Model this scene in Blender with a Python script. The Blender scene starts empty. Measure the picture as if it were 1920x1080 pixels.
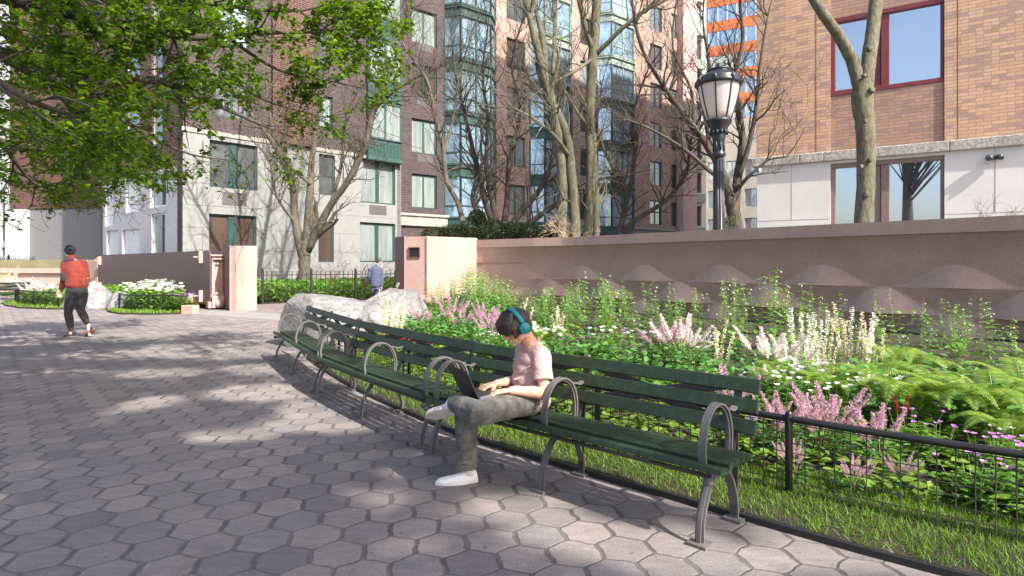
import bpy, bmesh, math, random
import numpy as np
from mathutils import Vector, Matrix, Euler
R = math.radians
PI = math.pi
scene = bpy.context.scene
COL = scene.collection
# ---------------------------------------------------------------- camera
F, HZ, EYE = 1130.0, 497.0, 1.5
cam_d = bpy.data.cameras.new('camera'); cam = bpy.data.objects.new('camera', cam_d); COL.objects.link(cam)
cam.location = (0, 0, EYE); cam.rotation_euler = (R(90), 0, 0)
cam_d.lens = 36 * F / 1920; cam_d.sensor_width = 36; cam_d.shift_y = (HZ - 540) / 1920
cam_d.clip_start = 0.05; cam_d.clip_end = 1500
scene.camera = cam
# ---------------------------------------------------------------- light
SUN_EL = 42.0
SUN_TO = Vector((0.72, -0.69, 0)).normalized()          # horizontal direction towards the sun
w = bpy.data.worlds.new('World'); scene.world = w; w.use_nodes = True
nt = w.node_tree; nt.nodes.clear()
sky = nt.nodes.new('ShaderNodeTexSky'); sky.sky_type = 'NISHITA'; sky.sun_disc = False
sky.sun_elevation = R(SUN_EL); sky.sun_rotation = math.atan2(SUN_TO.x, SUN_TO.y)
sky.air_density = 1.0; sky.dust_density = 3.0; sky.ozone_density = 0.6
bg = nt.nodes.new('ShaderNodeBackground'); bg.inputs[1].default_value = 0.15
wo = nt.nodes.new('ShaderNodeOutputWorld')
nt.links.new(sky.outputs[0], bg.inputs[0]); nt.links.new(bg.outputs[0], wo.inputs[0])
sun_d = bpy.data.lights.new('sun', 'SUN'); sun_d.energy = 4.8; sun_d.angle = R(0.7); sun_d.color = (1.0, 0.93, 0.84)
sun = bpy.data.objects.new('sun', sun_d); COL.objects.link(sun)
SUN_DIR = Vector((SUN_TO.x * math.cos(R(SUN_EL)), SUN_TO.y * math.cos(R(SUN_EL)), math.sin(R(SUN_EL))))
sun.rotation_euler = SUN_DIR.to_track_quat('Z', 'Y').to_euler(); sun.location = (30, -30, 40)
scene.view_settings.view_transform = 'Standard'; scene.view_settings.look = 'None'
scene.view_settings.gamma = 1; scene.view_settings.exposure = 1.10
try:
    scene.cycles.max_bounces = 6; scene.cycles.transparent_max_bounces = 8
    scene.cycles.use_denoising = True
except Exception: pass

# ---------------------------------------------------------------- picture-to-place helpers (measuring only)
def P(px, py, D): return Vector(((px - 960) / F * D, D, EYE - (py - HZ) / F * D))
def G(px, py, z=0.0):
    D = F * (EYE - z) / (py - HZ); return Vector(((px - 960) / F * D, D, z))

# ---------------------------------------------------------------- mesh builder
class MB:
    def __init__(s): s.v = []; s.f = []; s.m = []; s.sm = []
    def add(s, vs, fs, mi=0, smooth=False):
        b = len(s.v); s.v.extend([tuple(v) for v in vs])
        for f in fs: s.f.append(tuple(b + i for i in f)); s.m.append(mi); s.sm.append(smooth)
    def box(s, x0, x1, y0, y1, z0, z1, mi=0):
        s.add([(x0,y0,z0),(x1,y0,z0),(x1,y1,z0),(x0,y1,z0),(x0,y0,z1),(x1,y0,z1),(x1,y1,z1),(x0,y1,z1)],
              [(0,3,2,1),(4,5,6,7),(0,1,5,4),(1,2,6,5),(2,3,7,6),(3,0,4,7)], mi)
    def cbox(s, x0, x1, y0, y1, z0, z1, c, mi=0):          # box with chamfered edges all round
        a = [(x0,x1),(y0,y1),(z0,z1)]; vs = []; idx = {}
        for sx in (0,1):
            for sy in (0,1):
                for sz in (0,1):
                    for ax in range(3):
                        p = [a[0][sx], a[1][sy], a[2][sz]]; q = [0,0,0]
                        for k, sg in enumerate((sx,sy,sz)): q[k] = p[k] + (0 if k == ax else (c if sg == 0 else -c))
                        idx[(sx,sy,sz,ax)] = len(vs); vs.append(tuple(q))
        fs = []
        for ax in range(3):
            o = [k for k in range(3) if k != ax]
            for sg in (0,1):
                l = []
                for u, v_ in ((0,0),(1,0),(1,1),(0,1)):
                    t = [0,0,0]; t[ax] = sg; t[o[0]] = u; t[o[1]] = v_; l.append(idx[(t[0],t[1],t[2],ax)])
                fs.append(tuple(l))
        for ax in range(3):
            o = [k for k in range(3) if k != ax]
            for u in (0,1):
                for v_ in (0,1):
                    l = []
                    for e in (0,1):
                        t = [0,0,0]; t[ax] = e; t[o[0]] = u; t[o[1]] = v_
                        pr = (idx[(t[0],t[1],t[2],o[0])], idx[(t[0],t[1],t[2],o[1])])
                        l.append(pr)
                    fs.append((l[0][0], l[0][1], l[1][1], l[1][0]))
        for sx in (0,1):
            for sy in (0,1):
                for sz in (0,1): fs.append(tuple(idx[(sx,sy,sz,k)] for k in range(3)))
        s.add(vs, fs, mi)
    def bar(s, p0, p1, wd, ht, up=(0,0,1), mi=0):          # rectangular bar between two points
        p0 = Vector(p0); p1 = Vector(p1); d = (p1 - p0).normalized(); up = Vector(up)
        sd = d.cross(up)
        if sd.length < 1e-5: sd = d.cross(Vector((1,0,0)))
        sd.normalize(); u = sd.cross(d).normalized(); a = sd * (wd/2); b = u * (ht/2)
        s.add([p0-a-b,p0+a-b,p0+a+b,p0-a+b,p1-a-b,p1+a-b,p1+a+b,p1-a+b],
              [(0,3,2,1),(4,5,6,7),(0,1,5,4),(1,2,6,5),(2,3,7,6),(3,0,4,7)], mi)
    def strip(s, pts, wd, th, side, mi=0, smooth=False):    # flat bar swept along a path, side = width direction
        side = Vector(side).normalized(); pts = [Vector(p) for p in pts]; n = len(pts); vs = []
        for i, p in enumerate(pts):
            d = (pts[min(i+1,n-1)] - pts[max(i-1,0)]).normalized(); nn = d.cross(side).normalized()
            a = side * (wd/2); b = nn * (th/2); vs += [p-a-b, p+a-b, p+a+b, p-a+b]
        fs = []
        for i in range(n-1):
            for k in range(4): fs.append((4*i+k, 4*i+(k+1)%4, 4*i+4+(k+1)%4, 4*i+4+k))
        fs += [(3,2,1,0), tuple(4*(n-1)+k for k in range(4))]
        s.add(vs, fs, mi, smooth)
    def tube(s, pts, r, n=8, mi=0, cap=True, smooth=True):
        pts = [Vector(p) for p in pts]; m = len(pts)
        if not isinstance(r, (list, tuple)): r = [r] * m
        ref = None; vs = []
        for i, p in enumerate(pts):
            d = pts[min(i+1,m-1)] - pts[max(i-1,0)]
            if d.length < 1e-9: d = Vector((0,0,1))
            d.normalize()
            if ref is None: ref = d.orthogonal().normalized()
            ref = (ref - d * ref.dot(d))
            if ref.length < 1e-6: ref = d.orthogonal()
            ref.normalize(); bi = d.cross(ref)
            for k in range(n):
                a = 2*PI*k/n; vs.append(p + (ref*math.cos(a) + bi*math.sin(a)) * r[i])
        fs = []
        for i in range(m-1):
            for k in range(n): fs.append((i*n+k, i*n+(k+1)%n, (i+1)*n+(k+1)%n, (i+1)*n+k))
        if cap: fs += [tuple(reversed(range(n))), tuple((m-1)*n+k for k in range(n))]
        s.add(vs, fs, mi, smooth)
    def lathe(s, prof, c=(0,0,0), n=24, mi=0, smooth=True):  # prof: (radius, z)
        vs = []; c = Vector(c)
        for r, z in prof:
            for k in range(n): a = 2*PI*k/n; vs.append((c.x + r*math.cos(a), c.y + r*math.sin(a), c.z + z))
        fs = []; m = len(prof)
        for i in range(m-1):
            for k in range(n): fs.append((i*n+k, i*n+(k+1)%n, (i+1)*n+(k+1)%n, (i+1)*n+k))
        fs += [tuple(reversed(range(n))), tuple((m-1)*n+k for k in range(n))]
        s.add(vs, fs, mi, smooth)
    def ell(s, c, rx, ry, rz, rot=None, nu=12, nv=8, mi=0):
        c = Vector(c); vs = []; M = rot.to_matrix() if rot is not None and hasattr(rot, 'to_matrix') else rot
        for i in range(nv+1):
            t = PI * i / nv
            for k in range(nu):
                a = 2*PI*k/nu; p = Vector((rx*math.sin(t)*math.cos(a), ry*math.sin(t)*math.sin(a), rz*math.cos(t)))
                if M is not None: p = M @ p
                vs.append(c + p)
        fs = []
        for i in range(nv):
            for k in range(nu): fs.append((i*nu+k, (i+1)*nu+k, (i+1)*nu+(k+1)%nu, i*nu+(k+1)%nu))
        s.add(vs, fs, mi, True)
    def prism(s, poly, z0, z1, mi=0):
        n = len(poly); vs = [(x,y,z0) for x,y in poly] + [(x,y,z1) for x,y in poly]
        fs = [tuple(reversed(range(n))), tuple(range(n,2*n))] + [(k,(k+1)%n,n+(k+1)%n,n+k) for k in range(n)]
        s.add(vs, fs, mi)
    def grid(s, fn, nu, nv, mi=0, smooth=True):
        vs = [fn(i/nu, j/nv) for j in range(nv+1) for i in range(nu+1)]
        fs = [(j*(nu+1)+i, j*(nu+1)+i+1, (j+1)*(nu+1)+i+1, (j+1)*(nu+1)+i) for j in range(nv) for i in range(nu)]
        s.add(vs, fs, mi, smooth)
    def mesh(s, name, mats):
        me = bpy.data.meshes.new(name); me.from_pydata(s.v, [], s.f)
        for m in (mats if isinstance(mats, (list, tuple)) else [mats]): me.materials.append(m)
        me.polygons.foreach_set('material_index', s.m); me.polygons.foreach_set('use_smooth', s.sm)
        me.validate(); me.update(); return me
    def build(s, name, mats, parent=None, **kw):
        return link(name, s.mesh(name, mats), parent, **kw)
def link(name, me, parent=None, label=None, cat=None, group=None, kind=None):
    o = bpy.data.objects.new(name, me); COL.objects.link(o)
    if parent is not None: o.parent = parent
    return tag(o, label, cat, group, kind)
def tag(o, label=None, cat=None, group=None, kind=None):
    if label: o['label'] = label
    if cat: o['category'] = cat
    if group: o['group'] = group
    if kind: o['kind'] = kind
    return o
def empty(name, loc=(0,0,0), rz=0, label=None, cat=None, group=None):
    o = bpy.data.objects.new(name, None); COL.objects.link(o); o.location = loc; o.rotation_euler = (0,0,rz)
    o.empty_display_size = 0.1
    return tag(o, label, cat, group)
def copy_tree(o, parent=None, label=None, kids=None):
    if kids is None:
        kids = {}
        for x in bpy.data.objects:
            if x.parent is not None: kids.setdefault(x.parent.name, []).append(x)
    c = o.copy(); COL.objects.link(c); c.parent = parent
    for ch in kids.get(o.name, []): copy_tree(ch, c, kids=kids)
    if label: c['label'] = label
    return c
def np_mesh(name, V, Fq, mats, mi=None, smooth=False):
    me = bpy.data.meshes.new(name); V = np.asarray(V, dtype=np.float32); Fq = np.asarray(Fq, dtype=np.int32); k = Fq.shape[1]
    me.vertices.add(len(V)); me.vertices.foreach_set('co', V.ravel())
    me.loops.add(Fq.size); me.loops.foreach_set('vertex_index', Fq.ravel())
    me.polygons.add(len(Fq)); me.polygons.foreach_set('loop_start', np.arange(len(Fq), dtype=np.int32)*k)
    try: me.polygons.foreach_set('loop_total', np.full(len(Fq), k, dtype=np.int32))
    except Exception: pass
    if mi is not None: me.polygons.foreach_set('material_index', np.asarray(mi, dtype=np.int32))
    if smooth: me.polygons.foreach_set('use_smooth', np.ones(len(Fq), dtype=bool))
    for m in (mats if isinstance(mats, (list, tuple)) else [mats]): me.materials.append(m)
    me.update(calc_edges=True); me.validate(); return me
def scatter(TV, TF, pos, fwd, up, scl):
    """copies of a template (x = width, y = length, z = normal) as one vertex array and face array"""
    TV = np.asarray(TV, float); TF = np.asarray(TF, int); pos = np.asarray(pos, float); n = len(pos)
    fwd = np.asarray(fwd, float); fwd /= np.linalg.norm(fwd, axis=1, keepdims=True) + 1e-9
    up = np.asarray(up, float); rt = np.cross(fwd, up); rt /= np.linalg.norm(rt, axis=1, keepdims=True) + 1e-9
    up = np.cross(rt, fwd); scl = np.asarray(scl, float)
    if scl.ndim == 1: scl = np.stack([scl]*3, 1)
    A = TV[None] * scl[:, None, :]
    V = pos[:, None, :] + A[..., 0:1]*rt[:, None, :] + A[..., 1:2]*fwd[:, None, :] + A[..., 2:3]*up[:, None, :]
    Fc = TF[None] + (np.arange(n)*len(TV))[:, None, None]
    return V.reshape(-1, 3), Fc.reshape(-1, TF.shape[1])

# ---------------------------------------------------------------- materials
_M = {}
class NT:
    def __init__(s, name):
        s.m = bpy.data.materials.new(name); s.m.use_nodes = True; s.t = s.m.node_tree; s.b = s.t.nodes['Principled BSDF']
        s.out = s.t.nodes['Material Output']
    def n(s, ty, **kw):
        x = s.t.nodes.new('ShaderNode' + ty)
        for k, v in kw.items(): setattr(x, k, v)
        return x
    def l(s, a, b): s.t.links.new(a, b)
    def obj(s, scale=(1,1,1)):
        c = s.n('TexCoord'); m = s.n('Mapping'); m.inputs[3].default_value = scale; s.l(c.outputs['Object'], m.inputs[0]); return m.outputs[0]
    def noise(s, scale, detail=4, rough=0.6, vec=None, sc=(1,1,1)):
        x = s.n('TexNoise'); x.inputs['Scale'].default_value = scale; x.inputs['Detail'].default_value = detail
        x.inputs['Roughness'].default_value = rough; s.l(vec if vec is not None else s.obj(sc), x.inputs['Vector']); return x.outputs['Fac']
    def ramp(s, fac, stops):
        x = s.n('ValToRGB'); e = x.color_ramp.elements
        while len(e) < len(stops): e.new(0.5)
        for i, (p, c) in enumerate(stops): e[i].position = p; e[i].color = (*c, 1)
        s.l(fac, x.inputs[0]); return x.outputs[0]
    def mix(s, fac, a, b, mode='MIX'):
        x = s.n('Mix', data_type='RGBA', blend_type=mode)
        for sock, v in ((x.inputs[0], fac), (x.inputs[6], a), (x.inputs[7], b)):
            if isinstance(v, (int, float)): sock.default_value = v
            elif isinstance(v, tuple): sock.default_value = (*v, 1)
            else: s.l(v, sock)
        return x.outputs[2]
    def math(s, op, a, b=0.0, c=None):
        x = s.n('Math', operation=op)
        for i, v in enumerate((a, b, c)):
            if v is None: continue
            if isinstance(v, (int, float)): x.inputs[i].default_value = v
            else: s.l(v, x.inputs[i])
        return x.outputs[0]
    def bump(s, h, strength=0.3, dist=0.01):
        x = s.n('Bump'); x.inputs['Strength'].default_value = strength; x.inputs['Distance'].default_value = dist
        s.l(h, x.inputs['Height']); s.l(x.outputs[0], s.b.inputs['Normal']); return x
    def col(s, c): s.l(c, s.b.inputs['Base Color'])
    def rough(s, v): s.b.inputs['Roughness'].default_value = v
def mottled(name, c1, c2, scale=6, rough=0.8, bump=0.2, bscale=None, dist=0.005, metal=0.0, spec=None, fine=None):
    if name in _M: return _M[name]
    t = NT(name); f = t.noise(scale, 5, 0.65); c = t.ramp(f, [(0.3, c1), (0.7, c2)])
    if fine:
        f2 = t.noise(fine[0], 2, 0.7); c = t.mix(t.ramp(f2, [(0.42, (0,0,0)), (0.62, (1,1,1))]), c, fine[1])
    t.col(c); t.rough(rough)
    if bump: t.bump(t.noise(bscale or scale*6, 4, 0.7), bump, dist)
    t.b.inputs['Metallic'].default_value = metal
    if spec is not None: t.b.inputs['Specular IOR Level'].default_value = spec
    _M[name] = t.m; return t.m
def brick(name, c1, c2, c3, mortar, bw, bh, ms=0.012, rough=0.85, lo=0.85):
    t = NT(name); c = t.n('TexCoord'); sx = t.n('SeparateXYZ'); t.l(c.outputs['Object'], sx.inputs[0])
    cx = t.n('CombineXYZ'); t.l(t.math('ADD', sx.outputs[0], sx.outputs[1]), cx.inputs[0]); t.l(sx.outputs[2], cx.inputs[1])
    b = t.n('TexBrick'); b.inputs['Scale'].default_value = 1; b.inputs['Brick Width'].default_value = bw; b.inputs['Row Height'].default_value = bh
    b.inputs['Mortar Size'].default_value = ms; b.inputs['Color1'].default_value = (*c1,1); b.inputs['Color2'].default_value = (*c2,1); b.inputs['Mortar'].default_value = (*mortar,1)
    b.inputs['Mortar Smooth'].default_value = 0.2; t.l(cx.outputs[0], b.inputs['Vector'])
    # a third brick colour: one white-noise value per brick cell
    row = t.math('FLOOR', t.math('DIVIDE', sx.outputs[2], bh)); off = t.math('MULTIPLY', t.math('MODULO', t.math('ABSOLUTE', row), 2.0), bw*0.5)
    xx = t.math('FLOOR', t.math('DIVIDE', t.math('ADD', t.math('ADD', sx.outputs[0], sx.outputs[1]), off), bw))
    cc = t.n('CombineXYZ'); t.l(xx, cc.inputs[0]); t.l(row, cc.inputs[1]); wn = t.n('TexWhiteNoise', noise_dimensions='2D'); t.l(cc.outputs[0], wn.inputs['Vector'])
    sel = t.ramp(wn.outputs['Value'], [(0.70, (0,0,0)), (0.72, (1,1,1))])
    sel2 = t.math('MULTIPLY', sel, t.math('SUBTRACT', 1.0, b.outputs['Fac']))
    col = t.mix(sel2, b.outputs['Color'], c3)
    big = t.ramp(t.noise(0.6, 4, 0.6), [(0.3, (lo,lo,lo)), (0.7, (1.08,1.05,1.03))]); t.col(t.mix(1.0, col, big, 'MULTIPLY'))
    inv = t.math('SUBTRACT', 1.0, b.outputs['Fac']); t.bump(inv, 0.5, 0.01); t.rough(rough); return t.m
def glass_mat(name, tint=(0.55,0.6,0.62), refl=0.35, inner=(0.05,0.06,0.06), curtain=None, rough=0.03, curscale=6):
    """window glass seen from outside in daylight: a mirror coat over the dim room or pale blind behind it"""
    t = NT(name)
    if curtain:
        f = t.noise(curscale, 2, 0.5, sc=(3,3,0.4)); c = t.ramp(f, [(0.3, curtain[0]), (0.7, curtain[1])])
    else:
        f = t.noise(1.2, 3, 0.5); c = t.ramp(f, [(0.35, inner), (0.7, tuple(min(1, x*2.2) for x in inner))])
    t.col(c); t.rough(0.6)
    g = t.n('BsdfGlossy'); g.inputs['Color'].default_value = (*tint,1); g.inputs['Roughness'].default_value = rough
    fr = t.n('Fresnel'); fr.inputs[0].default_value = 1.5
    fac = t.math('ADD', fr.outputs[0], refl); fac = t.math('MINIMUM', fac, 0.95)
    mx = t.n('MixShader'); t.l(fac, mx.inputs[0]); t.l(t.b.outputs[0], mx.inputs[1]); t.l(g.outputs[0], mx.inputs[2]); t.l(mx.outputs[0], t.out.inputs[0])
    return t.m
def leaf_mat(name, c1, c2, trans=0.35, rough=0.5, scale=3.0, hue=None):
    t = NT(name); f = t.noise(scale, 3, 0.6); oi = t.n('ObjectInfo'); g = t.n('NewGeometry')
    k = t.math('ADD', t.math('MULTIPLY', f, 0.6), t.math('MULTIPLY', g.outputs['Random Per Island'], 0.5))
    c = t.ramp(k, [(0.25, c1), (0.8, c2)]); t.col(c); t.rough(rough)
    tr = t.n('BsdfTranslucent'); t.l(t.mix(0.5, c, (c2[0]*1.6, c2[1]*1.5, c2[2]*0.7)), tr.inputs[0])
    mx = t.n('MixShader'); mx.inputs[0].default_value = trans; t.l(t.b.outputs[0], mx.inputs[1]); t.l(tr.outputs[0], mx.inputs[2]); t.l(mx.outputs[0], t.out.inputs[0])
    t.b.inputs['Specular IOR Level'].default_value = 0.3
    return t.m
def plain(name, c, rough=0.5, metal=0.0, spec=None):
    if name in _M: return _M[name]
    t = NT(name); f = t.noise(9, 3, 0.6)
    t.col(t.ramp(f, [(0.3, tuple(x*0.88 for x in c)), (0.7, tuple(min(1, x*1.1) for x in c))])); t.rough(rough); t.b.inputs['Metallic'].default_value = metal
    if spec is not None: t.b.inputs['Specular IOR Level'].default_value = spec
    _M[name] = t.m; return t.m
# ================================================================ ground
def paving_mat():
    t = NT('hexagon_paving'); c = t.n('TexCoord')
    mp = t.n('Mapping'); mp.inputs['Rotation'].default_value = (0, 0, -R(11)); t.l(c.outputs['Object'], mp.inputs[0])
    nz = t.n('TexNoise'); nz.inputs['Scale'].default_value = 9; nz.inputs['Detail'].default_value = 3; t.l(c.outputs['Object'], nz.inputs['Vector'])
    wob = t.n('VectorMath', operation='MULTIPLY_ADD'); t.l(nz.outputs['Color'], wob.inputs[0]); wob.inputs[1].default_value = (0.05,0.05,0); t.l(mp.outputs[0], wob.inputs[2])
    sc = t.n('VectorMath', operation='SCALE'); sc.inputs['Scale'].default_value = 1/0.27; t.l(wob.outputs[0], sc.inputs[0])
    def wrap(src, off):
        a = t.n('VectorMath', operation='ADD'); t.l(src, a.inputs[0]); a.inputs[1].default_value = off
        wp = t.n('VectorMath', operation='WRAP'); t.l(a.outputs[0], wp.inputs[0]); wp.inputs[1].default_value = (0.5, 0.8660254, 1); wp.inputs[2].default_value = (-0.5, -0.8660254, -1)
        return wp.outputs[0]
    A = wrap(sc.outputs[0], (0,0,0)); B = wrap(sc.outputs[0], (0.5, 0.8660254, 0))
    def ln(v):
        x = t.n('VectorMath', operation='LENGTH'); t.l(v, x.inputs[0]); return x.outputs['Value']
    sel = t.math('LESS_THAN', ln(B), ln(A))
    m = t.n('Mix', data_type='VECTOR'); t.l(sel, m.inputs[0]); t.l(A, m.inputs[4]); t.l(B, m.inputs[5]); g = m.outputs[1]
    ab = t.n('VectorMath', operation='ABSOLUTE'); t.l(g, ab.inputs[0]); sp = t.n('SeparateXYZ'); t.l(ab.outputs[0], sp.inputs[0])
    e2 = t.math('ADD', t.math('MULTIPLY', sp.outputs[0], 0.5), t.math('MULTIPLY', sp.outputs[1], 0.8660254))
    hd = t.math('MAXIMUM', sp.outputs[0], e2)                        # 0.5 at the edge
    gap = t.math('MAXIMUM', t.ramp(sp.outputs[0], [(0.430, (0,0,0)), (0.465, (1,1,1))]), t.math('MULTIPLY', t.ramp(e2, [(0.462, (0,0,0)), (0.488, (1,1,1))]), 0.85))
    idv = t.n('VectorMath', operation='SUBTRACT'); t.l(sc.outputs[0], idv.inputs[0]); t.l(g, idv.inputs[1])
    rd = t.n('VectorMath', operation='SNAP'); t.l(idv.outputs[0], rd.inputs[0]); rd.inputs[1].default_value = (0.25,0.25,1)
    ad = t.n('VectorMath', operation='ADD'); t.l(idv.outputs[0], ad.inputs[0]); ad.inputs[1].default_value = (0.1,0.12,0.5)
    t.l(ad.outputs[0], rd.inputs[0])
    wn = t.n('TexWhiteNoise', noise_dimensions='3D'); t.l(rd.outputs[0], wn.inputs['Vector'])
    tile = t.ramp(wn.outputs['Value'], [(0.0, (0.180,0.160,0.165)), (0.45, (0.245,0.217,0.210)), (0.8, (0.287,0.252,0.238)), (1.0, (0.212,0.195,0.200))])
    grain = t.noise(90, 4, 0.75, sc=(1,1,1)); streak = t.noise(14, 5, 0.7, sc=(0.4,1.6,1))
    c1 = t.mix(1.0, tile, t.ramp(grain, [(0.3, (0.62,0.62,0.63)), (0.7, (1.28,1.27,1.26))]), 'MULTIPLY')
    c1 = t.mix(1.0, c1, t.ramp(streak, [(0.3, (0.80,0.79,0.81)), (0.7, (1.15,1.13,1.10))]), 'MULTIPLY')
    big = t.noise(0.5, 4, 0.6); c1 = t.mix(1.0, c1, t.ramp(big, [(0.3, (0.84,0.84,0.86)), (0.7, (1.08,1.07,1.05))]), 'MULTIPLY')
    jn = t.noise(40, 3, 0.7); jc = t.ramp(jn, [(0.3, (0.045,0.039,0.039)), (0.7, (0.115,0.10,0.096))])
    # joints in places filled with dust: they fade
    dust = t.ramp(t.noise(1.6, 3, 0.6), [(0.35, (0.55,0.55,0.55)), (0.65, (1,1,1))])
    gp = t.math('MULTIPLY', gap, dust)
    st = t.ramp(t.noise(2.7, 6, 0.72), [(0.52, (0,0,0)), (0.70, (0.55,0.55,0.55))]); c1 = t.mix(st, c1, (0.12,0.105,0.105))
    gum = t.ramp(t.noise(17, 1, 0.3), [(0.745, (0,0,0)), (0.765, (0.6,0.6,0.6))]); c1 = t.mix(gum, c1, (0.09,0.08,0.08))
    t.col(t.mix(gp, c1, jc)); t.rough(0.75)
    h = t.math('ADD', t.math('MULTIPLY', t.math('SUBTRACT', 1.0, gap), 1.0), t.math('MULTIPLY', streak, 0.5))
    t.bump(t.math('ADD', h, t.math('MULTIPLY', grain, 0.3)), 0.55, 0.012); return t.m
MAT_PAVE = paving_mat()
g = MB(); g.grid(lambda u, v: (-160 + 320*u, -60 + 400*v, 0), 8, 8); g.build('ground', MAT_PAVE, kind='structure')
conc = mottled('smooth_concrete', (0.20,0.19,0.185), (0.28,0.265,0.255), 2.0, 0.8, 0.15)
g = MB(); g.add([(-10.6,19.9,0.004),(-9.6,18.3,0.004),(-5.6,15.8,0.004),(-3.4,17.0,0.004),(-3.4,18.9,0.004),(-6.4,17.9,0.004),(-9.5,19.95,0.004)], [tuple(range(7))])
g.build('path', conc, kind='structure')
# road behind the fence and beds, towards the buildings
asph = mottled('asphalt', (0.045,0.045,0.05), (0.07,0.07,0.07), 8, 0.9, 0.3)
# ---- planting bed by the benches: mounded soil between the paving edge and the flood wall
EDGE = [(7.5,-1.2),(5.6,0.3),(4.4,1.25),(3.2,2.1),(2.086,2.90),(1.38,3.53),(0.7,4.16),(0.0,4.82),(-0.45,5.28),(-1.16,6.22),(-1.92,7.3),(-2.65,8.52),(-3.35,9.8),(-3.85,11.0),(-3.75,12.6),(-3.55,14.2),(-3.3,15.6),(-3.0,17.2)]
WALLP = [(-3.0,18.6),(-2.5,18.05),(-1.1,19.35),(1.85,17.4),(8.35,9.8),(13.5,3.8),(17.5,-0.9)]
def resample(pts, n):
    P_ = [Vector((*p, 0)) if len(p) == 2 else Vector(p) for p in pts]; L = [0]
    for a, b in zip(P_, P_[1:]): L.append(L[-1] + (b-a).length)
    out = []
    for i in range(n):
        s = L[-1]*i/(n-1); k = 0
        while k < len(P_)-2 and L[k+1] < s: k += 1
        t = (s - L[k]) / max(1e-9, L[k+1]-L[k]); out.append(P_[k].lerp(P_[k+1], t))
    return out
def smooth_line(pts, it=2):
    for _ in range(it):
        q = [pts[0]]
        for a, b in zip(pts, pts[1:]): q += [tuple(0.75*x+0.25*y for x,y in zip(a,b)), tuple(0.25*x+0.75*y for x,y in zip(a,b))]
        q.append(pts[-1]); pts = q
    return pts
EDGES = smooth_line(EDGE)
E_ = resample(list(reversed(EDGES)), 90)
W_ = resample([( -3.0,18.6),(-1.1,19.4),(1.85,17.5),(8.35,9.9),(13.5,3.9),(17.5,-0.8)], 90)
def bed_z(d):                                                          # height by distance from the paving edge
    return 0.02 + 0.10*min(1, d/0.5) + 0.16*min(1, max(0, d-0.5)/3.0)
def bed_pt(u, v):
    i = u*(len(E_)-1); k = min(int(i), len(E_)-2); t = i-k
    a = E_[k].lerp(E_[k+1], t); b = W_[k].lerp(W_[k+1], t); p = a.lerp(b, v); d = (p-a).length
    return Vector((p.x, p.y, bed_z(d) if v > 0 else -0.02))
soil = mottled('dark_soil', (0.018,0.014,0.010), (0.05,0.038,0.025), 9, 0.95, 0.6, dist=0.02)
g = MB(); g.grid(lambda u, v: bed_pt(u, v**1.6), 100, 40); g.build('flower_bed_soil', soil, kind='structure')
from mathutils.bvhtree import BVHTree
_bed = BVHTree.FromPolygons([Vector(v) for v in g.v], g.f)
def bed_h(x, y):
    h = _bed.ray_cast(Vector((x, y, 5)), Vector((0,0,-1)))
    return h[0].z if h[0] is not None else None
# black steel edging along the grass
edg = plain('black_steel_edging', (0.012,0.012,0.013), 0.5)
g = MB(); ep = [Vector((p[0], p[1], 0.0)) for p in EDGES]
g.strip([p + Vector((0,0,0.018)) for p in ep], 0.008*4, 0.05, (0,0,1)) if False else None
for a, b in zip(ep, ep[1:]): g.bar(a + Vector((0,0,0.012)), b + Vector((0,0,0.012)), 0.035, 0.05)
g.build('bed_edging', edg, label='low black metal edging strip between the paving and the grass', cat='edging')
def edge_dist(x, y):
    best = 9
    for a, b in zip(EDGES, EDGES[1:]):
        ax, ay = a; bx, by = b; dx, dy = bx-ax, by-ay; L = dx*dx+dy*dy
        t = max(0, min(1, ((x-ax)*dx+(y-ay)*dy)/L)) if L else 0
        d = math.hypot(x-ax-t*dx, y-ay-t*dy)
        if d < best: best = d
    return best
# ================================================================ buildings
GREEN = plain('dark_green_window_paint', (0.025,0.065,0.060), 0.45)
GREEN2 = plain('bay_panel_green', (0.035,0.085,0.078), 0.5)
PALEG = plain('pale_green_metal', (0.30,0.38,0.32), 0.5)
STONE = mottled('pale_granite', (0.235,0.24,0.235), (0.31,0.315,0.305), 1.5, 0.8, 0.2, fine=(60,(0.18,0.185,0.18)))
JOINT = plain('stone_joint', (0.15,0.15,0.148), 0.9)
LEDGE = mottled('weathered_limestone', (0.30,0.28,0.25), (0.52,0.50,0.46), 2.5, 0.85, 0.3, fine=(14,(0.24,0.22,0.19)))
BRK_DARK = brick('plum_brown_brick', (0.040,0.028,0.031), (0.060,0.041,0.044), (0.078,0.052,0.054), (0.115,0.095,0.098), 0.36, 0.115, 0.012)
BRK_RED = brick('red_brick', (0.075,0.032,0.024), (0.105,0.044,0.034), (0.06,0.029,0.025), (0.22,0.14,0.12), 0.36, 0.115, 0.012)
BRK_TAN = brick('pink_tan_brick', (0.30,0.16,0.125), (0.38,0.21,0.16), (0.26,0.14,0.12), (0.36,0.26,0.22), 0.36, 0.115, 0.010)
GL_DARK = glass_mat('window_glass_dim_room', (0.62,0.68,0.72), 0.20, (0.05,0.055,0.06))
GL_CURT = glass_mat('window_glass_with_curtain', (0.6,0.66,0.68), 0.10, curtain=((0.16,0.20,0.20),(0.27,0.32,0.31)), curscale=1.2)
GL_SKY = glass_mat('window_glass_mirroring_sky', (0.80,0.90,1.0), 0.50, (0.09,0.15,0.19))
GL_BAY = glass_mat('bay_glass_painted_sky', (0.80,0.92,1.0), 0.35, (0.17,0.27,0.34))  # blue base colour paints in the sky reflection
GL_WARM = glass_mat('window_glass_warm_room', (0.55,0.6,0.62), 0.08, curtain=((0.025,0.020,0.018),(0.075,0.045,0.03)), curscale=0.35)
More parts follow.
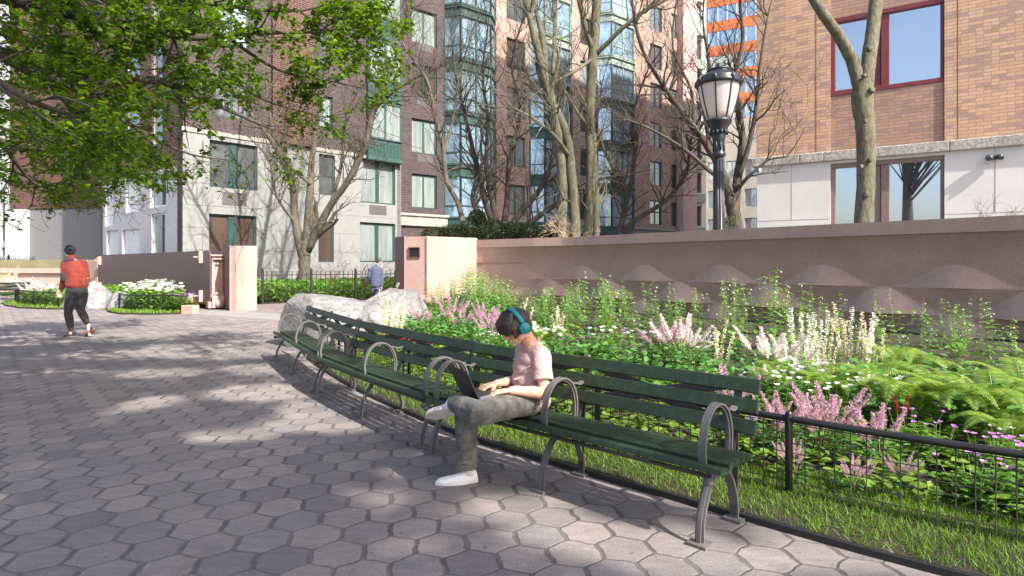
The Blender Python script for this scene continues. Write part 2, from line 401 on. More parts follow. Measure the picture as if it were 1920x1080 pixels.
VENT = plain('vent_louvre_grey', (0.14,0.13,0.135), 0.5)
def frame_of(a, b):
    """place of a facade: origin at a (ground), x along to b"""
    a = Vector((a[0], a[1], 0)); b = Vector((b[0], b[1], 0)); d = b - a; return a, math.atan2(d.y, d.x), d.length
class Facade:
    """local x runs along the wall, local -y points out to the viewer"""
    def __init__(s, name, a, b, label, cat='building', group=None):
        s.a, s.rz, s.L = frame_of(a, b); s.o = empty(name, s.a, s.rz, label, cat, group)
        s.d = Vector((math.cos(s.rz), math.sin(s.rz)))
    def sx(s, px, off=0.0):           # wall coordinate under a picture column (off = how far the plane stands out)
        m = (px - 960) / F; nx, ny = s.d.y*off, -s.d.x*off
        ax, ay = s.a.x + nx, s.a.y + ny
        t = (m*ay - ax) / (s.d.x - m*s.d.y); return t
    def D(s, x): return s.a.y + s.d.y * x
    def z(s, x, py): return EYE - (py - HZ) / F * s.D(x)
    def rect(s, px0, px1, pt, pb):
        x0, x1 = s.sx(px0), s.sx(px1); xm = (x0+x1)/2; return [x0, x1, s.z(xm, pb), s.z(xm, pt)]
def wall_with_holes(mb, x0, x1, z0, z1, holes, y=0.0, depth=0.22, thick=0.3, mi=0, rmi=0):
    holes = [h for h in holes if h[1] > x0 and h[0] < x1 and h[3] > z0 and h[2] < z1]
    xs = sorted({x0, x1, *[min(max(h[0], x0), x1) for h in holes], *[min(max(h[1], x0), x1) for h in holes]})
    zs = sorted({z0, z1, *[min(max(h[2], z0), z1) for h in holes], *[min(max(h[3], z0), z1) for h in holes]})
    for i in range(len(xs)-1):
        j = 0
        while j < len(zs)-1:
            cx = (xs[i]+xs[i+1])/2; cz = (zs[j]+zs[j+1])/2
            if any(h[0] < cx < h[1] and h[2] < cz < h[3] for h in holes): j += 1; continue
            k = j
            while k+1 < len(zs)-1 and not any(h[0] < cx < h[1] and h[2] < (zs[k+1]+zs[k+2])/2 < h[3] for h in holes): k += 1
            mb.add([(xs[i],y,zs[j]),(xs[i+1],y,zs[j]),(xs[i+1],y,zs[k+1]),(xs[i],y,zs[k+1])], [(0,1,2,3)], mi); j = k+1
    for h in holes:
        a, b, c, d = h[:4]; e = y + depth
        mb.add([(a,y,c),(a,e,c),(a,e,d),(a,y,d)], [(0,1,2,3)], rmi); mb.add([(b,y,c),(b,y,d),(b,e,d),(b,e,c)], [(0,1,2,3)], rmi)
        mb.add([(a,y,c),(b,y,c),(b,e,c),(a,e,c)], [(0,1,2,3)], rmi); mb.add([(a,y,d),(a,e,d),(b,e,d),(b,y,d)], [(0,1,2,3)], rmi)
def window(fac, r, pane, fm=GREEN, y=0.12, fw=0.09, mull=(0.5,), mw=0.10, transom=None, sill=None, name='window'):
    x0, x1, z0, z1 = r[:4]; m = MB(); t = 0.10
    m.cbox(x0, x0+fw, y, y+t, z0, z1, 0.008); m.cbox(x1-fw, x1, y, y+t, z0, z1, 0.008)
    m.cbox(x0+fw, x1-fw, y+0.002, y+t, z1-fw, z1, 0.008); m.cbox(x0+fw, x1-fw, y+0.002, y+t, z0, z0+fw, 0.008)
    for q in mull: xc = x0 + (x1-x0)*q; m.cbox(xc-mw/2, xc+mw/2, y+0.004, y+t, z0+fw, z1-fw, 0.006)
    if transom is not None: zc = z0+(z1-z0)*transom; m.cbox(x0+fw, x1-fw, y+0.006, y+t, zc-0.03, zc+0.03, 0.005)
    o = m.build(name, fm, fac.o)
    p = MB(); p.add([(x0+0.02,y+t*0.6,z0+0.02),(x1-0.02,y+t*0.6,z0+0.02),(x1-0.02,y+t*0.6,z1-0.02),(x0+0.02,y+t*0.6,z1-0.02)], [(0,1,2,3)])
    p.build('pane', pane, o)
    if sill: s_ = MB(); s_.cbox(x0-0.06, x1+0.06, -0.05, y, z0-0.10, z0-0.005, 0.01); s_.build('sill', sill, o)
    return o
def vent(fac, r, y=-0.004):
    x0, x1, z0, z1 = r; m = MB(); m.cbox(x0, x1, y, y+0.05, z0, z1, 0.01)
    n = max(4, int((z1-z0)/0.07))
    for i in range(n):
        z = z0 + (z1-z0)*(i+0.5)/n; m.box(x0+0.04, x1-0.04, y-0.02, y-0.002, z-0.012, z+0.012)
    m.build('vent', VENT, fac.o)

# ---- A: corner building, granite base below plum brick
C1, C2 = (-15.9, 29.1), (-7.1, 38.6)
A = Facade('apartment_building', C1, C2, 'apartment block with pale granite base and green windows, behind the bare tree by the fence')
ZS = 8.1; TOP = 36
w1 = A.rect(392,481,403,492); w2 = A.rect(597,626,415,491.5); w3 = A.rect(675,741,418,491.5)
u1 = A.rect(393,483,268,354); u2 = A.rect(598,628,290,366); u3 = A.rect(677,741,300,382)
lows = [w1, w2, w3, u1, u2, u3]
ups = []
for k in range(7):                                  # brick floors above
    z0 = 9.3 + 3.75*k
    ups.append([u2[0], u2[1]-0.15, z0, z0+1.95, 'c'])
    ups.append([A.sx(404), A.sx(468), z0-0.3, z0+2.2, 'bay'])
bays = []
bx0, bx1 = A.sx(686), A.sx(748)
m = MB(); holes = lows + [u for u in ups if u[4] == 'c']
wall_with_holes(m, 0, A.L, -0.1, ZS, lows, mi=0, rmi=0)
m.build('stone_base', STONE, A.o)
jm = MB()
for z in (1.15,2.25,3.35,4.45,5.55,6.65):
    xs = 0.0
    segs = [(0, A.L)]
    for h in lows:
        ns = []
        for a, b in segs:
            if h[2]-0.02 < z < h[3]+0.02: 
                if h[0] > a: ns.append((a, min(b, h[0])))
                if h[1] < b: ns.append((max(a, h[1]), b))
            else: ns.append((a, b))
        segs = [q for q in ns if q[1]-q[0] > 0.02]
    for a, b in segs: jm.box(a, b, -0.006, 0.01, z-0.012, z+0.012)
rr = random.Random(3)
for i in range(7):
    for z0, z1 in ((1.16,2.24),(3.36,4.44),(5.56,6.64)) if i % 2 else ((2.26,3.34),(4.46,5.54),(6.66,7.54)):
        x = 0.9 + i*1.9
        if not any(h[0]-0.03 < x < h[1]+0.03 and h[3] > z0 and h[2] < z1 for h in lows): jm.box(x-0.012, x+0.012, -0.005, 0.01, z0, z1)
jm.build('stone_joint', JOINT, A.o)
m = MB(); wall_with_holes(m, 0, A.sx(508), ZS, TOP, [u for u in ups], mi=0); wall_with_holes(m, A.sx(585), A.L, ZS, TOP, ups, mi=0)
m.build('brick_wall', BRK_DARK, A.o)
m = MB(); x0, x1 = A.sx(508), A.sx(585)
m.box(x0, x1, -0.25, 0.05, ZS+0.02, TOP); m.build('brick_pier', BRK_RED, A.o)
m = MB(); m.cbox(-0.05, A.sx(508)-0.01, -0.06, 0.02, ZS-0.12, ZS+0.10, 0.015); m.build('string_course', LEDGE, A.o)
m = MB(); m.cbox(A.sx(585)+0.01, A.L, -0.06, 0.02, ZS-0.12, ZS+0.10, 0.015); m.build('string_course', LEDGE, A.o)
window(A, w1, GL_WARM, mull=(0.5,), mw=0.42); window(A, w2, GL_WARM, mull=()); window(A, w3, GL_CURT, mull=(0.5,), mw=0.26)
window(A, u1, GL_DARK, mull=(0.5,), mw=0.42); window(A, u2, GL_DARK, mull=()); window(A, u3, GL_CURT, mull=(0.5,), mw=0.24)
for k, u in enumerate(ups):
    if u[4] == 'c': window(A, u, GL_DARK if k % 4 else GL_CURT, mull=())
    else: window(A, u, GL_SKY if k % 3 == 0 else GL_DARK, mull=(0.5,), transom=0.72)
vent(A, A.rect(416,463,361,386)); vent(A, A.rect(692,725,385,403))
for k in range(7):                                   # green box bays, a pane over a louvred panel
    z0 = 8.05 + 3.75*k; zt = z0 + 3.72; off = 0.28
    m = MB(); m.cbox(bx0, bx1, -off, 0.02, z0+0.02, z0+1.15, 0.02)
    m.cbox(bx0-0.08, bx1+0.08, -off-0.12, 0.02, z0-0.15, z0+0.018, 0.02); m.cbox(bx0-0.05, bx1+0.05, -off-0.08, 0.02, z0+1.152, z0+1.27, 0.02)
    for q in (0, 0.5, 1):
        xc = bx0 + (bx1-bx0)*q; xc = min(max(xc, bx0+0.06), bx1-0.06); m.cbox(xc-0.06, xc+0.06, -off-0.02, 0.02, z0+1.272, zt-0.15, 0.01)
    m.cbox(bx0, bx1, -off-0.025, 0.02, zt-0.30, zt-0.152, 0.01)
    n = 22
    for i in range(n): xc = bx0+0.1+(bx1-bx0-0.2)*i/(n-1); m.box(xc-0.015, xc+0.015, -off-0.03, -off-0.001, z0+0.15, z0+1.0)
    o = m.build('bay_window', GREEN2, A.o)
    p = MB(); p.add([(bx0+0.01,-off+0.03,z0+1.2),(bx1-0.01,-off+0.03,z0+1.2),(bx1-0.01,-off+0.03,zt-0.2),(bx0+0.01,-off+0.03,zt-0.2)], [(0,1,2,3)])
    p.add([(bx0+0.01,-off+0.03,z0+1.2),(bx0+0.01,0,z0+1.2),(bx0+0.01,0,zt-0.2),(bx0+0.01,-off+0.03,zt-0.2)], [(0,3,2,1)])
    p.add([(bx1-0.01,-off+0.03,z0+1.2),(bx1-0.01,0,z0+1.2),(bx1-0.01,0,zt-0.2),(bx1-0.01,-off+0.03,zt-0.2)], [(0,1,2,3)])
    p.build('pane', GL_CURT, o)
# body behind the facade so it has depth
m = MB(); m.box(0.0, A.L, 0.5, 14, -0.1, TOP); m.box(0, 0.3, 0.23, 0.5, -0.1, TOP); m.box(A.L-0.3, A.L-0.001, 0.0, 0.5, -0.1, TOP-0.01); m.build('building_body', BRK_DARK, A.o)
# side wing of the same building seen raking (its own local plane)
WHITE = mottled('white_render', (0.42,0.43,0.44), (0.56,0.57,0.58), 5, 0.85, 0.35, fine=(35,(0.33,0.33,0.34)))
WHITE2 = plain('smooth_white_panel', (0.72,0.73,0.75), 0.7)
Bq = Facade('wing_building', (-24.6, 36.1), (-16.0, 29.25), 'white rendered wing with blank recessed panels, behind the long maroon gate')
panels = [Bq.rect(197,212,340,424), Bq.rect(236,262,338,398), Bq.rect(281,311,330,388), Bq.rect(200,222,432,500), Bq.rect(229,262,430,500), Bq.rect(284,309,400,500)]
pups = [Bq.rect(a, b, 345-h1, 345-h0) for (a,b) in ((236,262),(284,309)) for (h0,h1) in ((75,150),(190,265),(305,380))]
zb = Bq.z(Bq.sx(270), 325)
m = MB(); wall_with_holes(m, 0, Bq.L, -0.1, zb, panels, depth=0.18); m.build('rendered_wall', WHITE, Bq.o)
m = MB(); wall_with_holes(m, 0, Bq.L, zb, TOP, pups, depth=0.18); m.build('brick_wall', BRK_RED, Bq.o)
for i, q in enumerate(panels + pups):
    if i in (2, 5) or i > 5: window(Bq, q, GL_CURT, mull=(), fm=plain('white_window_frame', (0.6,0.62,0.62), 0.5), y=0.1)
    else: m = MB(); m.cbox(q[0], q[1], 0.15, 0.2, q[2], q[3], 0.01); m.build('recessed_panel', WHITE2, Bq.o)
m = MB(); m.box(0, Bq.L-0.7, 0.5, 10, -0.1, TOP-0.05); m.box(0, 0.25, 0.0, 0.5, -0.1, TOP-0.06); m.build('building_body', BRK_RED, Bq.o)
# far-left grey building
Cq = Facade('grey_building', (-58, 50), (-28.5, 43), 'grey roughcast building with red brick above, behind the runner')
GREYR = mottled('grey_roughcast', (0.13,0.13,0.135), (0.22,0.22,0.225), 8, 0.9, 0.5, dist=0.03)
zc = Cq.z(Cq.sx(120), 392)
wl = [Cq.rect(-20,-6,352,452), Cq.rect(2,9,352,452), Cq.rect(2,9,464,480)]
m = MB(); wall_with_holes(m, 0, Cq.sx(20), -0.1, 30, wl); m.build('rendered_wall', WHITE, Cq.o)
for q in wl: window(Cq, q, GL_CURT, mull=(), y=0.15)
m = MB(); m.box(Cq.sx(20), Cq.sx(55), -0.4, 0.3, -0.1, zc+0.02); m.build('white_pier', WHITE2, Cq.o)
m = MB(); m.box(Cq.sx(55), Cq.L, 0.0, 9, -0.1, zc); m.build('grey_wall', GREYR, Cq.o)
m = MB(); m.box(Cq.sx(20), Cq.L, -0.05, 9, zc+0.03, 30); m.build('brick_wall', BRK_RED, Cq.o)
m = MB(); m.box(0, Cq.sx(20)-0.02, 0.3, 9, -0.1, 29.9); m.build('building_body', BRK_RED, Cq.o)

# ---- D: long brick building with green bays receding to the right
D1, D2 = (-7.6, 40.3), (20.2, 63.6)
Dq = Facade('brick_building', D1, D2, 'long plum brick block with green bay windows above a weathered stone band')
fl = 3.77
zrows = [7.75 + fl*k for k in range(-1, 7)]            # window heads
xw = [(772,819),(950,985),(1088,1118),(1219,1241),(1259,1269)]
holes = []
for (a, b) in xw:
    x0, x1 = Dq.sx(a), Dq.sx(b)
    for k, zt in enumerate(zrows):
        if k == 0 and a < 1200: continue
        holes.append([x0, x1, zt-2.35, zt])
baysx = [(843,938),(1003,1082),(1130,1198)]
bh = [[Dq.sx(a,0.6), Dq.sx(b,0.6), 4.9, 36] for a, b in baysx]
zled = (4.15, 5.0)
XP = Dq.sx(1270)
xs_lit = XP
m = MB(); wall_with_holes(m, 0, Dq.sx(880), zled[1], TOP-2, holes+bh, depth=0.2); m.build('shade_toned_brick_wall', BRK_DARK, Dq.o)  # same brick as the rest, coloured darker in place of missing shade
m = MB(); wall_with_holes(m, Dq.sx(880), XP, zled[1], TOP-2, holes+bh, depth=0.2); m.build('brick_wall', BRK_TAN if False else brick('sun_toned_plum_brick', (0.36,0.235,0.190), (0.44,0.29,0.23), (0.30,0.20,0.17), (0.45,0.36,0.31), 0.36, 0.115, 0.012), Dq.o)  # same plum brick in a paler, rosier tone standing in for sunlight
xst = Dq.sx(1150)
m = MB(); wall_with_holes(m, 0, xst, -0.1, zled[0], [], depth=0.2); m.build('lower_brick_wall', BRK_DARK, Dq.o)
m = MB(); wall_with_holes(m, xst, XP, -0.1, zled[0], holes); m.build('stone_base', mottled('cream_stone', (0.42,0.40,0.37), (0.55,0.53,0.49), 2, 0.85, 0.2), Dq.o)
m = MB(); m.cbox(-0.02, XP, -0.18, 0.2, zled[0]+0.003, zled[1]-0.003, 0.03); m.cbox(-0.04, XP, -0.30, 0.2, zled[1]-0.18, zled[1]-0.002, 0.03)
x = 0.3
while x < XP-1.3: m.box(x, x+0.12, -0.215, -0.17, zled[0]+0.05, zled[1]-0.2); x += 1.25
m.build('stone_band', LEDGE, Dq.o)
rr = random.Random(8)
for h in holes:
    if h[3] > 33 : continue
    window(Dq, h, rr.choice([GL_DARK, GL_CURT, GL_CURT, GL_WARM]), mull=(0.5,) if h[1]-h[0] > 1 else (), mw=0.1)
for (a, b) in ((783,812),):
    for py in (290, 186, 82): vent(Dq, Dq.rect(a, b, py, py+15))
for bi, (a, b) in enumerate(baysx):
    x0, x1 = bh[bi][0], bh[bi][1]; o1 = 1.0; cut = (x1-x0)*0.27
    plan = [(x0, 0.0), (x0+cut*0.55, -o1), (x1-cut, -o1), (x1, 0.0)]
    for k in range(1, 8):
        zt = zrows[k] if k < len(zrows) else zrows[-1]+fl
        if bi == 0 or True:
            zb0 = zt - 2.95; m = MB()
            def ring(out, za, zb_):
                pl = [(x0-out*0.5, 0.02), (x0+cut*0.55-out*0.5, -o1-out), (x1-cut+out*0.5, -o1-out), (x1+out*0.5, 0.02)]
                m.prism([(p[0], p[1]) for p in pl], za, zb_)
            ring(0.03, zt+0.02, zt+0.78); ring(0.16, zt+0.60, zt+0.70); ring(0.12, zt-0.02, zt+0.10)
            for i in range(3):
                p, q = Vector(plan[i]), Vector(plan[i+1]); n_ = 2 if i == 1 else 1
                for j in range(n_+1):
                    c = p.lerp(q, j/n_); m.box(c.x-0.06, c.x+0.06, c.y-0.06, c.y+0.06, zb0+0.02, zt-0.02)
                m.bar((p.x, p.y, zb0+0.9), (q.x, q.y, zb0+0.9), 0.07, 0.08); m.bar((p.x, p.y, zb0+0.05), (q.x, q.y, zb0+0.05), 0.12, 0.14)
            o = m.build('bay_window', GREEN2 if (bi == 0 or k < 3) else (PALEG if bi > 0 and k >= 4 else GREEN2), Dq.o)  # upper floors of the further bays coloured paler to look sunlit
            pm = MB(); fs = []
            for i in range(3):
                p, q = plan[i], plan[i+1]; pm.add([(p[0],p[1]+0.02,zb0),(q[0],q[1]+0.02,zb0),(q[0],q[1]+0.02,zt),(p[0],p[1]+0.02,zt)], [(0,1,2,3)], 0 if i < 2 else 1)
            pm.build('pane', [GL_BAY, GL_CURT if (k+bi) % 3 else GL_BAY], o)
    m = MB(); m.prism(plan, 4.2, 4.78); m.build('bay_foot', GREEN2, Dq.o)
    m = MB(); m.box(x0+0.1, x1-0.1, 0.25, 0.3, 4.3, 34); m.build('bay_back_wall', plain('room_dim', (0.10,0.09,0.08), 0.9), Dq.o)
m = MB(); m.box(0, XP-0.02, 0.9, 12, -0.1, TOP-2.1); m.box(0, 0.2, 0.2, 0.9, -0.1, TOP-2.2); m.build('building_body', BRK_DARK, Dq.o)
# pink pier and pale end of that block
m = MB(); m.cbox(XP+0.01, Dq.sx(1296), -0.7, 6, -0.1, TOP, 0.03); m.build('rendered_pier', mottled('pink_render', (0.55,0.36,0.33), (0.64,0.44,0.40), 1.2, 0.85, 0.1), Dq.o)
Eq = Facade('white_building', (18.9, 66.5), (21.7, 67.4), 'slim white building with pale green balconies beside the pink pier')
CREAM = mottled('cream_render', (0.70,0.68,0.62), (0.80,0.78,0.73), 2, 0.85, 0.1)
hl = []
for k in range(9):
    z0 = 2.1 + 3.7*k; hl.append([0.55, 2.35, z0, z0+2.3])
m = MB(); wall_with_holes(m, 0, Eq.L, -0.1, 37, hl); m.box(0, Eq.L, 0.5, 9, -0.1, 36.9); m.build('rendered_wall', CREAM, Eq.o)
for h in hl:
    window(Eq, h, GL_DARK, fm=PALEG, mull=(0.5,)); m = MB(); m.cbox(h[0]-0.2, h[1]+0.2, -0.5, 0.0, h[2]-1.1, h[2]-0.1, 0.03); m.build('balcony_panel', PALEG, Eq.o)
# banded tower further off
Tq = Facade('banded_tower', (23.5, 88), (52, 74), 'distant office tower with orange brick bands between ribbons of blue glass')
ORB = brick('orange_brick', (0.62,0.17,0.055), (0.72,0.22,0.075), (0.55,0.14,0.05), (0.5,0.18,0.09), 0.9, 0.22, 0.03)
zc = 15.5; k = 0
m1 = MB(); m1.box(0, Tq.L, 0, 10, -0.1, 22.0)
gl = MB(); z = 22.0
while z < 46:
    gl.add([(0,0.12,z),(Tq.L,0.12,z),(Tq.L,0.12,z+2.1),(0,0.12,z+2.1)], [(0,1,2,3)]); gl.box(0.01, Tq.L-0.01, 0.2, 10, z+0.001, z+2.099)
    m1.box(0, Tq.L, 0, 10.05, z+2.1, z+3.5); z += 3.5
m1.build('brick_band', ORB, Tq.o)
o = MB()
for i in range(26):
    x = i*1.25; o.box(x-0.05, x+0.05, 0.02, 0.12, 22.01, z-0.01)
o = o.build('window_mullion', plain('white_mullion', (0.6,0.63,0.66), 0.4), Tq.o)
gl.build('glass_ribbon', GL_SKY, Tq.o)
# paler block low between them
Lq = Facade('pale_block', (22.5, 78), (36, 70), 'low pale block glimpsed through branches beside the street lamp')
hl = [[0.6+2.2*i, 2.0+2.2*i, 1.5+3.6*k, 3.7+3.6*k] for i in range(6) for k in range(4)]
m = MB(); wall_with_holes(m, 0, Lq.L, -0.1, 19.6, hl); m.box(0, Lq.L, 0.4, 8, -0.1, 19.5); m.build('rendered_wall', mottled('sand_render', (0.45,0.42,0.36), (0.58,0.55,0.48), 1, 0.9, 0.1), Lq.o)
for h in hl: window(Lq, h, GL_SKY, mull=(0.5,), fm=plain('grey_frame', (0.2,0.22,0.22), 0.5))

# ---- R: brick house behind the flood wall, right
r1 = Vector((8.13, 20.0)); rdir = Vector((0.8415, -0.5402))
Rq = Facade('brick_house', tuple(r1), tuple(r1 + rdir*16), 'tan brick house with white stone base and maroon framed window')
BRK_R = brick('tan_mixed_brick', (0.47,0.30,0.20), (0.57,0.375,0.235), (0.37,0.245,0.20), (0.28,0.185,0.145), 0.34, 0.098, 0.008, lo=0.9)
BRK_R2 = brick('brown_mixed_brick', (0.34,0.21,0.155), (0.40,0.25,0.18), (0.29,0.19,0.16), (0.21,0.14,0.11), 0.34, 0.098, 0.008, lo=0.9)
MAROON = plain('maroon_window_frame', (0.16,0.028,0.035), 0.4); TAUPE = plain('taupe_window_frame', (0.20,0.14,0.125), 0.45)
WST = mottled('smooth_white_stone', (0.55,0.54,0.52), (0.64,0.635,0.615), 0.9, 0.75, 0.06)
xa, xb = Rq.sx(1557), Rq.sx(1771)
zl0, zl1 = 4.74, 5.04
lw = [xa, xb, 1.4, Rq.z(xb, 290)-0.0]
uw = [xa, xb, Rq.z(xb, 152), Rq.z(xb, 0)+0.1]
uw2 = [xa, xb, uw[2]+3.7, uw[3]+3.7]
m = MB(); wall_with_holes(m, 0, Rq.L, -0.1, zl0, [lw], depth=0.3)
m.build('stone_base', WST, Rq.o)
j = MB()
for zz in (2.95,):
    j.box(0, xa-0.02, -0.004, 0.01, zz-0.008, zz+0.008); j.box(xb+0.02, Rq.L, -0.004, 0.01, zz-0.008, zz+0.008)
for px, za, zb_ in ((1484, 2.96, 4.7), (1866, 2.96, 4.7)): x = Rq.sx(px); j.box(x-0.007, x+0.007, -0.005, 0.01, za, zb_)
j.build('stone_joint', plain('pale_joint', (0.30,0.29,0.28), 0.9), Rq.o)
m = MB(); x = -0.12
for e in (1.3, Rq.sx(1545), Rq.sx(1780), Rq.L):
    m.cbox(x+0.003, e-0.003, -0.13, 0.02, zl0+0.002, zl1, 0.02); x = e
m.cbox(-0.15, -0.002, -0.13, 3.0, zl0+0.004, zl1-0.003, 0.02)
m.build('stone_ledge', LEDGE, Rq.o)
m = MB(); wall_with_holes(m, 0, xa, zl1, 14, []); wall_with_holes(m, xb, Rq.L, zl1, 14, []); m.build('brick_wall', BRK_R, Rq.o)
m = MB(); wall_with_holes(m, xa, xb, zl1, 14, [uw, uw2], y=0.05, depth=0.2)
m.add([(xa,0,zl1),(xa,0.05,zl1),(xa,0.05,14),(xa,0,14)], [(0,1,2,3)]); m.add([(xb,0,zl1),(xb,0.05,zl1),(xb,0.05,14),(xb,0,14)], [(0,3,2,1)])
m.build('window_bay_brick', BRK_R2, Rq.o)
for px in (1530, 1796):                                # thin vertical movement joints
    x = Rq.sx(px); jj = MB(); jj.box(x-0.012, x+0.012, -0.004, 0.01, zl1+0.01, 13.9); jj.build('movement_joint', plain('rusty_joint', (0.22,0.10,0.06), 0.9), Rq.o)
GL_R = glass_mat('large_pane_mirroring_sky', (0.85,0.92,1.0), 0.55, (0.03,0.03,0.035), rough=0.012)
def rwin(r, fm, y=0.08):
    x0, x1, z0, z1 = r; m = MB(); t = 0.14; f = 0.13; xm = x0+(x1-x0)*0.47
    m.cbox(x0, x1, y-0.05, y+t, z0, z0+f, 0.01); m.cbox(x0, x1, y-0.03, y+t, z1-f, z1, 0.01)
    m.cbox(x0, x0+f, y, y+t, z0+f, z1-f, 0.01); m.cbox(x1-f*0.7, x1, y, y+t, z0+f, z1-f, 0.01)
    m.cbox(xm-0.02, xm+0.20, y+0.01, y+t, z0+f, z1-f, 0.01); m.cbox(xm-0.19, xm-0.03, y+0.05, y+t, z0+f, z1-f, 0.008)
    m.cbox(x0+f, xm-0.19, y+0.055, y+t, z0+f, z0+f+0.06, 0.005)
    o = m.build('window', fm, Rq.o)
    for a, b, yy in ((x0+f-0.01, xm-0.18, y+0.10), (xm+0.19, x1-f*0.6, y+0.07)):
        p = MB(); p.add([(a,yy,z0+f-0.01),(b,yy,z0+f-0.01),(b,yy,z1-f+0.01),(a,yy,z1-f+0.01)], [(0,1,2,3)]); p.build('pane', GL_R, o)
rwin(lw, TAUPE); rwin(uw, MAROON); rwin(uw2, MAROON)
m = MB(); m.box(0.0, Rq.L, 0.6, 9, -0.1, 13.9); m.box(0, 0.3, 0.002, 0.6, -0.1, 4.7); m.build('building_body', WST, Rq.o)
m = MB(); m.box(-0.01, 0.3, 0.003, 0.6, 5.05, 13.95); m.box(-0.01, Rq.L, 0.61, 9.01, 5.05, 13.95); m.build('side_brick_wall', BRK_R, Rq.o)
# wall lamp and camera fixed on that house
x = Rq.sx(1864); z = Rq.z(x, 295); m = MB()
m.cbox(x-0.06, x+0.06, -0.09, 0.0, z-0.07, z+0.05, 0.015); m.tube([(x,-0.08,z),(x,-0.14,z)], 0.04, 12)
for s_ in (-1, 1):
    m.tube([(x+0.05*s_,-0.13,z-0.01),(x+0.17*s_,-0.16,z-0.03)], [0.075,0.08], 14); m.tube([(x+0.17*s_,-0.16,z-0.03),(x+0.20*s_,-0.165,z-0.036)], [0.08,0.05], 14)
m.build('wall_lamp', plain('dark_lamp_metal', (0.05,0.055,0.06), 0.4), Rq.o)
x = Rq.sx(1423); z = Rq.z(x, 321); m = MB(); m.tube([(x,0,z+0.06),(x,-0.05,z+0.06)], 0.10, 18); m.ell((x,-0.11,z), 0.085, 0.085, 0.085, nu=18, nv=12); m.tube([(x,-0.05,z+0.06),(x,-0.12,z+0.04)], [0.10,0.085], 18)
o = m.build('security_camera', plain('white_camera_plastic', (0.75,0.76,0.78), 0.35), Rq.o)
m = MB(); m.ell((x+0.01,-0.165,z-0.02), 0.045,0.04,0.045, nu=14, nv=8); m.build('lens', plain('dark_lens', (0.03,0.03,0.03), 0.1), o)
# unseen tall block added to cast shade across the far brick facade
Hq = Facade('added_shade_tower', (18.8, 25.2), (48.0, 49.65), 'unseen brick tower added beyond the tan brick building to shade the far facade')
m = MB(); hl = [[1.2+3.2*i, 2.9+3.2*i, 2.0+3.4*k, 3.9+3.4*k] for i in range(10) for k in range(10)]
wall_with_holes(m, 0, Hq.L, -0.1, 36.1, hl); m.box(0, Hq.L, 0.5, 8, -0.1, 36.0); m.build('brick_wall', BRK_RED, Hq.o)
m = MB()
for h in hl: m.add([(h[0],0.2,h[2]),(h[1],0.2,h[2]),(h[1],0.2,h[3]),(h[0],0.2,h[3])], [(0,1,2,3)])
m.build('glazing', GL_DARK, Hq.o)
# ================================================================ flood walls, pier and gate
def concrete_pink(name, c1, c2):
    t = NT(name); f = t.noise(1.3, 4, 0.6); c = t.ramp(f, [(0.3, c1), (0.7, c2)])
    sp = t.noise(55, 3, 0.8); c = t.mix(t.ramp(sp, [(0.36, (0.75,0.75,0.75)), (0.46, (0,0,0))]), c, tuple(x*0.42 for x in c1))
    sp2 = t.noise(75, 2, 0.8); c = t.mix(t.ramp(sp2, [(0.60, (0,0,0)), (0.70, (0.6,0.6,0.6))]), c, tuple(min(1, x*1.5) for x in c2))
    pass
    t.col(c); t.rough(0.88); t.bump(t.noise(60, 4, 0.75), 0.45, 0.012); return t.m
PINK = concrete_pink('pink_pigmented_concrete', (0.42,0.275,0.235), (0.50,0.34,0.29))
STEEL = plain('maroon_painted_steel', (0.135,0.078,0.076), 0.5)
STEEL2 = plain('pale_pink_painted_steel', (0.46,0.30,0.275), 0.5)
VOID = plain('dark_slot', (0.012,0.010,0.010), 0.9)
ZT = 2.30
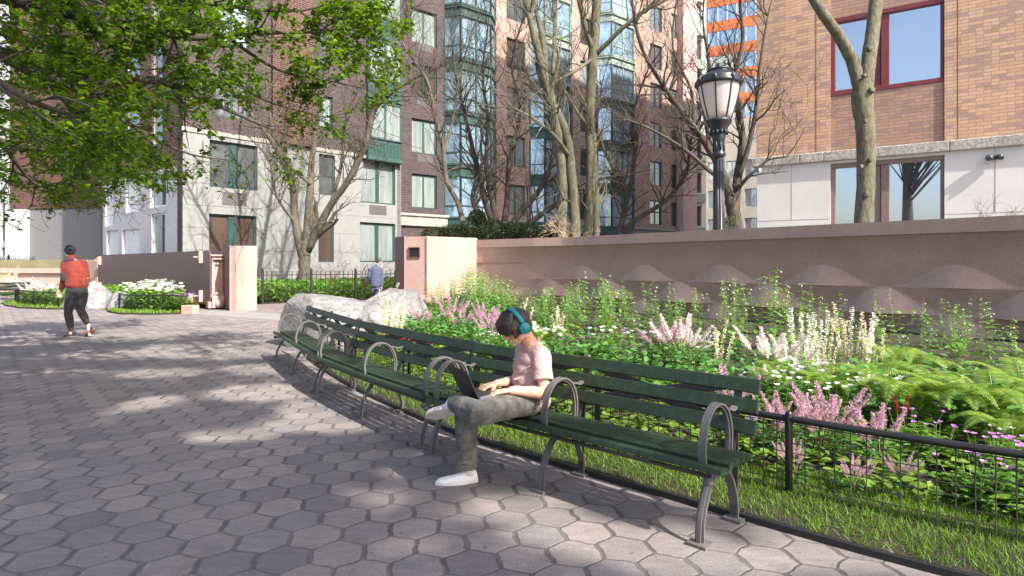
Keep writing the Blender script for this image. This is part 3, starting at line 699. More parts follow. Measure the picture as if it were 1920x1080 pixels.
def flood_wall(name, line, zt, label, bumps, px_len=2.2, parent=None):
    """leaning wall: deep coping over four bands, each band's foot swelling out in bell shaped scallops"""
    o = empty(name, (0,0,0), 0, label, 'flood wall')
    pts = [Vector((*p, 0)) for p in line]; L = [0]
    for a, b in zip(pts, pts[1:]): L.append(L[-1]+(b-a).length)
    tot = L[-1]
    def at(s):
        k = 0
        while k < len(L)-2 and L[k+1] < s: k += 1
        t = (s-L[k])/(L[k+1]-L[k]); p = pts[k].lerp(pts[k+1], t)
        # blend the normals near the kinks
        def nrm(i): d = (pts[i+1]-pts[i]).normalized(); return Vector((d.y, -d.x, 0))
        n0 = nrm(k); n = n0
        if t > 0.5 and k+1 < len(pts)-1: n = n0.lerp(nrm(k+1), (t-0.5))
        if t < 0.5 and k > 0: n = n0.lerp(nrm(k-1), 0.5-t)
        return p, n.normalized()
    zc = zt - 0.24
    bands = [0.0, 0.14, 0.62, 1.10, 1.58, zc]
    def depth(s, z):
        fade = min(1, max(0, (s-1.6)/1.8))                       # the pattern dies out near the pillar
        if z >= bands[4]: t = (z-bands[4])/(zc-bands[4]); return 0.05 + 0.20*(t**1.5)*min(1, s/2.2)
        for i in range(4):
            if bands[i] <= z < bands[i+1]:
                t = (z-bands[i])/(bands[i+1]-bands[i]); break
        amp = [1.0, 1.0, 1.0, 0.65][i]
        ph = (s/px_len + 0.273 + (0.5 if i % 2 else 0.0)) % 1.0
        c = 0.5 - 0.5*math.cos(2*PI*ph); q = c**1.15 * (0.985 if i < 3 else 0.85)
        a = 0.20*fade*amp; k = 0.25*fade*amp
        return 0.02 + max(a*t, a*q + k*(q-t))
    if bumps:
        nu = int(tot/0.045); zr = []
        for i in range(4):
            for k in range(13): zr.append(bands[i] + (bands[i+1]-bands[i])*(k/13) + (1e-4 if k == 0 else 0))
            zr.append(bands[i+1]-1e-4)
        zr += [bands[4]+1e-4] + [bands[4]+(zc-bands[4])*k/8 for k in range(1, 9)]
        P0 = [at(tot*i/nu) for i in range(nu+1)]; vs = []; fs = []
        for z in zr:
            for i, (p, n) in enumerate(P0):
                zz = min(z, zc-1e-5) if z > bands[4] else z
                d = depth(tot*i/nu, zz) ; q = p + n*(d); vs.append((q.x, q.y, z - 0.05 if z == 0 else z))
        n1 = nu+1
        for j in range(len(zr)-1):
            for i in range(nu): fs.append((j*n1+i, j*n1+i+1, (j+1)*n1+i+1, (j+1)*n1+i))
        m = MB(); m.add(vs, fs, 0, False); m.build('patterned_face', PINK, o)
    ns = 60; m = MB(); Q = [at(tot*i/ns) for i in range(ns+1)]
    f0 = lambda i: 0.06 + 0.24*min(1, (tot*i/ns)/2.2) if bumps else 0.16
    prof = lambda i: [(f0(i), zc-0.004), (f0(i), zt), (-0.45, zt+0.0), (-0.45, zc-0.004)]
    vs = []
    for i, (p, n) in enumerate(Q):
        for d, z in prof(i): q = p + n*d; vs.append((q.x, q.y, z))
    fs = []
    for i in range(ns):
        for k in range(4): fs.append((4*i+k, 4*i+4+k, 4*i+4+(k+1)%4, 4*i+(k+1)%4))
    fs += [(0,1,2,3), (4*ns+3,4*ns+2,4*ns+1,4*ns)]
    m.add(vs, fs); m.build('coping', PINK, o)
    m = MB(); vs = []
    for i, (p, n) in enumerate(Q):
        for d, z in ((0.0, -0.1), (0.0, zc-0.006), (-0.42, zc-0.006), (-0.42, -0.1)): q = p + n*d; vs.append((q.x, q.y, z))
    m.add(vs, fs); m.build('wall_core', PINK, o)
    return o
flood_wall('flood_wall', [(-1.12,19.3),(1.85,17.4),(8.35,9.8),(13.5,3.8),(17.5,-0.9)], ZT, 'long pink brown concrete flood wall with scalloped pattern behind the flowering bed', True)
# pillar where the gate closes
pl = empty('gate_pillar', (0,0,0), 0, 'pink concrete pillar with a small dark square slot at the near end of the scalloped flood wall', 'gate pillar')
m = MB(); m.prism([(-3.62,19.9),(-3.62,18.9),(-3.24,18.25),(-2.52,18.0),(-1.13,19.15),(-1.13,19.9)], -0.05, 2.36)
m.build('pillar_body', PINK, pl)
m = MB(); m.prism([(-3.66,18.86),(-3.64,18.80),(-3.24,18.2),(-3.2,18.24),(-3.24,18.3)], -0.04, 2.37)
m.build('dark_side_panel', plain('plum_painted_steel', (0.13,0.072,0.070), 0.55), pl)
m = MB(); m.bar((-3.235,18.22,0.02), (-3.235,18.22,2.375), 0.035, 0.035, up=(1,0,0)); m.bar((-2.53,17.985,0.3), (-2.53,17.985,2.375), 0.035, 0.035, up=(1,0,0)); m.build('edge_strip', STEEL2, pl)
a = Vector((-3.24,18.25)); b = Vector((-2.52,18.0)); d = (b-a).normalized(); n = Vector((d.y,-d.x))
s0, s1 = 0.13, 0.50
p0 = a+d*s0; p1 = a+d*s1; z0 = EYE-(483-HZ)/F*18.1; z1 = EYE-(464-HZ)/F*18.1
m = MB(); q0 = p0+n*0.006; q1 = p1+n*0.006
m.add([(q0.x,q0.y,z0),(q1.x,q1.y,z0),(q1.x,q1.y,z1),(q0.x,q0.y,z1)], [(0,1,2,3)])
m.build('square_slot', VOID, pl)
m = MB()
for (x0_, z0_, x1_, z1_) in ((p0, z0, p0, z1), (p1, z0, p1, z1), (p0, z0, p1, z0), (p0, z1, p1, z1)):
    u0 = x0_+n*0.02; u1 = x1_+n*0.02; m.bar((u0.x,u0.y,z0_), (u1.x,u1.y,z1_), 0.03, 0.025, up=(n.x,n.y,0))
m.build('slot_frame', STEEL, pl)
m = MB()                                             # latch rollers at the foot
m.tube([(-2.62,17.85,0.42),(-2.15,17.85,0.42)], 0.13, 14); m.box(-2.75,-2.55,17.75,17.97,0.05,0.6); m.box(-2.2,-2.0,17.75,17.97,0.05,0.52); m.tube([(-2.0,17.8,0.5),(-1.75,17.8,0.5)], 0.05, 10); m.box(-2.8,-1.7,17.7,18.0,0.0,0.08)
m.build('latch_roller', STEEL2, pl)

# left pier
pr = empty('gate_pier', (0,0,0), 0, 'pale pink sunlit concrete pier at the end of the rolling gate', 'gate pier')
m = MB()
x0, y0 = -9.15, 19.75; x1, y1 = -8.2, 20.0
poly = [(x0,y0)]
poly = [(-9.45,20.15),(-9.18,19.72)]
c0 = Vector((-9.0,19.68)); poly += [(-9.0,19.66),(-8.75,19.68),(-8.50,19.76),(-8.42,19.88),(-8.9,21.0),(-9.6,21.2)]
m.prism(poly, -0.05, 2.13); m.build('pier_body', PINK, pr)
m = MB(); m.bar((-9.2,19.70,0), (-9.2,19.70,2.14), 0.05, 0.04, up=(1,0,0)); m.build('edge_strip', STEEL2, pr)
m = MB(); m.prism([(-9.85,20.6),(-9.5,20.12),(-9.23,19.76),(-9.42,21.2),(-10.4,21.9)], -0.04, 2.10); m.build('rear_buttress', plain('plum_painted_steel', (0.13,0.072,0.070), 0.55), pr)

# rolling gate
ga, gb = Vector((-20.3, 29.6)), Vector((-10.15, 20.25))
gd = (gb-ga); GL = gd.length; grz = math.atan2(gd.y, gd.x)
gate = empty('flood_gate', (ga.x, ga.y, 0), grz, 'long maroon steel rolling flood gate with wheel fittings, left of the pale pier', 'flood gate')
gate['label'] = 'long maroon steel rolling flood gate with wheel fittings, behind the runner'
GZ0, GZ1 = 0.16, 1.99
def rrect(x0, x1, z0, z1, r, n=6):
    pts = []
    for cx, cz, a0 in ((x1-r, z1-r, 0), (x0+r, z1-r, 90), (x0+r, z0+r, 180), (x1-r, z0+r, 270)):
        for k in range(n+1): a = R(a0+90*k/n); pts.append((cx+r*math.cos(a), cz+r*math.sin(a)))
    return pts
def plate(mb, poly, y0, y1, mi=0):
    n = len(poly); mb.add([(x,y0,z) for x,z in poly]+[(x,y1,z) for x,z in poly], [tuple(reversed(range(n))), tuple(range(n,2*n))] + [(k,(k+1)%n,n+(k+1)%n,n+k) for k in range(n)], mi)
m = MB(); plate(m, rrect(0, GL, GZ0, GZ1, 0.16), 0.0, 0.03)
m.build('front_plate', STEEL, gate)
m = MB(); plate(m, rrect(0, GL+0.02, GZ0, GZ1+0.02, 0.16), 0.62, 0.65); m.build('rear_plate', STEEL, gate)
m = MB()
for (z, h) in ((GZ1-0.16, 0.05), (GZ0+0.30, 0.05)): m.box(0.1, GL-0.02, 0.032, 0.618, z-h/2, z+h/2)
m.box(GL-0.32, GL-0.27, 0.032, 0.618, GZ0+0.3, GZ1-0.19)
m.box(GL-0.16, GL-0.10, 0.10, 0.20, GZ0+0.33, GZ1-0.19); m.box(GL-0.16, GL-0.10, 0.40, 0.44, GZ0+0.33, GZ1-0.19)
m.build('web_member', STEEL2, gate)
def wheel_fit(x, z, flip=1):
    m = MB(); m.lathe([(0.03,0),(0.12,0.0),(0.135,0.012),(0.12,0.025),(0.05,0.03),(0.03,0.03)], (0,0,0), 20)
    for v in range(len(m.v)): a = m.v[v]; m.v[v] = (x + a[0], -0.07 - a[2], z + a[1])
    m.tube([(x,0,z),(x,-0.22,z)], 0.022, 10); m.box(x+0.10, x+0.13, -0.12, 0.0, z-0.20, z+0.20)
    m.tube([(x,-0.22,z),(x,-0.25,z)], [0.045,0.03], 10); m.bar((x,-0.09,z-0.11),(x,-0.09,z+0.11),0.02,0.02,up=(0,1,0)); m.bar((x-0.11,-0.09,z),(x+0.11,-0.09,z),0.02,0.02)
    m.tube([(x-0.05,-0.16,z),(x-0.22,-0.19,z+0.01)], 0.02, 8)
    m.build('wheel_fitting', STEEL2, gate)
wheel_fit(0.35, GZ1-0.27); wheel_fit(GL-0.75, GZ1-0.22); wheel_fit(GL-0.75, GZ0+0.28); wheel_fit(0.35, GZ0+0.30)
m = MB()
for x in (1.7, 4.8, GL-1.75):
    for k in range(3): m.add([(x+k*0.11,-0.002,GZ0+0.02),(x+k*0.11,-0.18,GZ0+0.02),(x+k*0.11,-0.03,GZ0+0.33),(x+k*0.11,-0.002,GZ0+0.33),
                              (x+k*0.11+0.025,-0.002,GZ0+0.02),(x+k*0.11+0.025,-0.18,GZ0+0.02),(x+k*0.11+0.025,-0.03,GZ0+0.33),(x+k*0.11+0.025,-0.002,GZ0+0.33)],
                             [(0,3,2,1),(4,5,6,7),(0,1,5,4),(1,2,6,5),(2,3,7,6),(3,0,4,7)])
m.build('bracket_fins', STEEL2, gate)
m = MB(); m.tube([(GL-0.35,0.28,0.20),(GL+0.18,0.28,0.20)], 0.12, 16); m.box(GL-0.25, GL+0.02, 0.12, 0.44, 0.22, 0.42); m.box(GL+0.02, GL+0.07, 0.05, 0.56, 0.06, 0.45)
m.tube([(GL+0.05,0.28,0.20),(GL+0.12,0.28,0.20)], 0.15, 16); m.box(GL-0.22, GL-0.02, -0.04, 0.10, 0.05, 0.28)
m.build('end_roller', STEEL2, gate)
m = MB(); m.tube([(GL-0.02,0.12,GZ1-0.28),(GL-0.02,0.56,GZ1-0.28)], 0.03, 10); m.box(GL-0.01, GL+0.02, 0.50, 0.54, GZ1-0.38, GZ1-0.02)
m.build('upper_latch', STEEL2, gate)
m = MB(); m.tube([(GL-0.02,0.12,GZ0+0.36),(GL-0.02,0.56,GZ0+0.36)], 0.03, 10); m.tube([(GL-0.02,0.2,GZ0+0.36),(GL-0.02,0.26,GZ0+0.36)], 0.07, 12)
m.build('lower_latch', STEEL2, gate)
m = MB(); m.box(0.2, GL-0.3, 0.1, 0.5, -0.02, 0.10); m.build('gate_track', VOID, gate)
m = MB(); m.tube([(0.0,-0.10,GZ0+0.40),(-0.35,-0.10,GZ0+0.40)], 0.10, 14); m.box(-0.5,-0.3,-0.22,0.02,GZ0+0.25,GZ0+0.55); m.box(-0.1,0.1,-0.16,0.02,GZ0+0.05,GZ0+0.5); m.build('roller_motor', STEEL2, gate)

# flood wall beyond the gate
lw_ = flood_wall('flood_wall', [(-42,33.5),(-30,31.5),(-21.6,30.6)], 1.34, 'distant low pink concrete flood wall under the black railing, at the far end of the plaza', False)
lw_['label'] = 'distant low pink concrete flood wall with olive parapet, at the far end of the plaza'
m = MB(); m.add([(-21.8,30.55,-0.05),(-20.45,29.7,-0.05),(-20.45,29.7,1.88),(-21.8,30.55,1.36),(-21.6,31.0,-0.05),(-20.2,30.1,-0.05),(-20.2,30.1,1.88),(-21.6,31.0,1.36)],
      [(0,1,2,3),(5,4,7,6),(3,2,6,7),(0,3,7,4),(1,5,6,2)]); m.build('sloping_end', PINK, lw_)
m = MB(); m.box(-30.2,-21.9,31.9,32.3,1.1,1.78); m.build('parapet', mottled('olive_stone', (0.15,0.14,0.075), (0.22,0.20,0.12), 3, 0.9, 0.3), lw_)
# ================================================================ benches
BGREEN = mottled('dark_green_bench_paint', (0.0080,0.023,0.0085), (0.014,0.037,0.0135), 7, 0.5, 0.2, bscale=40, dist=0.003, fine=(23,(0.024,0.045,0.024)))
IRON = mottled('grey_cast_iron', (0.095,0.087,0.088), (0.14,0.128,0.127), 12, 0.55, 0.15, bscale=60, dist=0.001)
IRON_D = plain('dark_cast_iron', (0.045,0.042,0.044), 0.5)
BLACK = plain('black_painted_metal', (0.016,0.016,0.017), 0.38)
def bez(pts, n=10):
    """smooth path through points (Catmull-Rom)"""
    pts = [Vector(p) for p in pts]; q = [pts[0]*2-pts[1]] + pts + [pts[-1]*2-pts[-2]]; out = []
    for i in range(1, len(q)-2):
        for k in range(n):
            t = k/n; a, b, c, d = q[i-1], q[i], q[i+1], q[i+2]
            out.append(0.5*((2*b) + (c-a)*t + (2*a-5*b+4*c-d)*t*t + (3*b-a-3*c+d)*t**3))
    out.append(pts[-1]); return out
def bench(fronts, label, ext=(0.10, 0.10), rest=True):
    Fp = [Vector((*p, 0)) for p in fronts]; c = (Fp[0]+Fp[-1])/2
    root = empty('park_bench', c, 0, label, 'bench', 'curved run of green slatted benches')
    # direction at each frame, x towards the far end, y towards the garden (right of travel)
    T = []
    for i in range(len(Fp)):
        d = (Fp[min(i+1, len(Fp)-1)] - Fp[max(i-1, 0)]).normalized(); T.append(d)
    N = [Vector((d.y, -d.x, 0)) for d in T]
    S = [-(Fp[0]-Fp[1]).length*0 - ext[0]] 
    def pos(i, y, z, x=0): return Fp[i] - c + T[i]*x + N[i]*y + Vector((0,0,z))
    def run(y, z):                       # path of a slat through all frames
        pts = [pos(0, y, z, -ext[0])]
        for i in range(len(Fp)-1):
            a, b = pos(i, y, z), pos(i+1, y, z); L = (b-a).length
            for k in range(6):
                t = k/6; h = (2*t**3-3*t*t+1)*a + (t**3-2*t*t+t)*L*T[i] + (-2*t**3+3*t*t)*b + (t**3-t*t)*L*T[i+1]; pts.append(h)
        pts += [pos(-1, y, z), pos(-1, y, z, ext[1])]; return pts
    def slat(name, y, z, wd, th, tilt):
        m = MB(); pts = run(y, z); vs = []; n = len(pts)
        ca, sa = math.cos(tilt), math.sin(tilt); ch = 0.005
        sec = [(-wd/2,-th/2+ch),(-wd/2+ch,-th/2),(wd/2-ch,-th/2),(wd/2,-th/2+ch),(wd/2,th/2-ch),(wd/2-ch,th/2),(-wd/2+ch,th/2),(-wd/2,th/2-ch)]
        for i, p in enumerate(pts):
            d = (pts[min(i+1,n-1)]-pts[max(i-1,0)]).normalized(); nn = Vector((d.y,-d.x,0))
            for a, b in sec: vs.append(p + nn*(a*ca - b*sa) + Vector((0,0,a*sa+b*ca)))
        fs = [(8*i+k, 8*i+(k+1)%8, 8*i+8+(k+1)%8, 8*i+8+k) for i in range(n-1) for k in range(8)] + [tuple(range(7,-1,-1)), tuple(8*(n-1)+k for k in range(8))]
        m.add(vs, fs); m.build(name, BGREEN, root)
    for y, z, wd, tl in ((0.015,0.418,0.095,R(-10)), (0.105,0.428,0.068,R(-2)), (0.182,0.427,0.068,R(1)), (0.259,0.424,0.068,R(-3)), (0.337,0.419,0.070,R(-4))): slat('seat_slat', y, z, wd, 0.034, tl)
    if rest:
        for y, z in ((0.432,0.565), (0.462,0.680), (0.492,0.793)): slat('back_slat', y, z, 0.084, 0.026, R(75))
    for i in range(len(Fp)):
        f = empty('support_frame', pos(i, 0, 0)); f.parent = root
        X, Y = T[i], N[i]
        def L_(pts): return [X*0 + Y*p[0] + Vector((0,0,p[1])) for p in pts]
        m = MB(); m.strip(bez(L_([(0.0,0.0),(0.012,0.13),(0.075,0.265),(0.15,0.335),(0.20,0.35)]), 6), 0.050, 0.014, X)
        m.strip(bez(L_([(-0.015,0.003),(0.002,0.13),(0.063,0.268),(0.14,0.345),(0.19,0.362)]), 6), 0.022, 0.012, X)
        b_ = Vector((0,0,0)); m.bar(X*-0.055+Y*0.0+Vector((0,0,0.008)), X*0.055+Vector((0,0,0.008)), 0.10, 0.018)
        m.build('front_leg', IRON, f)
        m = MB(); m.strip(bez(L_([(0.44,0.0),(0.432,0.13),(0.37,0.265),(0.29,0.335),(0.22,0.35)]), 6), 0.050, 0.014, X)
        m.strip(bez(L_([(0.455,0.003),(0.444,0.13),(0.382,0.268),(0.30,0.345),(0.23,0.362)]), 6), 0.022, 0.012, X)
        m.bar(X*-0.055+Y*0.44+Vector((0,0,0.008)), X*0.055+Y*0.44+Vector((0,0,0.008)), 0.10, 0.018)
        m.build('rear_leg', IRON, f)
        m = MB(); m.strip(bez(L_([(0.165,0.33),(0.105,0.37),(0.055,0.398)]), 4), 0.042, 0.018, X); m.strip(bez(L_([(0.245,0.33),(0.30,0.37),(0.345,0.398)]), 4), 0.042, 0.018, X)
        m.bar(Y*0.12+Vector((0,0,0.345)), Y*0.29+Vector((0,0,0.345)), 0.035, 0.055); m.bar(Y*0.05+Vector((0,0,0.397)), Y*0.38+Vector((0,0,0.394)), 0.04, 0.014)
        for yy, zz in ((0.15,0.345),(0.205,0.35),(0.26,0.345)): m.tube([X*-0.03+Y*yy+Vector((0,0,zz)), X*0.03+Y*yy+Vector((0,0,zz))], 0.011, 8)
        m.build('seat_bracket', IRON, f)
        m = MB(); loop = bez(L_([(0.035,0.425),(0.030,0.52),(0.065,0.635),(0.13,0.702),(0.205,0.722),(0.28,0.70),(0.34,0.635),(0.368,0.53),(0.362,0.42)]), 5)
        m.strip(loop, 0.044, 0.013, X)
        lp2 = [p + (Y*0.2+Vector((0,0,0.56)) - p).normalized()*0.013 for p in loop]; m.strip(lp2, 0.020, 0.012, X)
        m.strip(bez(L_([(0.305,0.675),(0.36,0.668),(0.41,0.655),(0.455,0.668)]), 4), 0.036, 0.012, X)
        m.build('armrest', IRON, f)
        if rest:
            m = MB(); m.strip(bez(L_([(0.335,0.36),(0.395,0.43),(0.455,0.60),(0.500,0.755),(0.517,0.83)]), 5), 0.045, 0.012, X)
            m.strip(bez(L_([(0.43,0.03),(0.452,0.25),(0.458,0.45),(0.47,0.60)]), 5), 0.035, 0.012, X); m.ell(Y*0.518+Vector((0,0,0.836)), 0.024, 0.014, 0.018, nu=10, nv=6)
            m.build('back_post', IRON_D, f)
    m = MB(); pts = run(0.075, 0.352)[1:-1]; m.tube(pts, 0.013, 8); m.build('under_rail', IRON_D, root)
    for e, sg in ((0, -1), (-1, 1)):
        m = MB(); p = pos(e, -0.01, 0.355, sg*0.055); m.tube([p - T[e]*0.022, p + T[e]*0.022], 0.024, 12); m.tube([p + T[e]*0.0, p + N[e]*0.09 - T[e]*sg*0.03], 0.012, 8); m.build('scroll_end', IRON, root)
    if rest:
        for i in range(len(Fp)-1):
            m = MB()
            for za, ya, zb, yb in ((0.53,0.447,0.80,0.52),(0.80,0.52,0.53,0.447)):
                a = pos(i, ya, za); b = pos(i+1, yb, zb); nn = (N[i]+N[i+1]).normalized(); off = 0.004 if za < zb else -0.004
                m.bar(a+nn*off, b+nn*off, 0.07, 0.007, up=nn)
            m.build('cross_brace', IRON_D, root)
    return root
bench([(1.006,3.229),(0.195,3.998),(-0.625,4.775)], 'nearest green slatted bench, the one the young man sits on', ext=(0.13,0.05))
bench([(-0.742,4.965),(-1.479,5.906),(-2.25,6.975)], 'empty green slatted bench between the seated man and the farthest bench', ext=(0.06,0.05))
bench([(-2.33,7.11),(-3.0,8.27),(-3.72,9.52)], 'green slatted bench at the far end of the curve, in front of the grey boulders', ext=(0.06,0.14))
b4 = bench([(-21.6,20.9),(-20.55,22.3),(-19.4,23.9)], 'green bench far off at the end of the plaza, partly cut by the frame edge')
b4['label'] = 'distant green bench at the edge of the far planting, cut by the frame edge'; del b4['group']

# ================================================================ low pipe fences with wire mesh
WIRE = plain('dark_mesh_wire', (0.035,0.032,0.032), 0.5)
def offset_line(pts, d):
    out = []
    for i, p in enumerate(pts):
        a = Vector(pts[max(i-1,0)]); b = Vector(pts[min(i+1,len(pts)-1)]); t = (b-a).normalized(); out.append((p[0] + d*(-t.y)*-1*-1, p[1] + d*t.x))
    return out
def low_fence(line, posts, label, h=0.555, sp=0.082, rows=8, wr=0.0022, zb=0.03, zg=None, group=None, mat=BLACK):
    ln = [Vector((p[0], p[1], 0)) for p in line]; L = [0]
    for a, b in zip(ln, ln[1:]): L.append(L[-1]+(b-a).length)
    def at(s):
        k = 0
        while k < len(L)-2 and L[k+1] < s: k += 1
        return ln[k].lerp(ln[k+1], min(1, max(0, (s-L[k])/(L[k+1]-L[k]))))
    o = empty('low_fence', at(posts[0] if posts else 0), 0, label, 'fence', group); base = o.location.copy()
    n = max(2, int(L[-1]/0.25)); path = [at(L[-1]*i/n)-base+Vector((0,0,h)) for i in range(n+1)]
    m = MB(); m.tube(path, 0.021, 10); m.build('rail', mat, o)
    for s in posts:
        p = at(s)-base; m = MB(); m.tube([p+Vector((0,0,-0.03)), p+Vector((0,0,h+0.028)), p+Vector((0,0,h+0.042)), p+Vector((0,0,h+0.05))], [0.0225,0.0225,0.017,0.006], 12); m.build('post', mat, o)
    m = MB(); s = sp/2
    while s < L[-1]:
        p = at(s)-base; m.tube([p+Vector((0,0,zb)), p+Vector((0,0,h))], wr, 4, cap=False, smooth=False); s += sp
    for r in range(rows):
        z = zb + 0.02 + (h-zb-0.05)*r/(rows-1); m.tube([q+Vector((0,0,z-h)) for q in path], wr, 4, cap=False, smooth=False)
    m.build('wire_mesh', WIRE, o); return o
cut = [p for p in EDGES if p[1] < 10.0]
fl_ = []
for i, p in enumerate(cut):
    a = Vector(cut[max(i-1,0)]); b = Vector(cut[min(i+1,len(cut)-1)]); t = (b-a).normalized(); fl_.append((p[0]+0.35*t.y, p[1]-0.35*t.x))
# arc length of the known post at (1.75, 3.66)
Ls = [0]; 
for a, b in zip(fl_, fl_[1:]): Ls.append(Ls[-1]+math.dist(a,b))
k0 = min(range(len(fl_)), key=lambda i: math.dist(fl_[i], (1.75,3.62))); s0 = Ls[k0]
posts = [s0 + 1.42*k for k in range(-6, 9) if 0 < s0+1.42*k < Ls[-1]]
low_fence(fl_, posts, 'long black pipe and wire mesh fence round the flowering bed, behind the benches', rows=9, wr=0.0034)
low_fence([(-20.4,24.9),(-19.7,23.9),(-18.5,22.6),(-16.9,21.3),(-15.5,20.7)], [0.02, 1.3, 3.0, 5.0, 6.45], 'low black fence round the far planting, beyond the runner', h=0.56, wr=0.004, sp=0.12, rows=6)
low_fence([(-13.3,20.6),(-12.75,19.55),(-11.8,18.7),(-10.25,18.72)], [0.02, 1.18, 2.42, 3.98], 'small black fence with wire mesh round the white flowering bed, before the long gate', h=0.56, wr=0.004, sp=0.11, rows=6)

# tall iron railing behind
def iron_railing(a, b, label, h=1.2, sp=0.19, step=1.85):
    a = Vector((*a,0)); b = Vector((*b,0)); d = b-a; Lr = d.length; d.normalize(); o = empty('iron_railing', a, math.atan2(d.y,d.x), label, 'railing')
    m = MB(); m.box(0, Lr, -0.02, 0.02, h-0.10, h-0.07); m.box(0, Lr, -0.02, 0.02, 0.42, 0.45); m.build('rail', BLACK, o)
    m = MB(); x = 0.1
    while x < Lr: m.box(x-0.011, x+0.011, -0.011, 0.011, 0.03, h+0.06); x += sp
    pk = m.build('pickets', BLACK, o)
    x = 0
    while x < Lr: m = MB(); m.box(x-0.04, x+0.04, -0.04, 0.04, -0.02, h+0.10); m.ell((x,0,h+0.13), 0.045,0.045,0.045, nu=8, nv=6); m.build('post', BLACK, o); x += step
    return o
iron_railing((-11.0,21.9), (-4.3,26.9), 'black iron railing before the fern bed, between pale pier and slotted pillar')
iron_railing((-36,33.2), (-25.2,31.9), 'black iron railing on top of the distant flood wall', h=1.9, sp=0.11)

# ================================================================ street lamp
LMX, LMY = 5.01, 14.6; k = 0.01292
zf = lambda py: EYE + (497-py)*k
lamp = empty('street_lamp', (LMX, LMY, 0), 0, 'ornate black street lamp with frosted bell globe behind the flood wall', 'street lamp')
LBL = plain('black_lamp_iron', (0.022,0.026,0.034), 0.38)
m = MB()
m.lathe([(0.26,0),(0.26,0.15),(0.22,0.2),(0.20,0.6),(0.15,0.75),(0.13,0.85),(0.115,zf(292)-0.02)], n=24)
for i in range(12): a = 2*PI*i/12; m.tube([(0.122*math.cos(a),0.122*math.sin(a),0.9),(0.115*math.cos(a),0.115*math.sin(a),zf(300))], 0.018, 6)
m.build('post', LBL, lamp)
m = MB(); m.lathe([(0.115,zf(296)),(0.155,zf(293)),(0.16,zf(288)),(0.12,zf(284)),(0.125,zf(268)),(0.15,zf(262)),(0.165,zf(256)),(0.15,zf(252)),(0.20,zf(246)),(0.21,zf(240)),(0.25,zf(236)),(0.28,zf(231)),(0.30,zf(229)),(0.305,zf(226)),(0.20,zf(223))], n=32)
for i in range(12): a = 2*PI*i/12; m.ell((0.20*math.cos(a),0.20*math.sin(a),zf(249)), 0.035,0.035,0.06, nu=8, nv=6)
for i in range(8): a = 2*PI*i/8; m.tube([(0.13*math.cos(a),0.13*math.sin(a),zf(284)),(0.135*math.cos(a),0.135*math.sin(a),zf(266))], 0.02, 6)
m.build('capital', LBL, lamp)
t = NT('frosted_lamp_glass'); t.b.inputs['Base Color'].default_value = (0.80,0.74,0.72,1); t.rough(0.25); t.b.inputs['Transmission Weight'].default_value = 0.0
tr = t.n('BsdfTranslucent'); tr.inputs[0].default_value = (0.85,0.78,0.74,1); mx = t.n('MixShader'); mx.inputs[0].default_value = 0.45; t.l(t.b.outputs[0], mx.inputs[1]); t.l(tr.outputs[0], mx.inputs[2]); t.l(mx.outputs[0], t.out.inputs[0])
prof = [(0.275,zf(224.5)),(0.33,zf(212)),(0.395,zf(195)),(0.445,zf(178)),(0.475,zf(165)),(0.478,zf(160))]
m = MB(); m.lathe(prof, n=36); m.build('lamp_globe', t.m, lamp)
m = MB()
for i in range(8):
    a = 2*PI*i/8 + 0.3; m.strip([((r+0.012)*math.cos(a),(r+0.012)*math.sin(a),z) for r, z in prof], 0.028, 0.02, (-math.sin(a),math.cos(a),0))
    a2 = a; m.ell((0.535*math.cos(a),0.535*math.sin(a),zf(154)), 0.05,0.05,0.09, nu=8, nv=6)
m.build('globe_rib', LBL, lamp)
m = MB(); m.lathe([(0.49,zf(162)),(0.545,zf(161)),(0.55,zf(156)),(0.51,zf(154)),(0.525,zf(149)),(0.48,zf(146)),(0.42,zf(143)),(0.34,zf(139)),(0.27,zf(136.5)),(0.265,zf(134)),(0.29,zf(133.4)),(0.285,zf(131.5)),(0.17,zf(130)),(0.07,zf(128.5)),(0.06,zf(127)),(0.085,zf(125.6)),(0.05,zf(124)),(0.075,zf(122)),(0.03,zf(119.5)),(0.012,zf(117.5))], n=36)
m.build('lamp_cap', LBL, lamp)

# ================================================================ boulders and stones
def rock_mat(name, c1, c2, dark):
    t = NT(name); a = t.noise(1.6, 6, 0.7); c = t.ramp(a, [(0.30, c1), (0.62, c2)])
    v = t.noise(6.5, 7, 0.8, sc=(1,1,2.0)); c = t.mix(t.ramp(v, [(0.50, (0,0,0)), (0.66, (0.8,0.8,0.8))]), c, dark)
    s_ = t.noise(45, 3, 0.8); c = t.mix(1.0, c, t.ramp(s_, [(0.3, (0.72,0.72,0.73)), (0.7, (1.2,1.2,1.2))]), 'MULTIPLY')
    t.col(c); t.rough(0.85)
    h = t.math('ADD', t.math('MULTIPLY', v, 1.5), t.math('MULTIPLY', t.noise(22, 5, 0.8), 0.8)); t.bump(h, 0.7, 0.05); return t.m
ROCK = rock_mat('grey_white_granite_boulder', (0.155,0.152,0.155), (0.345,0.34,0.34), (0.055,0.045,0.04))
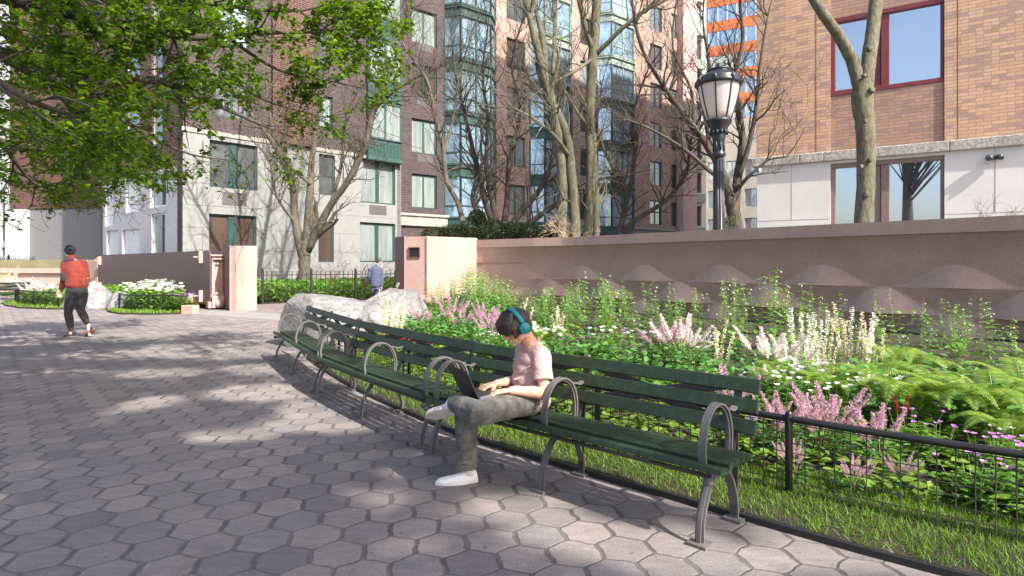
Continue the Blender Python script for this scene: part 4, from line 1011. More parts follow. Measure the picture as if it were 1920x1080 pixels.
def rock(c, size, seed, label, planes=16, rz=0.0, cuts=None, mat=ROCK, group=None):
    rr = random.Random(seed); pl = []
    for i in range(planes):
        z = rr.uniform(-0.9, 0.95); a = 2*PI*i*0.618 + rr.uniform(-.4,.4); q = math.sqrt(1-z*z); pl.append((Vector((q*math.cos(a), q*math.sin(a), z)), rr.uniform(0.72, 1.0)))
    for n_, d_ in (cuts or []): pl.append((Vector(n_).normalized(), d_))
    bm = bmesh.new(); bmesh.ops.create_icosphere(bm, subdivisions=5, radius=1)
    from mathutils import noise as mn
    for v in bm.verts:
        d = v.co.normalized(); r = 1.35
        for n_, q in pl:
            k = d.dot(n_)
            if k > 0.05: r = min(r, q/k)
        r *= 1 + 0.018*mn.fractal(d*2.6+Vector((seed,0,0)), 0.8, 2.1, 5) + 0.008*mn.noise(d*11+Vector((seed,0,0)))
        v.co = Vector((d.x*r*size[0], d.y*r*size[1], d.z*r*size[2]))
    me = bpy.data.meshes.new('boulder'); bm.to_mesh(me); bm.free(); me.materials.append(mat)
    o = link('boulder', me, None, label, 'boulder', group); o.location = c; o.rotation_euler = (0,0,rz); return o
rock((-3.42,11.25,0.24), (0.74,0.66,0.72), 11, 'big angular grey boulder right behind the farthest bench', planes=5, rz=0.4, cuts=[((-1,-0.5,0.12),0.78),((0.3,-0.55,1),0.74),((-0.45,-1,-0.25),0.80),((0.15,-0.1,1),0.84),((1,-0.5,0.2),0.86),((-0.9,-0.7,1.1),0.95),((0.4,-1,0.3),0.82)])
rock((-2.72,12.6,0.24), (1.0,0.80,0.64), 5, 'largest pale boulder with a dark hollow, in front of the suited person', planes=5, rz=-0.3, cuts=[((0.1,-0.5,1),0.80),((1,-0.3,0.15),0.80),((-0.55,-1,0.35),0.80),((-0.8,-0.2,0.9),0.84),((0.7,-0.8,0.6),0.86),((0.2,-1,-0.2),0.86)])
rock((-2.86,9.75,0.10), (0.34,0.34,0.30), 23, 'small brown grey boulder under the back of the farthest bench', rz=0.9)
rock((-15.0,20.9,0.26), (0.55,0.5,0.42), 31, 'pale jagged boulder beyond the legs of the runner', rz=0.2)
rock((-14.15,20.55,0.25), (0.66,0.5,0.50), 37, 'sharp white boulder in the middle of the three at the long gate', rz=1.2)
rock((-13.15,20.4,0.2), (0.75,0.5,0.42), 41, 'grey boulder beside the corner post of the small black fence', rz=2.2)
m = MB(); m.cbox(-0.22, 0.22, -0.13, 0.13, 0, 0.27, 0.012); o = m.build('stone_block', PINK, label='small pink stone block at the corner of the white flowering bed', cat='stone block'); o.location = (-9.85,18.45,0.0); o.rotation_euler = (0,0,-0.25)
# ================================================================ vegetation
rng = random.Random(77); nr = np.random.default_rng(7)
LEAF_V = [(0,0,0),(0.30,0.14,0.05),(0.38,0.48,0.07),(0,1,-0.06),(0,0.45,0),(-0.30,0.14,0.05),(-0.38,0.48,0.07)]
LEAF_F = [(0,1,2,4),(4,2,3,6),(0,4,6,5)]
def bark_mat(name, c1, c2, lichen=None):
    t = NT(name); f = t.noise(3, 5, 0.7, sc=(1,1,0.35)); c = t.ramp(f, [(0.3, c1), (0.7, c2)])
    if lichen: c = t.mix(t.ramp(t.noise(6, 4, 0.7), [(0.45, (0,0,0)), (0.62, (0.8,0.8,0.8))]), c, lichen)
    sp = t.noise(70, 2, 0.6); c = t.mix(t.ramp(sp, [(0.64, (0,0,0)), (0.72, (0.5,0.5,0.5))]), c, tuple(min(1, x*2) for x in c2))
    pt = t.ramp(t.noise(11, 5, 0.8, sc=(1,1,0.5)), [(0.40, (0.62,0.60,0.58)), (0.60, (1.18,1.18,1.15))]); c = t.mix(1.0, c, pt, 'MULTIPLY'); t.col(c); t.rough(0.9); t.bump(t.noise(22, 5, 0.75, sc=(1,1,0.25)), 0.9, 0.05); return t.m
BARK_G = bark_mat('lichen_green_bark', (0.105,0.095,0.068), (0.19,0.175,0.13), (0.14,0.15,0.075))
BARK_B = bark_mat('grey_brown_bark', (0.09,0.075,0.058), (0.17,0.145,0.115))
BARK_D = bark_mat('dark_bark', (0.055,0.045,0.038), (0.11,0.09,0.07))
def grow(mb, p, d, L, r, lev, rg, up=0.25, nmax=3, pts_out=None, tip=0.0022, kink=0.22, kids=(4,3,2), droop=0.0):
    """a wandering branch with side branches"""
    n = 5 if lev > 1 else 4; pts = [p.copy()]; q = p.copy(); dd = d.normalized()
    for i in range(n):
        dd = (dd + Vector((rg.gauss(0,kink), rg.gauss(0,kink), rg.gauss(0,kink)+up*0.3-droop))).normalized(); q = q + dd*(L/n); pts.append(q.copy())
    rs = [max(tip, r*(1-0.8*i/n)) for i in range(n+1)]
    mb.tube(pts, rs, 6 if r > 0.03 else (4 if r > 0.012 else 3), cap=False)
    if pts_out is not None and lev <= 1: pts_out.append(pts)
    if lev <= 0: return
    for _ in range(kids[min(lev, len(kids))-1] if lev-1 < len(kids) else kids[-1]):
        t = rg.uniform(0.25, 0.98)*n; k = min(int(t), n-1); a = pts[k].lerp(pts[k+1], t-k); ax = (pts[k+1]-pts[k]).normalized()
        s = ax.orthogonal(); s.rotate(Matrix.Rotation(rg.uniform(0, 2*PI), 3, ax)); nd = (ax*0.75 + s.normalized()*rg.uniform(0.5, 0.95) + Vector((0,0,up*0.5))).normalized()
        grow(mb, a, nd, L*rg.uniform(0.45, 0.7), max(tip, rs[k]*0.6), lev-1, rg, up, nmax, pts_out, tip, kink, kids, droop)
def bare_tree(name, base, limbs, bark, label, seed, twigs=1.0, thin=0.78, lev=3, twL=1.6, group=None, D0=None, cat='tree', up=0.35, kids=(3,3,2), tip=0.0048, minpy=None, ends=True):
    """limbs: lists of (px, py, D, radius_px) measured on the photo; each is a real limb at its own depth"""
    rg = random.Random(seed); o = empty(name, base, 0, label, cat, group); base = Vector(base); trunk = MB(); crown = MB()
    for L in limbs:
        pts = [P(a,b,D)-base for a,b,D,r in L]; rs = [r*thin*D/F for a,b,D,r in L]
        sm = bez(pts, 5); sr = []
        for i in range(len(sm)):
            t = i/5; k = min(int(t), len(rs)-2); sr.append(rs[k] + (rs[k+1]-rs[k])*(t-k))
        sm = [p + Vector((rg.gauss(0,1), rg.gauss(0,1), rg.gauss(0,1)))*0.05*sr[i] for i, p in enumerate(sm)]
        trunk.tube(sm, sr, 12 if max(rs) > 0.1 else 8)
        tot = sum((a-b).length for a, b in zip(sm, sm[1:])); cnt = int(tot*3.6*twigs)
        for _ in range(cnt):
            i = int(len(sm)*rg.uniform(0.22, 0.999)); i = min(i, len(sm)-2); ax = (sm[i+1]-sm[i]).normalized(); s = ax.orthogonal(); s.rotate(Matrix.Rotation(rg.uniform(0, 2*PI), 3, ax))
            if sr[i] > 0.16 and rg.random() < 0.8: continue
            nd = (ax*0.6 + s.normalized()*0.8 + Vector((0,0,0.25))).normalized(); r0 = min(sr[i]*0.5, 0.035)
            grow(crown, sm[i], nd, twL*rg.uniform(0.5,1.2), max(tip*1.5, r0), lev-1, rg, up, tip=tip, kids=kids)
        ax = (sm[-1]-sm[-2]).normalized()
        for _ in range(3 if ends else 0): grow(crown, sm[-1], (ax + Vector((rg.gauss(0,.4), rg.gauss(0,.4), rg.gauss(0,.3)))).normalized(), twL*1.2, sr[-1]*0.8, lev, rg, up, tip=tip, kids=kids)
    trunk.build('trunk', bark, o); crown.build('crown', bark, o); return o
gp = 'bare trees among the buildings and the flood wall'
g27 = G(570, 558); d = 27.5
bare_tree('bare_tree', (P(571,497,d).x, d, 0), [
    [(572,560,d,22),(570,505,d,17),(572,470,d,17),(575,455,d,16)],
    [(568,480,d,15),(553,410,d,11),(546,335,d-.3,9.5),(503,255,d-.8,6.5),(452,190,d-1.2,4.5),(400,118,d-1.6,2.5)],
    [(573,475,d,15),(579,400,d,12),(582,345,d+.2,10),(586,290,d+.5,8),(600,200,d+.8,6),(616,100,d+1,4.5),(640,0,d+1,3),(650,-80,d+1,2)],
    [(576,470,d,14),(618,388,d-.3,10),(652,340,d-.6,9),(685,272,d-.8,9),(701,205,d-1,8),(735,130,d-1.2,5.5),(756,60,d-1.2,4.5),(772,-10,d-1.2,3.5),(790,-90,d-1.2,2)],
    [(582,345,d,6),(535,300,d+.6,5),(508,225,d+1,4),(500,130,d+1.3,3),(520,30,d+1.3,2)],
    [(700,207,d-1,5),(738,172,d-1.5,4),(800,135,d-2,3),(862,112,d-2.4,2)],
    [(620,386,d-.3,6),(640,310,d+.6,5),(648,230,d+1,4),(675,130,d+1.4,3),(690,40,d+1.6,2)],
    [(556,420,d,5),(520,370,d-.8,4),(505,300,d-1.4,3),(470,260,d-1.8,2)]], BARK_B, 'bare grey tree with three leaning stems behind the railing, before the granite base', 4, thin=0.64, twigs=1.1, twL=1.7, lev=3, group=gp)
d = 24.5
bare_tree('bare_tree', (P(938,497,d).x, d, 0), [
    [(940,500,d,13),(938,440,d,12),(915,395,d,8),(898,330,d-.3,6.5),(880,250,d-.6,5),(858,160,d-.8,3.5),(846,70,d-1,2)],
    [(940,450,d,10),(925,390,d+.2,7),(912,310,d+.3,6),(915,230,d+.5,4.5),(905,140,d+.6,3),(915,50,d+.6,2)],
    [(942,445,d,10),(950,380,d+.3,7),(955,300,d+.5,5.5),(975,210,d+.6,4),(960,120,d+.8,3),(985,20,d+.8,2)],
    [(943,448,d,10),(975,400,d-.2,8),(1012,355,d-.4,6.5),(1035,300,d-.4,5),(1045,220,d-.3,3.5),(1060,130,d,2)],
    [(944,450,d,9),(990,420,d-.8,7),(1040,385,d-1,5),(1090,345,d-1.2,3.5),(1150,330,d-1.2,2)],
    [(935,440,d,7),(905,410,d-.6,6),(885,370,d-.8,4.5),(905,300,d-1,3)]], BARK_D, 'dark multi stemmed bare tree rising from the yew hedge', 9, twigs=1.2, twL=1.7, group=gp)
d = 23
bare_tree('bare_tree', (P(868,497,d).x, d, 0), [
    [(872,470,d,8),(862,390,d,6.5),(838,340,d,6),(830,275,d,5.5),(815,215,d-.2,4.5),(800,150,d-.5,3.5),(760,90,d-.6,2.5),(735,30,d-.6,1.6)],
    [(832,290,d,4),(850,220,d+.4,3.5),(862,140,d+.6,2.5),(885,60,d+.6,1.6)]], BARK_B, 'slender bare tree with a curved stem at the outer end of the yew hedge', 14, twigs=1.1, twL=1.5, group=gp)
d = 21.5
bare_tree('bare_tree', (P(1065,497,d).x, d, 0), [
    [(1050,500,d,15),(1054,400,d,14),(1053,320,d,13),(1042,235,d,13),(1032,180,d,13),(1018,130,d,12),(1000,60,d,10),(985,-10,d,8),(970,-90,d,6)],
    [(1080,500,d+.1,15),(1077,400,d+.1,14),(1071,320,d+.1,13),(1066,270,d+.1,12),(1050,222,d,12),(1034,190,d,10)],
    [(1024,150,d,9),(1018,75,d+.4,8),(1003,10,d+.8,7),(985,-70,d+1,5)],
    [(1066,290,d,6),(1040,255,d-.5,5),(1004,225,d-.9,4),(958,200,d-1.2,2.5)],
    [(1036,140,d+.2,6),(1040,60,d+.7,5),(1035,-40,d+1,4)]], BARK_G, 'lichen green double stemmed bare tree with leaning trunk above the flood wall', 22, thin=0.68, twigs=0.9, twL=1.7, group=gp)
d = 22.5
bare_tree('bare_tree', (P(1108,497,d).x, d, 0), [
    [(1095,500,d,14),(1102,430,d,13),(1108,330,d,12.5),(1106,250,d,13),(1107,178,d,13.5),(1113,95,d,14),(1119,0,d,13),(1125,-100,d,10)],
    [(1116,500,d+.1,11),(1118,400,d+.1,9),(1116,320,d+.1,8),(1112,250,d,7)],
    [(1112,95,d,8),(1100,60,d-.3,7),(1085,0,d-.6,6),(1070,-80,d-.8,4)],
    [(1115,105,d,7),(1167,53,d-.6,6),(1226,6,d-1,5),(1290,-40,d-1.2,3)],
    [(1112,110,d,5),(1075,135,d-.8,4),(1020,165,d-1,3),(985,190,d-1.2,2)]], BARK_G, 'straight upright bare tree with a thick lichen green trunk, next to the leaning one', 31, thin=0.68, twigs=0.95, twL=1.7, group=gp)
d = 24
bare_tree('bare_tree', (P(1160,497,d).x, d, 0), [
    [(1160,490,d,8),(1163,430,d,7),(1175,378,d,6.5),(1164,340,d,5.5),(1142,300,d-.2,4.5),(1120,240,d-.3,3),(1128,160,d-.3,2)],
    [(1163,435,d,6),(1196,410,d-.5,6),(1250,374,d-.9,5),(1287,323,d-1,4),(1296,260,d-1,3),(1330,180,d-1,2)],
    [(1174,380,d,5),(1190,300,d+.4,4),(1185,220,d+.5,3),(1215,130,d+.5,2)]], BARK_D, 'thin dark bare tree with a low branch sweeping towards the street lamp', 37, twigs=1.4, twL=1.7, group=gp)
d = 18.2
bare_tree('bare_tree', (P(1378,497,d).x, d, 0), [
    [(1382,500,d,22),(1380,430,d,20),(1372,385,d,17),(1352,320,d,11),(1318,262,d-.3,9),(1272,200,d-.5,7.5),(1230,140,d-.6,6),(1200,80,d-.6,5),(1185,0,d-.6,4),(1170,-80,d-.6,3)],
    [(1376,400,d,15),(1384,330,d+.1,12),(1392,265,d+.2,10),(1384,200,d+.3,8),(1378,140,d+.3,6),(1392,80,d+.3,5),(1388,0,d+.3,4),(1396,-80,d+.3,3)],
    [(1386,330,d,8),(1405,270,d-.2,7),(1418,200,d-.4,6),(1425,120,d-.4,4),(1440,30,d-.4,3)],
    [(1358,340,d,7),(1330,320,d-.6,6),(1290,285,d-1,5),(1235,250,d-1.2,4),(1180,225,d-1.3,2.5)],
    [(1340,300,d,6),(1322,220,d+.4,5),(1330,130,d+.6,4),(1318,40,d+.6,3),(1325,-40,d+.6,2)],
    [(1300,240,d-.2,5),(1296,170,d-.3,4),(1262,90,d-.3,3),(1268,0,d-.3,2)],
    [(1378,360,d,6),(1405,330,d-.4,5),(1440,300,d-.6,3)]], BARK_D, 'broad dark bare tree spreading behind the street lamp', 41, thin=0.68, twigs=0.95, twL=1.5, group=gp)
d = 12.7
bare_tree('bare_tree', (P(1620,497,d).x, d, 0), [
    [(1614,600,d,25),(1618,430,d,21),(1624,330,d,21),(1623,250,d,22),(1617,190,d,25),(1618,150,d,23)],
    [(1612,170,d,17),(1600,120,d,15),(1575,70,d-.2,13.5),(1535,15,d-.3,12),(1490,-60,d-.4,10),(1440,-140,d-.5,8)],
    [(1622,170,d,19),(1628,120,d,17),(1637,50,d+.2,16),(1643,0,d+.3,15.5),(1650,-90,d+.4,13)]], BARK_G, 'forked bare tree with pruned knots close before the tan brick house', 53, twigs=0.0, thin=0.76, ends=False, twL=1.2, group=gp)
m = MB(); bs = bpy.data.objects[-1] if False else None
tk = [o for o in bpy.data.objects if o.name.startswith('bare_tree') and 'forked' in o.get('label','')][0]
for (px, py, r, ox) in ((1629,93,7,0),(1619,143,6,0),(1633,170,8,0),(1621,228,6,0),(1613,313,6,0),(1630,300,6,0),(1624,365,8,0)):
    m = MB(); c = P(px, py, 12.50) - Vector(tk.location); rr_ = r*12.5/F; rr_*=0.62; m.lathe([(rr_*1.25,-0.06),(rr_*1.1,0.0),(rr_*0.9,0.03),(rr_*0.5,0.027)], (0,0,0), 12)
    for i in range(len(m.v)-48, len(m.v)): v = m.v[i]; m.v[i] = (c.x + v[0]+ox*0.1, c.y - v[2]-0.05, c.z + v[1])
    m.build('pruned_knot', BARK_G, tk)

def twig_shrub(name, c, label, seed, h, n, mat, spread=0.6, group=None, lev=3, cat='shrub', r=0.012):
    rg = random.Random(seed); o = empty(name, c, 0, label, cat, group); m = MB()
    for i in range(n):
        a = rg.uniform(0, 2*PI); dd = Vector((math.cos(a)*spread, math.sin(a)*spread, 1)).normalized(); grow(m, Vector((0,0,0)), dd, h*rg.uniform(0.6,1), r, lev, rg, 0.1, tip=0.003, kink=0.3, kids=(3,3,3))
    m.build('branches', mat, o); return o
TWC = plain('cream_twig_bark', (0.55,0.43,0.29), 0.8); TWR = plain('reddish_twig_bark', (0.16,0.09,0.075), 0.8)
twig_shrub('twiggy_shrub', P(1062,462,18.9), 'pale cream twiggy shrub just above the kink in the flood wall', 5, 1.25, 7, TWC, 0.9, r=0.016)
twig_shrub('twiggy_shrub', (P(1905,497,10.9).x, 10.9, 1.6), 'low reddish twiggy shrub poking over the flood wall below the wall lamp', 12, 1.1, 8, TWR, 1.0)
twig_shrub('twiggy_shrub', (P(690,497,29).x, 29, 0.2), 'thin bare shrub between the granite base and the railing', 15, 1.9, 14, TWR, 0.8, lev=3)
twig_shrub('twiggy_shrub', (P(640,497,29).x, 28.5, 0.2), 'thin bare shrub near the foot of the three stemmed tree', 16, 1.9, 12, TWR, 0.8, lev=3)
# evergreen
NEED = leaf_mat('dark_yew_needles', (0.010,0.022,0.006), (0.035,0.055,0.016), trans=0.1)
YEL = leaf_mat('pale_conifer_needles', (0.05,0.06,0.035), (0.14,0.15,0.08), trans=0.1)
def needle_clump(name, c, lobes, label, mat, n, size, cat='hedge'):
    o = empty(name, c, 0, label, cat); Ps = []; Fw = []
    for _ in range(n):
        lx, ly, lz, rx, ry, rz_ = lobes[nr.integers(len(lobes))]; v = nr.normal(size=3); v /= np.linalg.norm(v); q = nr.uniform(0.55, 1.05)**0.5
        Ps.append((lx+v[0]*rx*q, ly+v[1]*ry*q, lz+v[2]*rz_*q)); Fw.append(v + nr.normal(size=3)*0.6)
    V, Fc = scatter([(0,0,0),(0.18,0.5,0.02),(0,1,0),(-0.18,0.5,0.02)], [(0,1,2,3)], Ps, Fw, nr.normal(size=(n,3)), nr.uniform(0.6,1.3,n)*size)
    link('crown', np_mesh('crown', V, Fc, mat), o)
    m = MB(); 
    for lx, ly, lz, rx, ry, rz_ in lobes: m.tube([(0,0,-0.9),(lx*0.5,ly*0.5,lz*0.4-0.2),(lx,ly,lz)], [0.06,0.04,0.02], 6)
    m.build('stems', BARK_D, o); return o
c = P(900, 440, 21.8)
needle_clump('yew_hedge', c, [(-1.55,0,0.02,0.55,0.6,0.22),(-0.9,0,0.05,0.6,0.6,0.30),(-0.2,0,0.20,0.55,0.6,0.42),(-0.1,0,0.62,0.28,0.3,0.26),(0.5,0,0.15,0.6,0.6,0.34),(1.1,0.1,0.10,0.6,0.6,0.30),(1.7,0,0.12,0.5,0.5,0.30),(0.2,0,-0.1,1.9,0.6,0.25)], 'dark low yew hedge peeping over the slotted pillar', NEED, 16000, 0.085)
c = P(1362, 432, 15.8)
needle_clump('small_conifer', c, [(0,0,0,0.22,0.22,0.22),(0.08,0,0.2,0.15,0.15,0.15),(-0.1,0,-0.1,0.2,0.2,0.2)], 'small pale conifer tip at the foot of the street lamp', YEL, 1500, 0.06, cat='shrub')

# ---- leafy tree reaching in from the side
LEAFG = leaf_mat('fresh_green_leaves', (0.016,0.045,0.003), (0.145,0.27,0.010), trans=0.48, scale=2)
def leafy_tree(base, crown_top, limbs, label, seed, leaf=0.085, dens=9, side=2.2, lev=2, sideL=1.3, mat=None, keep=None, trunk_r=0.28, cat='tree', twr=0.004):
    rg = random.Random(seed); o = empty('leafy_tree', base, 0, label, cat); base = Vector(base); tr = MB(); br = MB(); tw = []
    tr.tube(bez([Vector((0,0,-0.1)), Vector((0.05,0.03,1.2)), Vector(crown_top)-base], 6), [trunk_r*(1.25-0.45*i/12) for i in range(13)], 16)
    for L in limbs:
        pts = [Vector(p[:3])-base for p in L]; rs = [p[3] for p in L]; sm = bez(pts, 5); sr = []
        for i in range(len(sm)): t = i/5; k = min(int(t), len(rs)-2); sr.append(rs[k]+(rs[k+1]-rs[k])*(t-k))
        tr.tube(sm, sr, 9); tot = sum((a-b).length for a, b in zip(sm, sm[1:]))
        for _ in range(int(tot*side)):
            i = min(int(len(sm)*rg.uniform(0.12,0.999)), len(sm)-2); ax = (sm[i+1]-sm[i]).normalized(); s = ax.orthogonal(); s.rotate(Matrix.Rotation(rg.uniform(0,2*PI),3,ax)); s.z *= 0.55
            grow(br, sm[i], (ax*0.8+s.normalized()*0.8), sideL*rg.uniform(0.5,1.2), min(sr[i]*0.5, 0.02), lev, rg, 0.0, pts_out=tw, tip=twr, kids=(3,3,2), kink=0.25)
    tr.build('trunk', BARK_D, o); br.build('branches', BARK_D, o)
    Ps, Fw, Up = [], [], []
    for pts in tw:
        for _ in range(dens):
            i = rg.randrange(len(pts)-1); p = pts[i].lerp(pts[i+1], rg.random()); q = p + Vector((rg.gauss(0,.03), rg.gauss(0,.03), rg.gauss(0,.03)))
            if keep and not keep(q+base): continue
            Ps.append(q); a = rg.uniform(0,2*PI); Fw.append((math.cos(a), math.sin(a), rg.uniform(-0.9,0.15))); Up.append((rg.gauss(0,.45), rg.gauss(0,.45), 1))
    n = len(Ps); V, Fc = scatter(LEAF_V, LEAF_F, [tuple(p) for p in Ps], Fw, Up, nr.uniform(0.65,1.25,n)*leaf)
    link('crown', np_mesh('crown', V, Fc, mat or LEAFG), o); return o, n
def W(px, py, D, r): p = P(px,py,D); return (p.x,p.y,p.z,r)
tb = (-8.6, 5.6, 0); tt = (-8.3, 5.7, 3.0)
S = (-8.3, 5.7, 2.95, 0.17)
limbs = [
 [S, W(-300,-10,6.3,0.12), W(-60,-20,6.8,0.10), W(80,12,7.1,0.085), W(170,32,7.3,0.075), W(260,50,7.6,0.06), W(360,70,7.8,0.045), W(480,62,8.1,0.028), W(600,60,8.4,0.016), W(690,50,8.6,0.008)],
 [S, W(-250,60,6.4,0.10), W(-60,78,6.8,0.09), W(40,120,7.1,0.085), W(120,158,7.3,0.075), W(220,155,7.6,0.06), W(300,152,7.8,0.05), W(380,185,8.1,0.035), W(470,225,8.4,0.022), W(550,258,8.7,0.010)],
 [S, W(-200,230,7.6,0.07), W(-20,262,8.6,0.06), W(100,280,9.2,0.045), W(190,262,9.7,0.03), W(270,250,10.1,0.015)],
 [W(130,158,7.3,0.05), W(215,215,7.7,0.035), W(290,260,8.0,0.022), W(360,290,8.3,0.012), W(430,300,8.5,0.006)],
 [S, W(-200,-120,6.2,0.10), W(60,-60,6.9,0.07), W(250,-20,7.4,0.05), W(420,10,7.8,0.03), W(560,20,8.2,0.018), W(660,-10,8.4,0.008)],
 [W(420,66,8,0.03), W(520,130,8.4,0.018), W(610,150,8.7,0.010), W(700,170,8.9,0.005)],
 [W(560,20,8.2,0.018), W(640,70,8.6,0.010), W(690,95,8.8,0.005), W(715,120,8.9,0.003)],
 [S, W(-300,150,8.0,0.09), W(-50,200,10,0.07), W(90,230,11,0.05), W(180,290,11.8,0.03), W(230,320,12.2,0.012)],
 [S, W(-300,230,8.5,0.08), W(-100,300,10.5,0.06), W(20,320,11.6,0.04), W(100,350,12.4,0.02), W(150,355,12.8,0.01)],
 [S, W(-260,100,5.6,0.09), W(-40,140,5.9,0.05), W(60,190,6.1,0.03), W(150,220,6.3,0.015)],
 [S, W(-250,20,8.0,0.09), W(0,60,9.5,0.06), W(150,110,10.5,0.04), W(270,130,11,0.02), W(380,120,11.4,0.01)],
 [S, W(-280,-60,7,0.09), W(0,-30,8.6,0.06), W(180,0,9.6,0.04), W(330,20,10.2,0.02), W(470,-10,10.6,0.01)],
 [W(300,152,7.8,0.03), W(400,140,8.3,0.018), W(500,190,8.7,0.010), W(590,215,9,0.005)],
 [W(0,262,8.6,0.04), W(60,340,9.3,0.02), W(120,360,9.6,0.01)],
]
def keepL(q):
    if q.y < 1: return True
    px = 960+q.x/q.y*F; py = HZ-(q.z-EYE)/q.y*F
    lim = 405 if px < 60 else (405-(px-60)*0.22 if px < 320 else (345 if px < 560 else 345-(px-560)*0.95))
    if px > 330 and py > 190 and nr.random() < 0.45: return False
    t_ = (q.z-1.25)/SUN_DIR.z; g_ = q - SUN_DIR*t_
    if math.hypot(g_.x+9.05, g_.y-12.5) < 0.55: return False
    return py < lim + nr.normal()*12 and px < 770
_, nl = leafy_tree(tb, tt, limbs, 'leafy green tree reaching over the plaza, above the runner', 3, leaf=0.074, dens=13, side=3.6, keep=keepL, sideL=1.15)
print('leaves', nl)
# ---- the trees overhead that dapple the paving (trunks out of frame)
def lit(gx, gy):
    """where the photo's paving is in the sun"""
    for cx, cy, rx, ry in LITS:
        if ((gx-cx)/rx)**2 + ((gy-cy)/ry)**2 < 1: return True
    return edge_side(gx, gy) > -0.10
def edge_side(x, y):                     # > 0 on the planted side
    best = None
    for a, b in zip(EDGES, EDGES[1:]):
        ax, ay = a; dx, dy = b[0]-ax, b[1]-ay; L = dx*dx+dy*dy; t = max(0, min(1, ((x-ax)*dx+(y-ay)*dy)/L)) if L else 0
        px_, py_ = ax+t*dx, ay+t*dy; dd = math.hypot(x-px_, y-py_)
        if best is None or dd < best[0]: best = (dd, (dx*(y-ay)-dy*(x-ax)))
    return best[0] if best[1] < 0 else -best[0]
LITS = []
for px, py, rx, ry in ((500,735,0.75,0.5),(600,765,0.5,0.45),(620,795,0.6,0.35),(430,815,0.5,0.28),(280,755,0.35,0.4),(730,745,0.7,0.6),(700,690,0.8,0.8),(520,690,0.8,0.5),(300,700,0.6,0.4),
                       (960,960,0.45,0.16),(1100,1000,0.55,0.20),(1000,935,0.5,0.14),(1200,1030,0.5,0.15),(1350,1060,0.6,0.2),(1480,1040,0.6,0.22),(900,850,0.5,0.3),(760,1020,0.2,0.10),(700,930,0.28,0.12),(640,960,0.2,0.08),
                       (560,620,2.2,1.6),(400,610,2.6,1.4),(700,640,1.6,1.6),(520,655,1.6,0.7),(620,700,0.7,0.5),(1250,1000,0.3,0.2),(100,660,1.2,0.5),(60,700,0.5,0.3),(830,800,0.5,0.4),(780,880,0.3,0.2)):
    q = G(px, py); LITS.append((q.x, q.y, rx*1.0, ry*1.0))
_r = random.Random(12)
for _ in range(34): LITS.append((_r.uniform(-7.5,2.5), _r.uniform(2.2,9.0), _r.uniform(.06,.17), _r.uniform(.05,.14)))
cot = 1/math.tan(R(SUN_EL))
def shade_tree(base, label, seed, region, n_cl, hrange):
    rg = random.Random(seed); o = empty('overhead_tree', base, 0, label, 'tree'); b = Vector(base); m = MB(); Ps, Fw, Up = [], [], []; top = Vector((0,0,8.6))
    m.tube([Vector((0,0,-0.1)), Vector((0.1,0,1.8)), top], [0.50,0.42,0.16], 16); br = MB()
    for i in range(n_cl):
        gx = rg.uniform(region[0], region[1]); gy = rg.uniform(region[2], region[3])
        if lit(gx, gy): continue
        dn = mnoise.noise(Vector((gx*0.55, gy*0.55, 3.1)))*0.5+0.5
        if rg.random() > 0.35+1.1*dn: continue
        h = rg.uniform(*hrange); c = Vector((gx, gy, 0)) + SUN_TO*h*cot + Vector((0,0,h)) - b
        if i % 16 == 0: s0_ = Vector((0,0,rg.uniform(5.2,8.4))); br.tube(bez([s0_, s0_.lerp(c, 0.45)+Vector((rg.gauss(0,.5),rg.gauss(0,.5),rg.uniform(.3,1.2))), c], 3), [0.055,0.042,0.032,0.025,0.018,0.013,0.007], 5, cap=False)
        for _ in range(12):
            q = c + Vector((rg.gauss(0,.14), rg.gauss(0,.14), rg.gauss(0,.10)))
            gq = q + b; gg = gq - SUN_DIR*(gq.z/SUN_DIR.z)
            if lit(gg.x, gg.y): continue
            Ps.append(tuple(q)); a = rg.uniform(0,2*PI); Fw.append((math.cos(a),math.sin(a),rg.uniform(-.6,.2))); Up.append((rg.gauss(0.3,.4), rg.gauss(-0.3,.4), 1))
    m.build('trunk', BARK_D, o); br.build('branches', BARK_D, o)
    V, Fc = scatter(LEAF_V, LEAF_F, Ps, Fw, Up, nr.uniform(0.8,1.2,len(Ps))*0.13); link('crown', np_mesh('crown', V, Fc, LEAFG), o); print('shade leaves', len(Ps)); return o
from mathutils import noise as mnoise
shade_tree((8.5,-9.5,0), 'tall leafy tree that shades the near paving, standing behind the viewpoint', 5, (-5.5,3.6,1.5,5.6), 2500, (9.5,12.0))
shade_tree((-1.3,-2.8,0), 'spreading leafy tree that shades the middle of the plaza', 6, (-9.5,-0.2,4.6,9.5), 2500, (9.5,12.0))
# ================================================================ flowering bed
LG1 = leaf_mat('bright_green_leaves', (0.055,0.14,0.020), (0.20,0.38,0.06), trans=0.35)
LG2 = leaf_mat('mid_green_leaves', (0.040,0.12,0.028), (0.12,0.30,0.06), trans=0.3)
LG3 = leaf_mat('lime_ground_cover_leaves', (0.055,0.12,0.012), (0.20,0.33,0.04), trans=0.3)
FERN = leaf_mat('fern_green', (0.065,0.15,0.020), (0.27,0.40,0.07), trans=0.4)
GRASS = leaf_mat('grass_blades', (0.045,0.12,0.010), (0.22,0.37,0.045), trans=0.25, scale=8)
STEM = plain('plant_stem_green', (0.16,0.26,0.07), 0.6); STEMY = plain('straw_stem', (0.42,0.36,0.16), 0.6)
PINKF = leaf_mat('pink_plume', (0.42,0.23,0.38), (0.72,0.50,0.64), trans=0.3); WHITEF = leaf_mat('white_plume', (0.62,0.52,0.62), (0.90,0.84,0.88), trans=0.3)
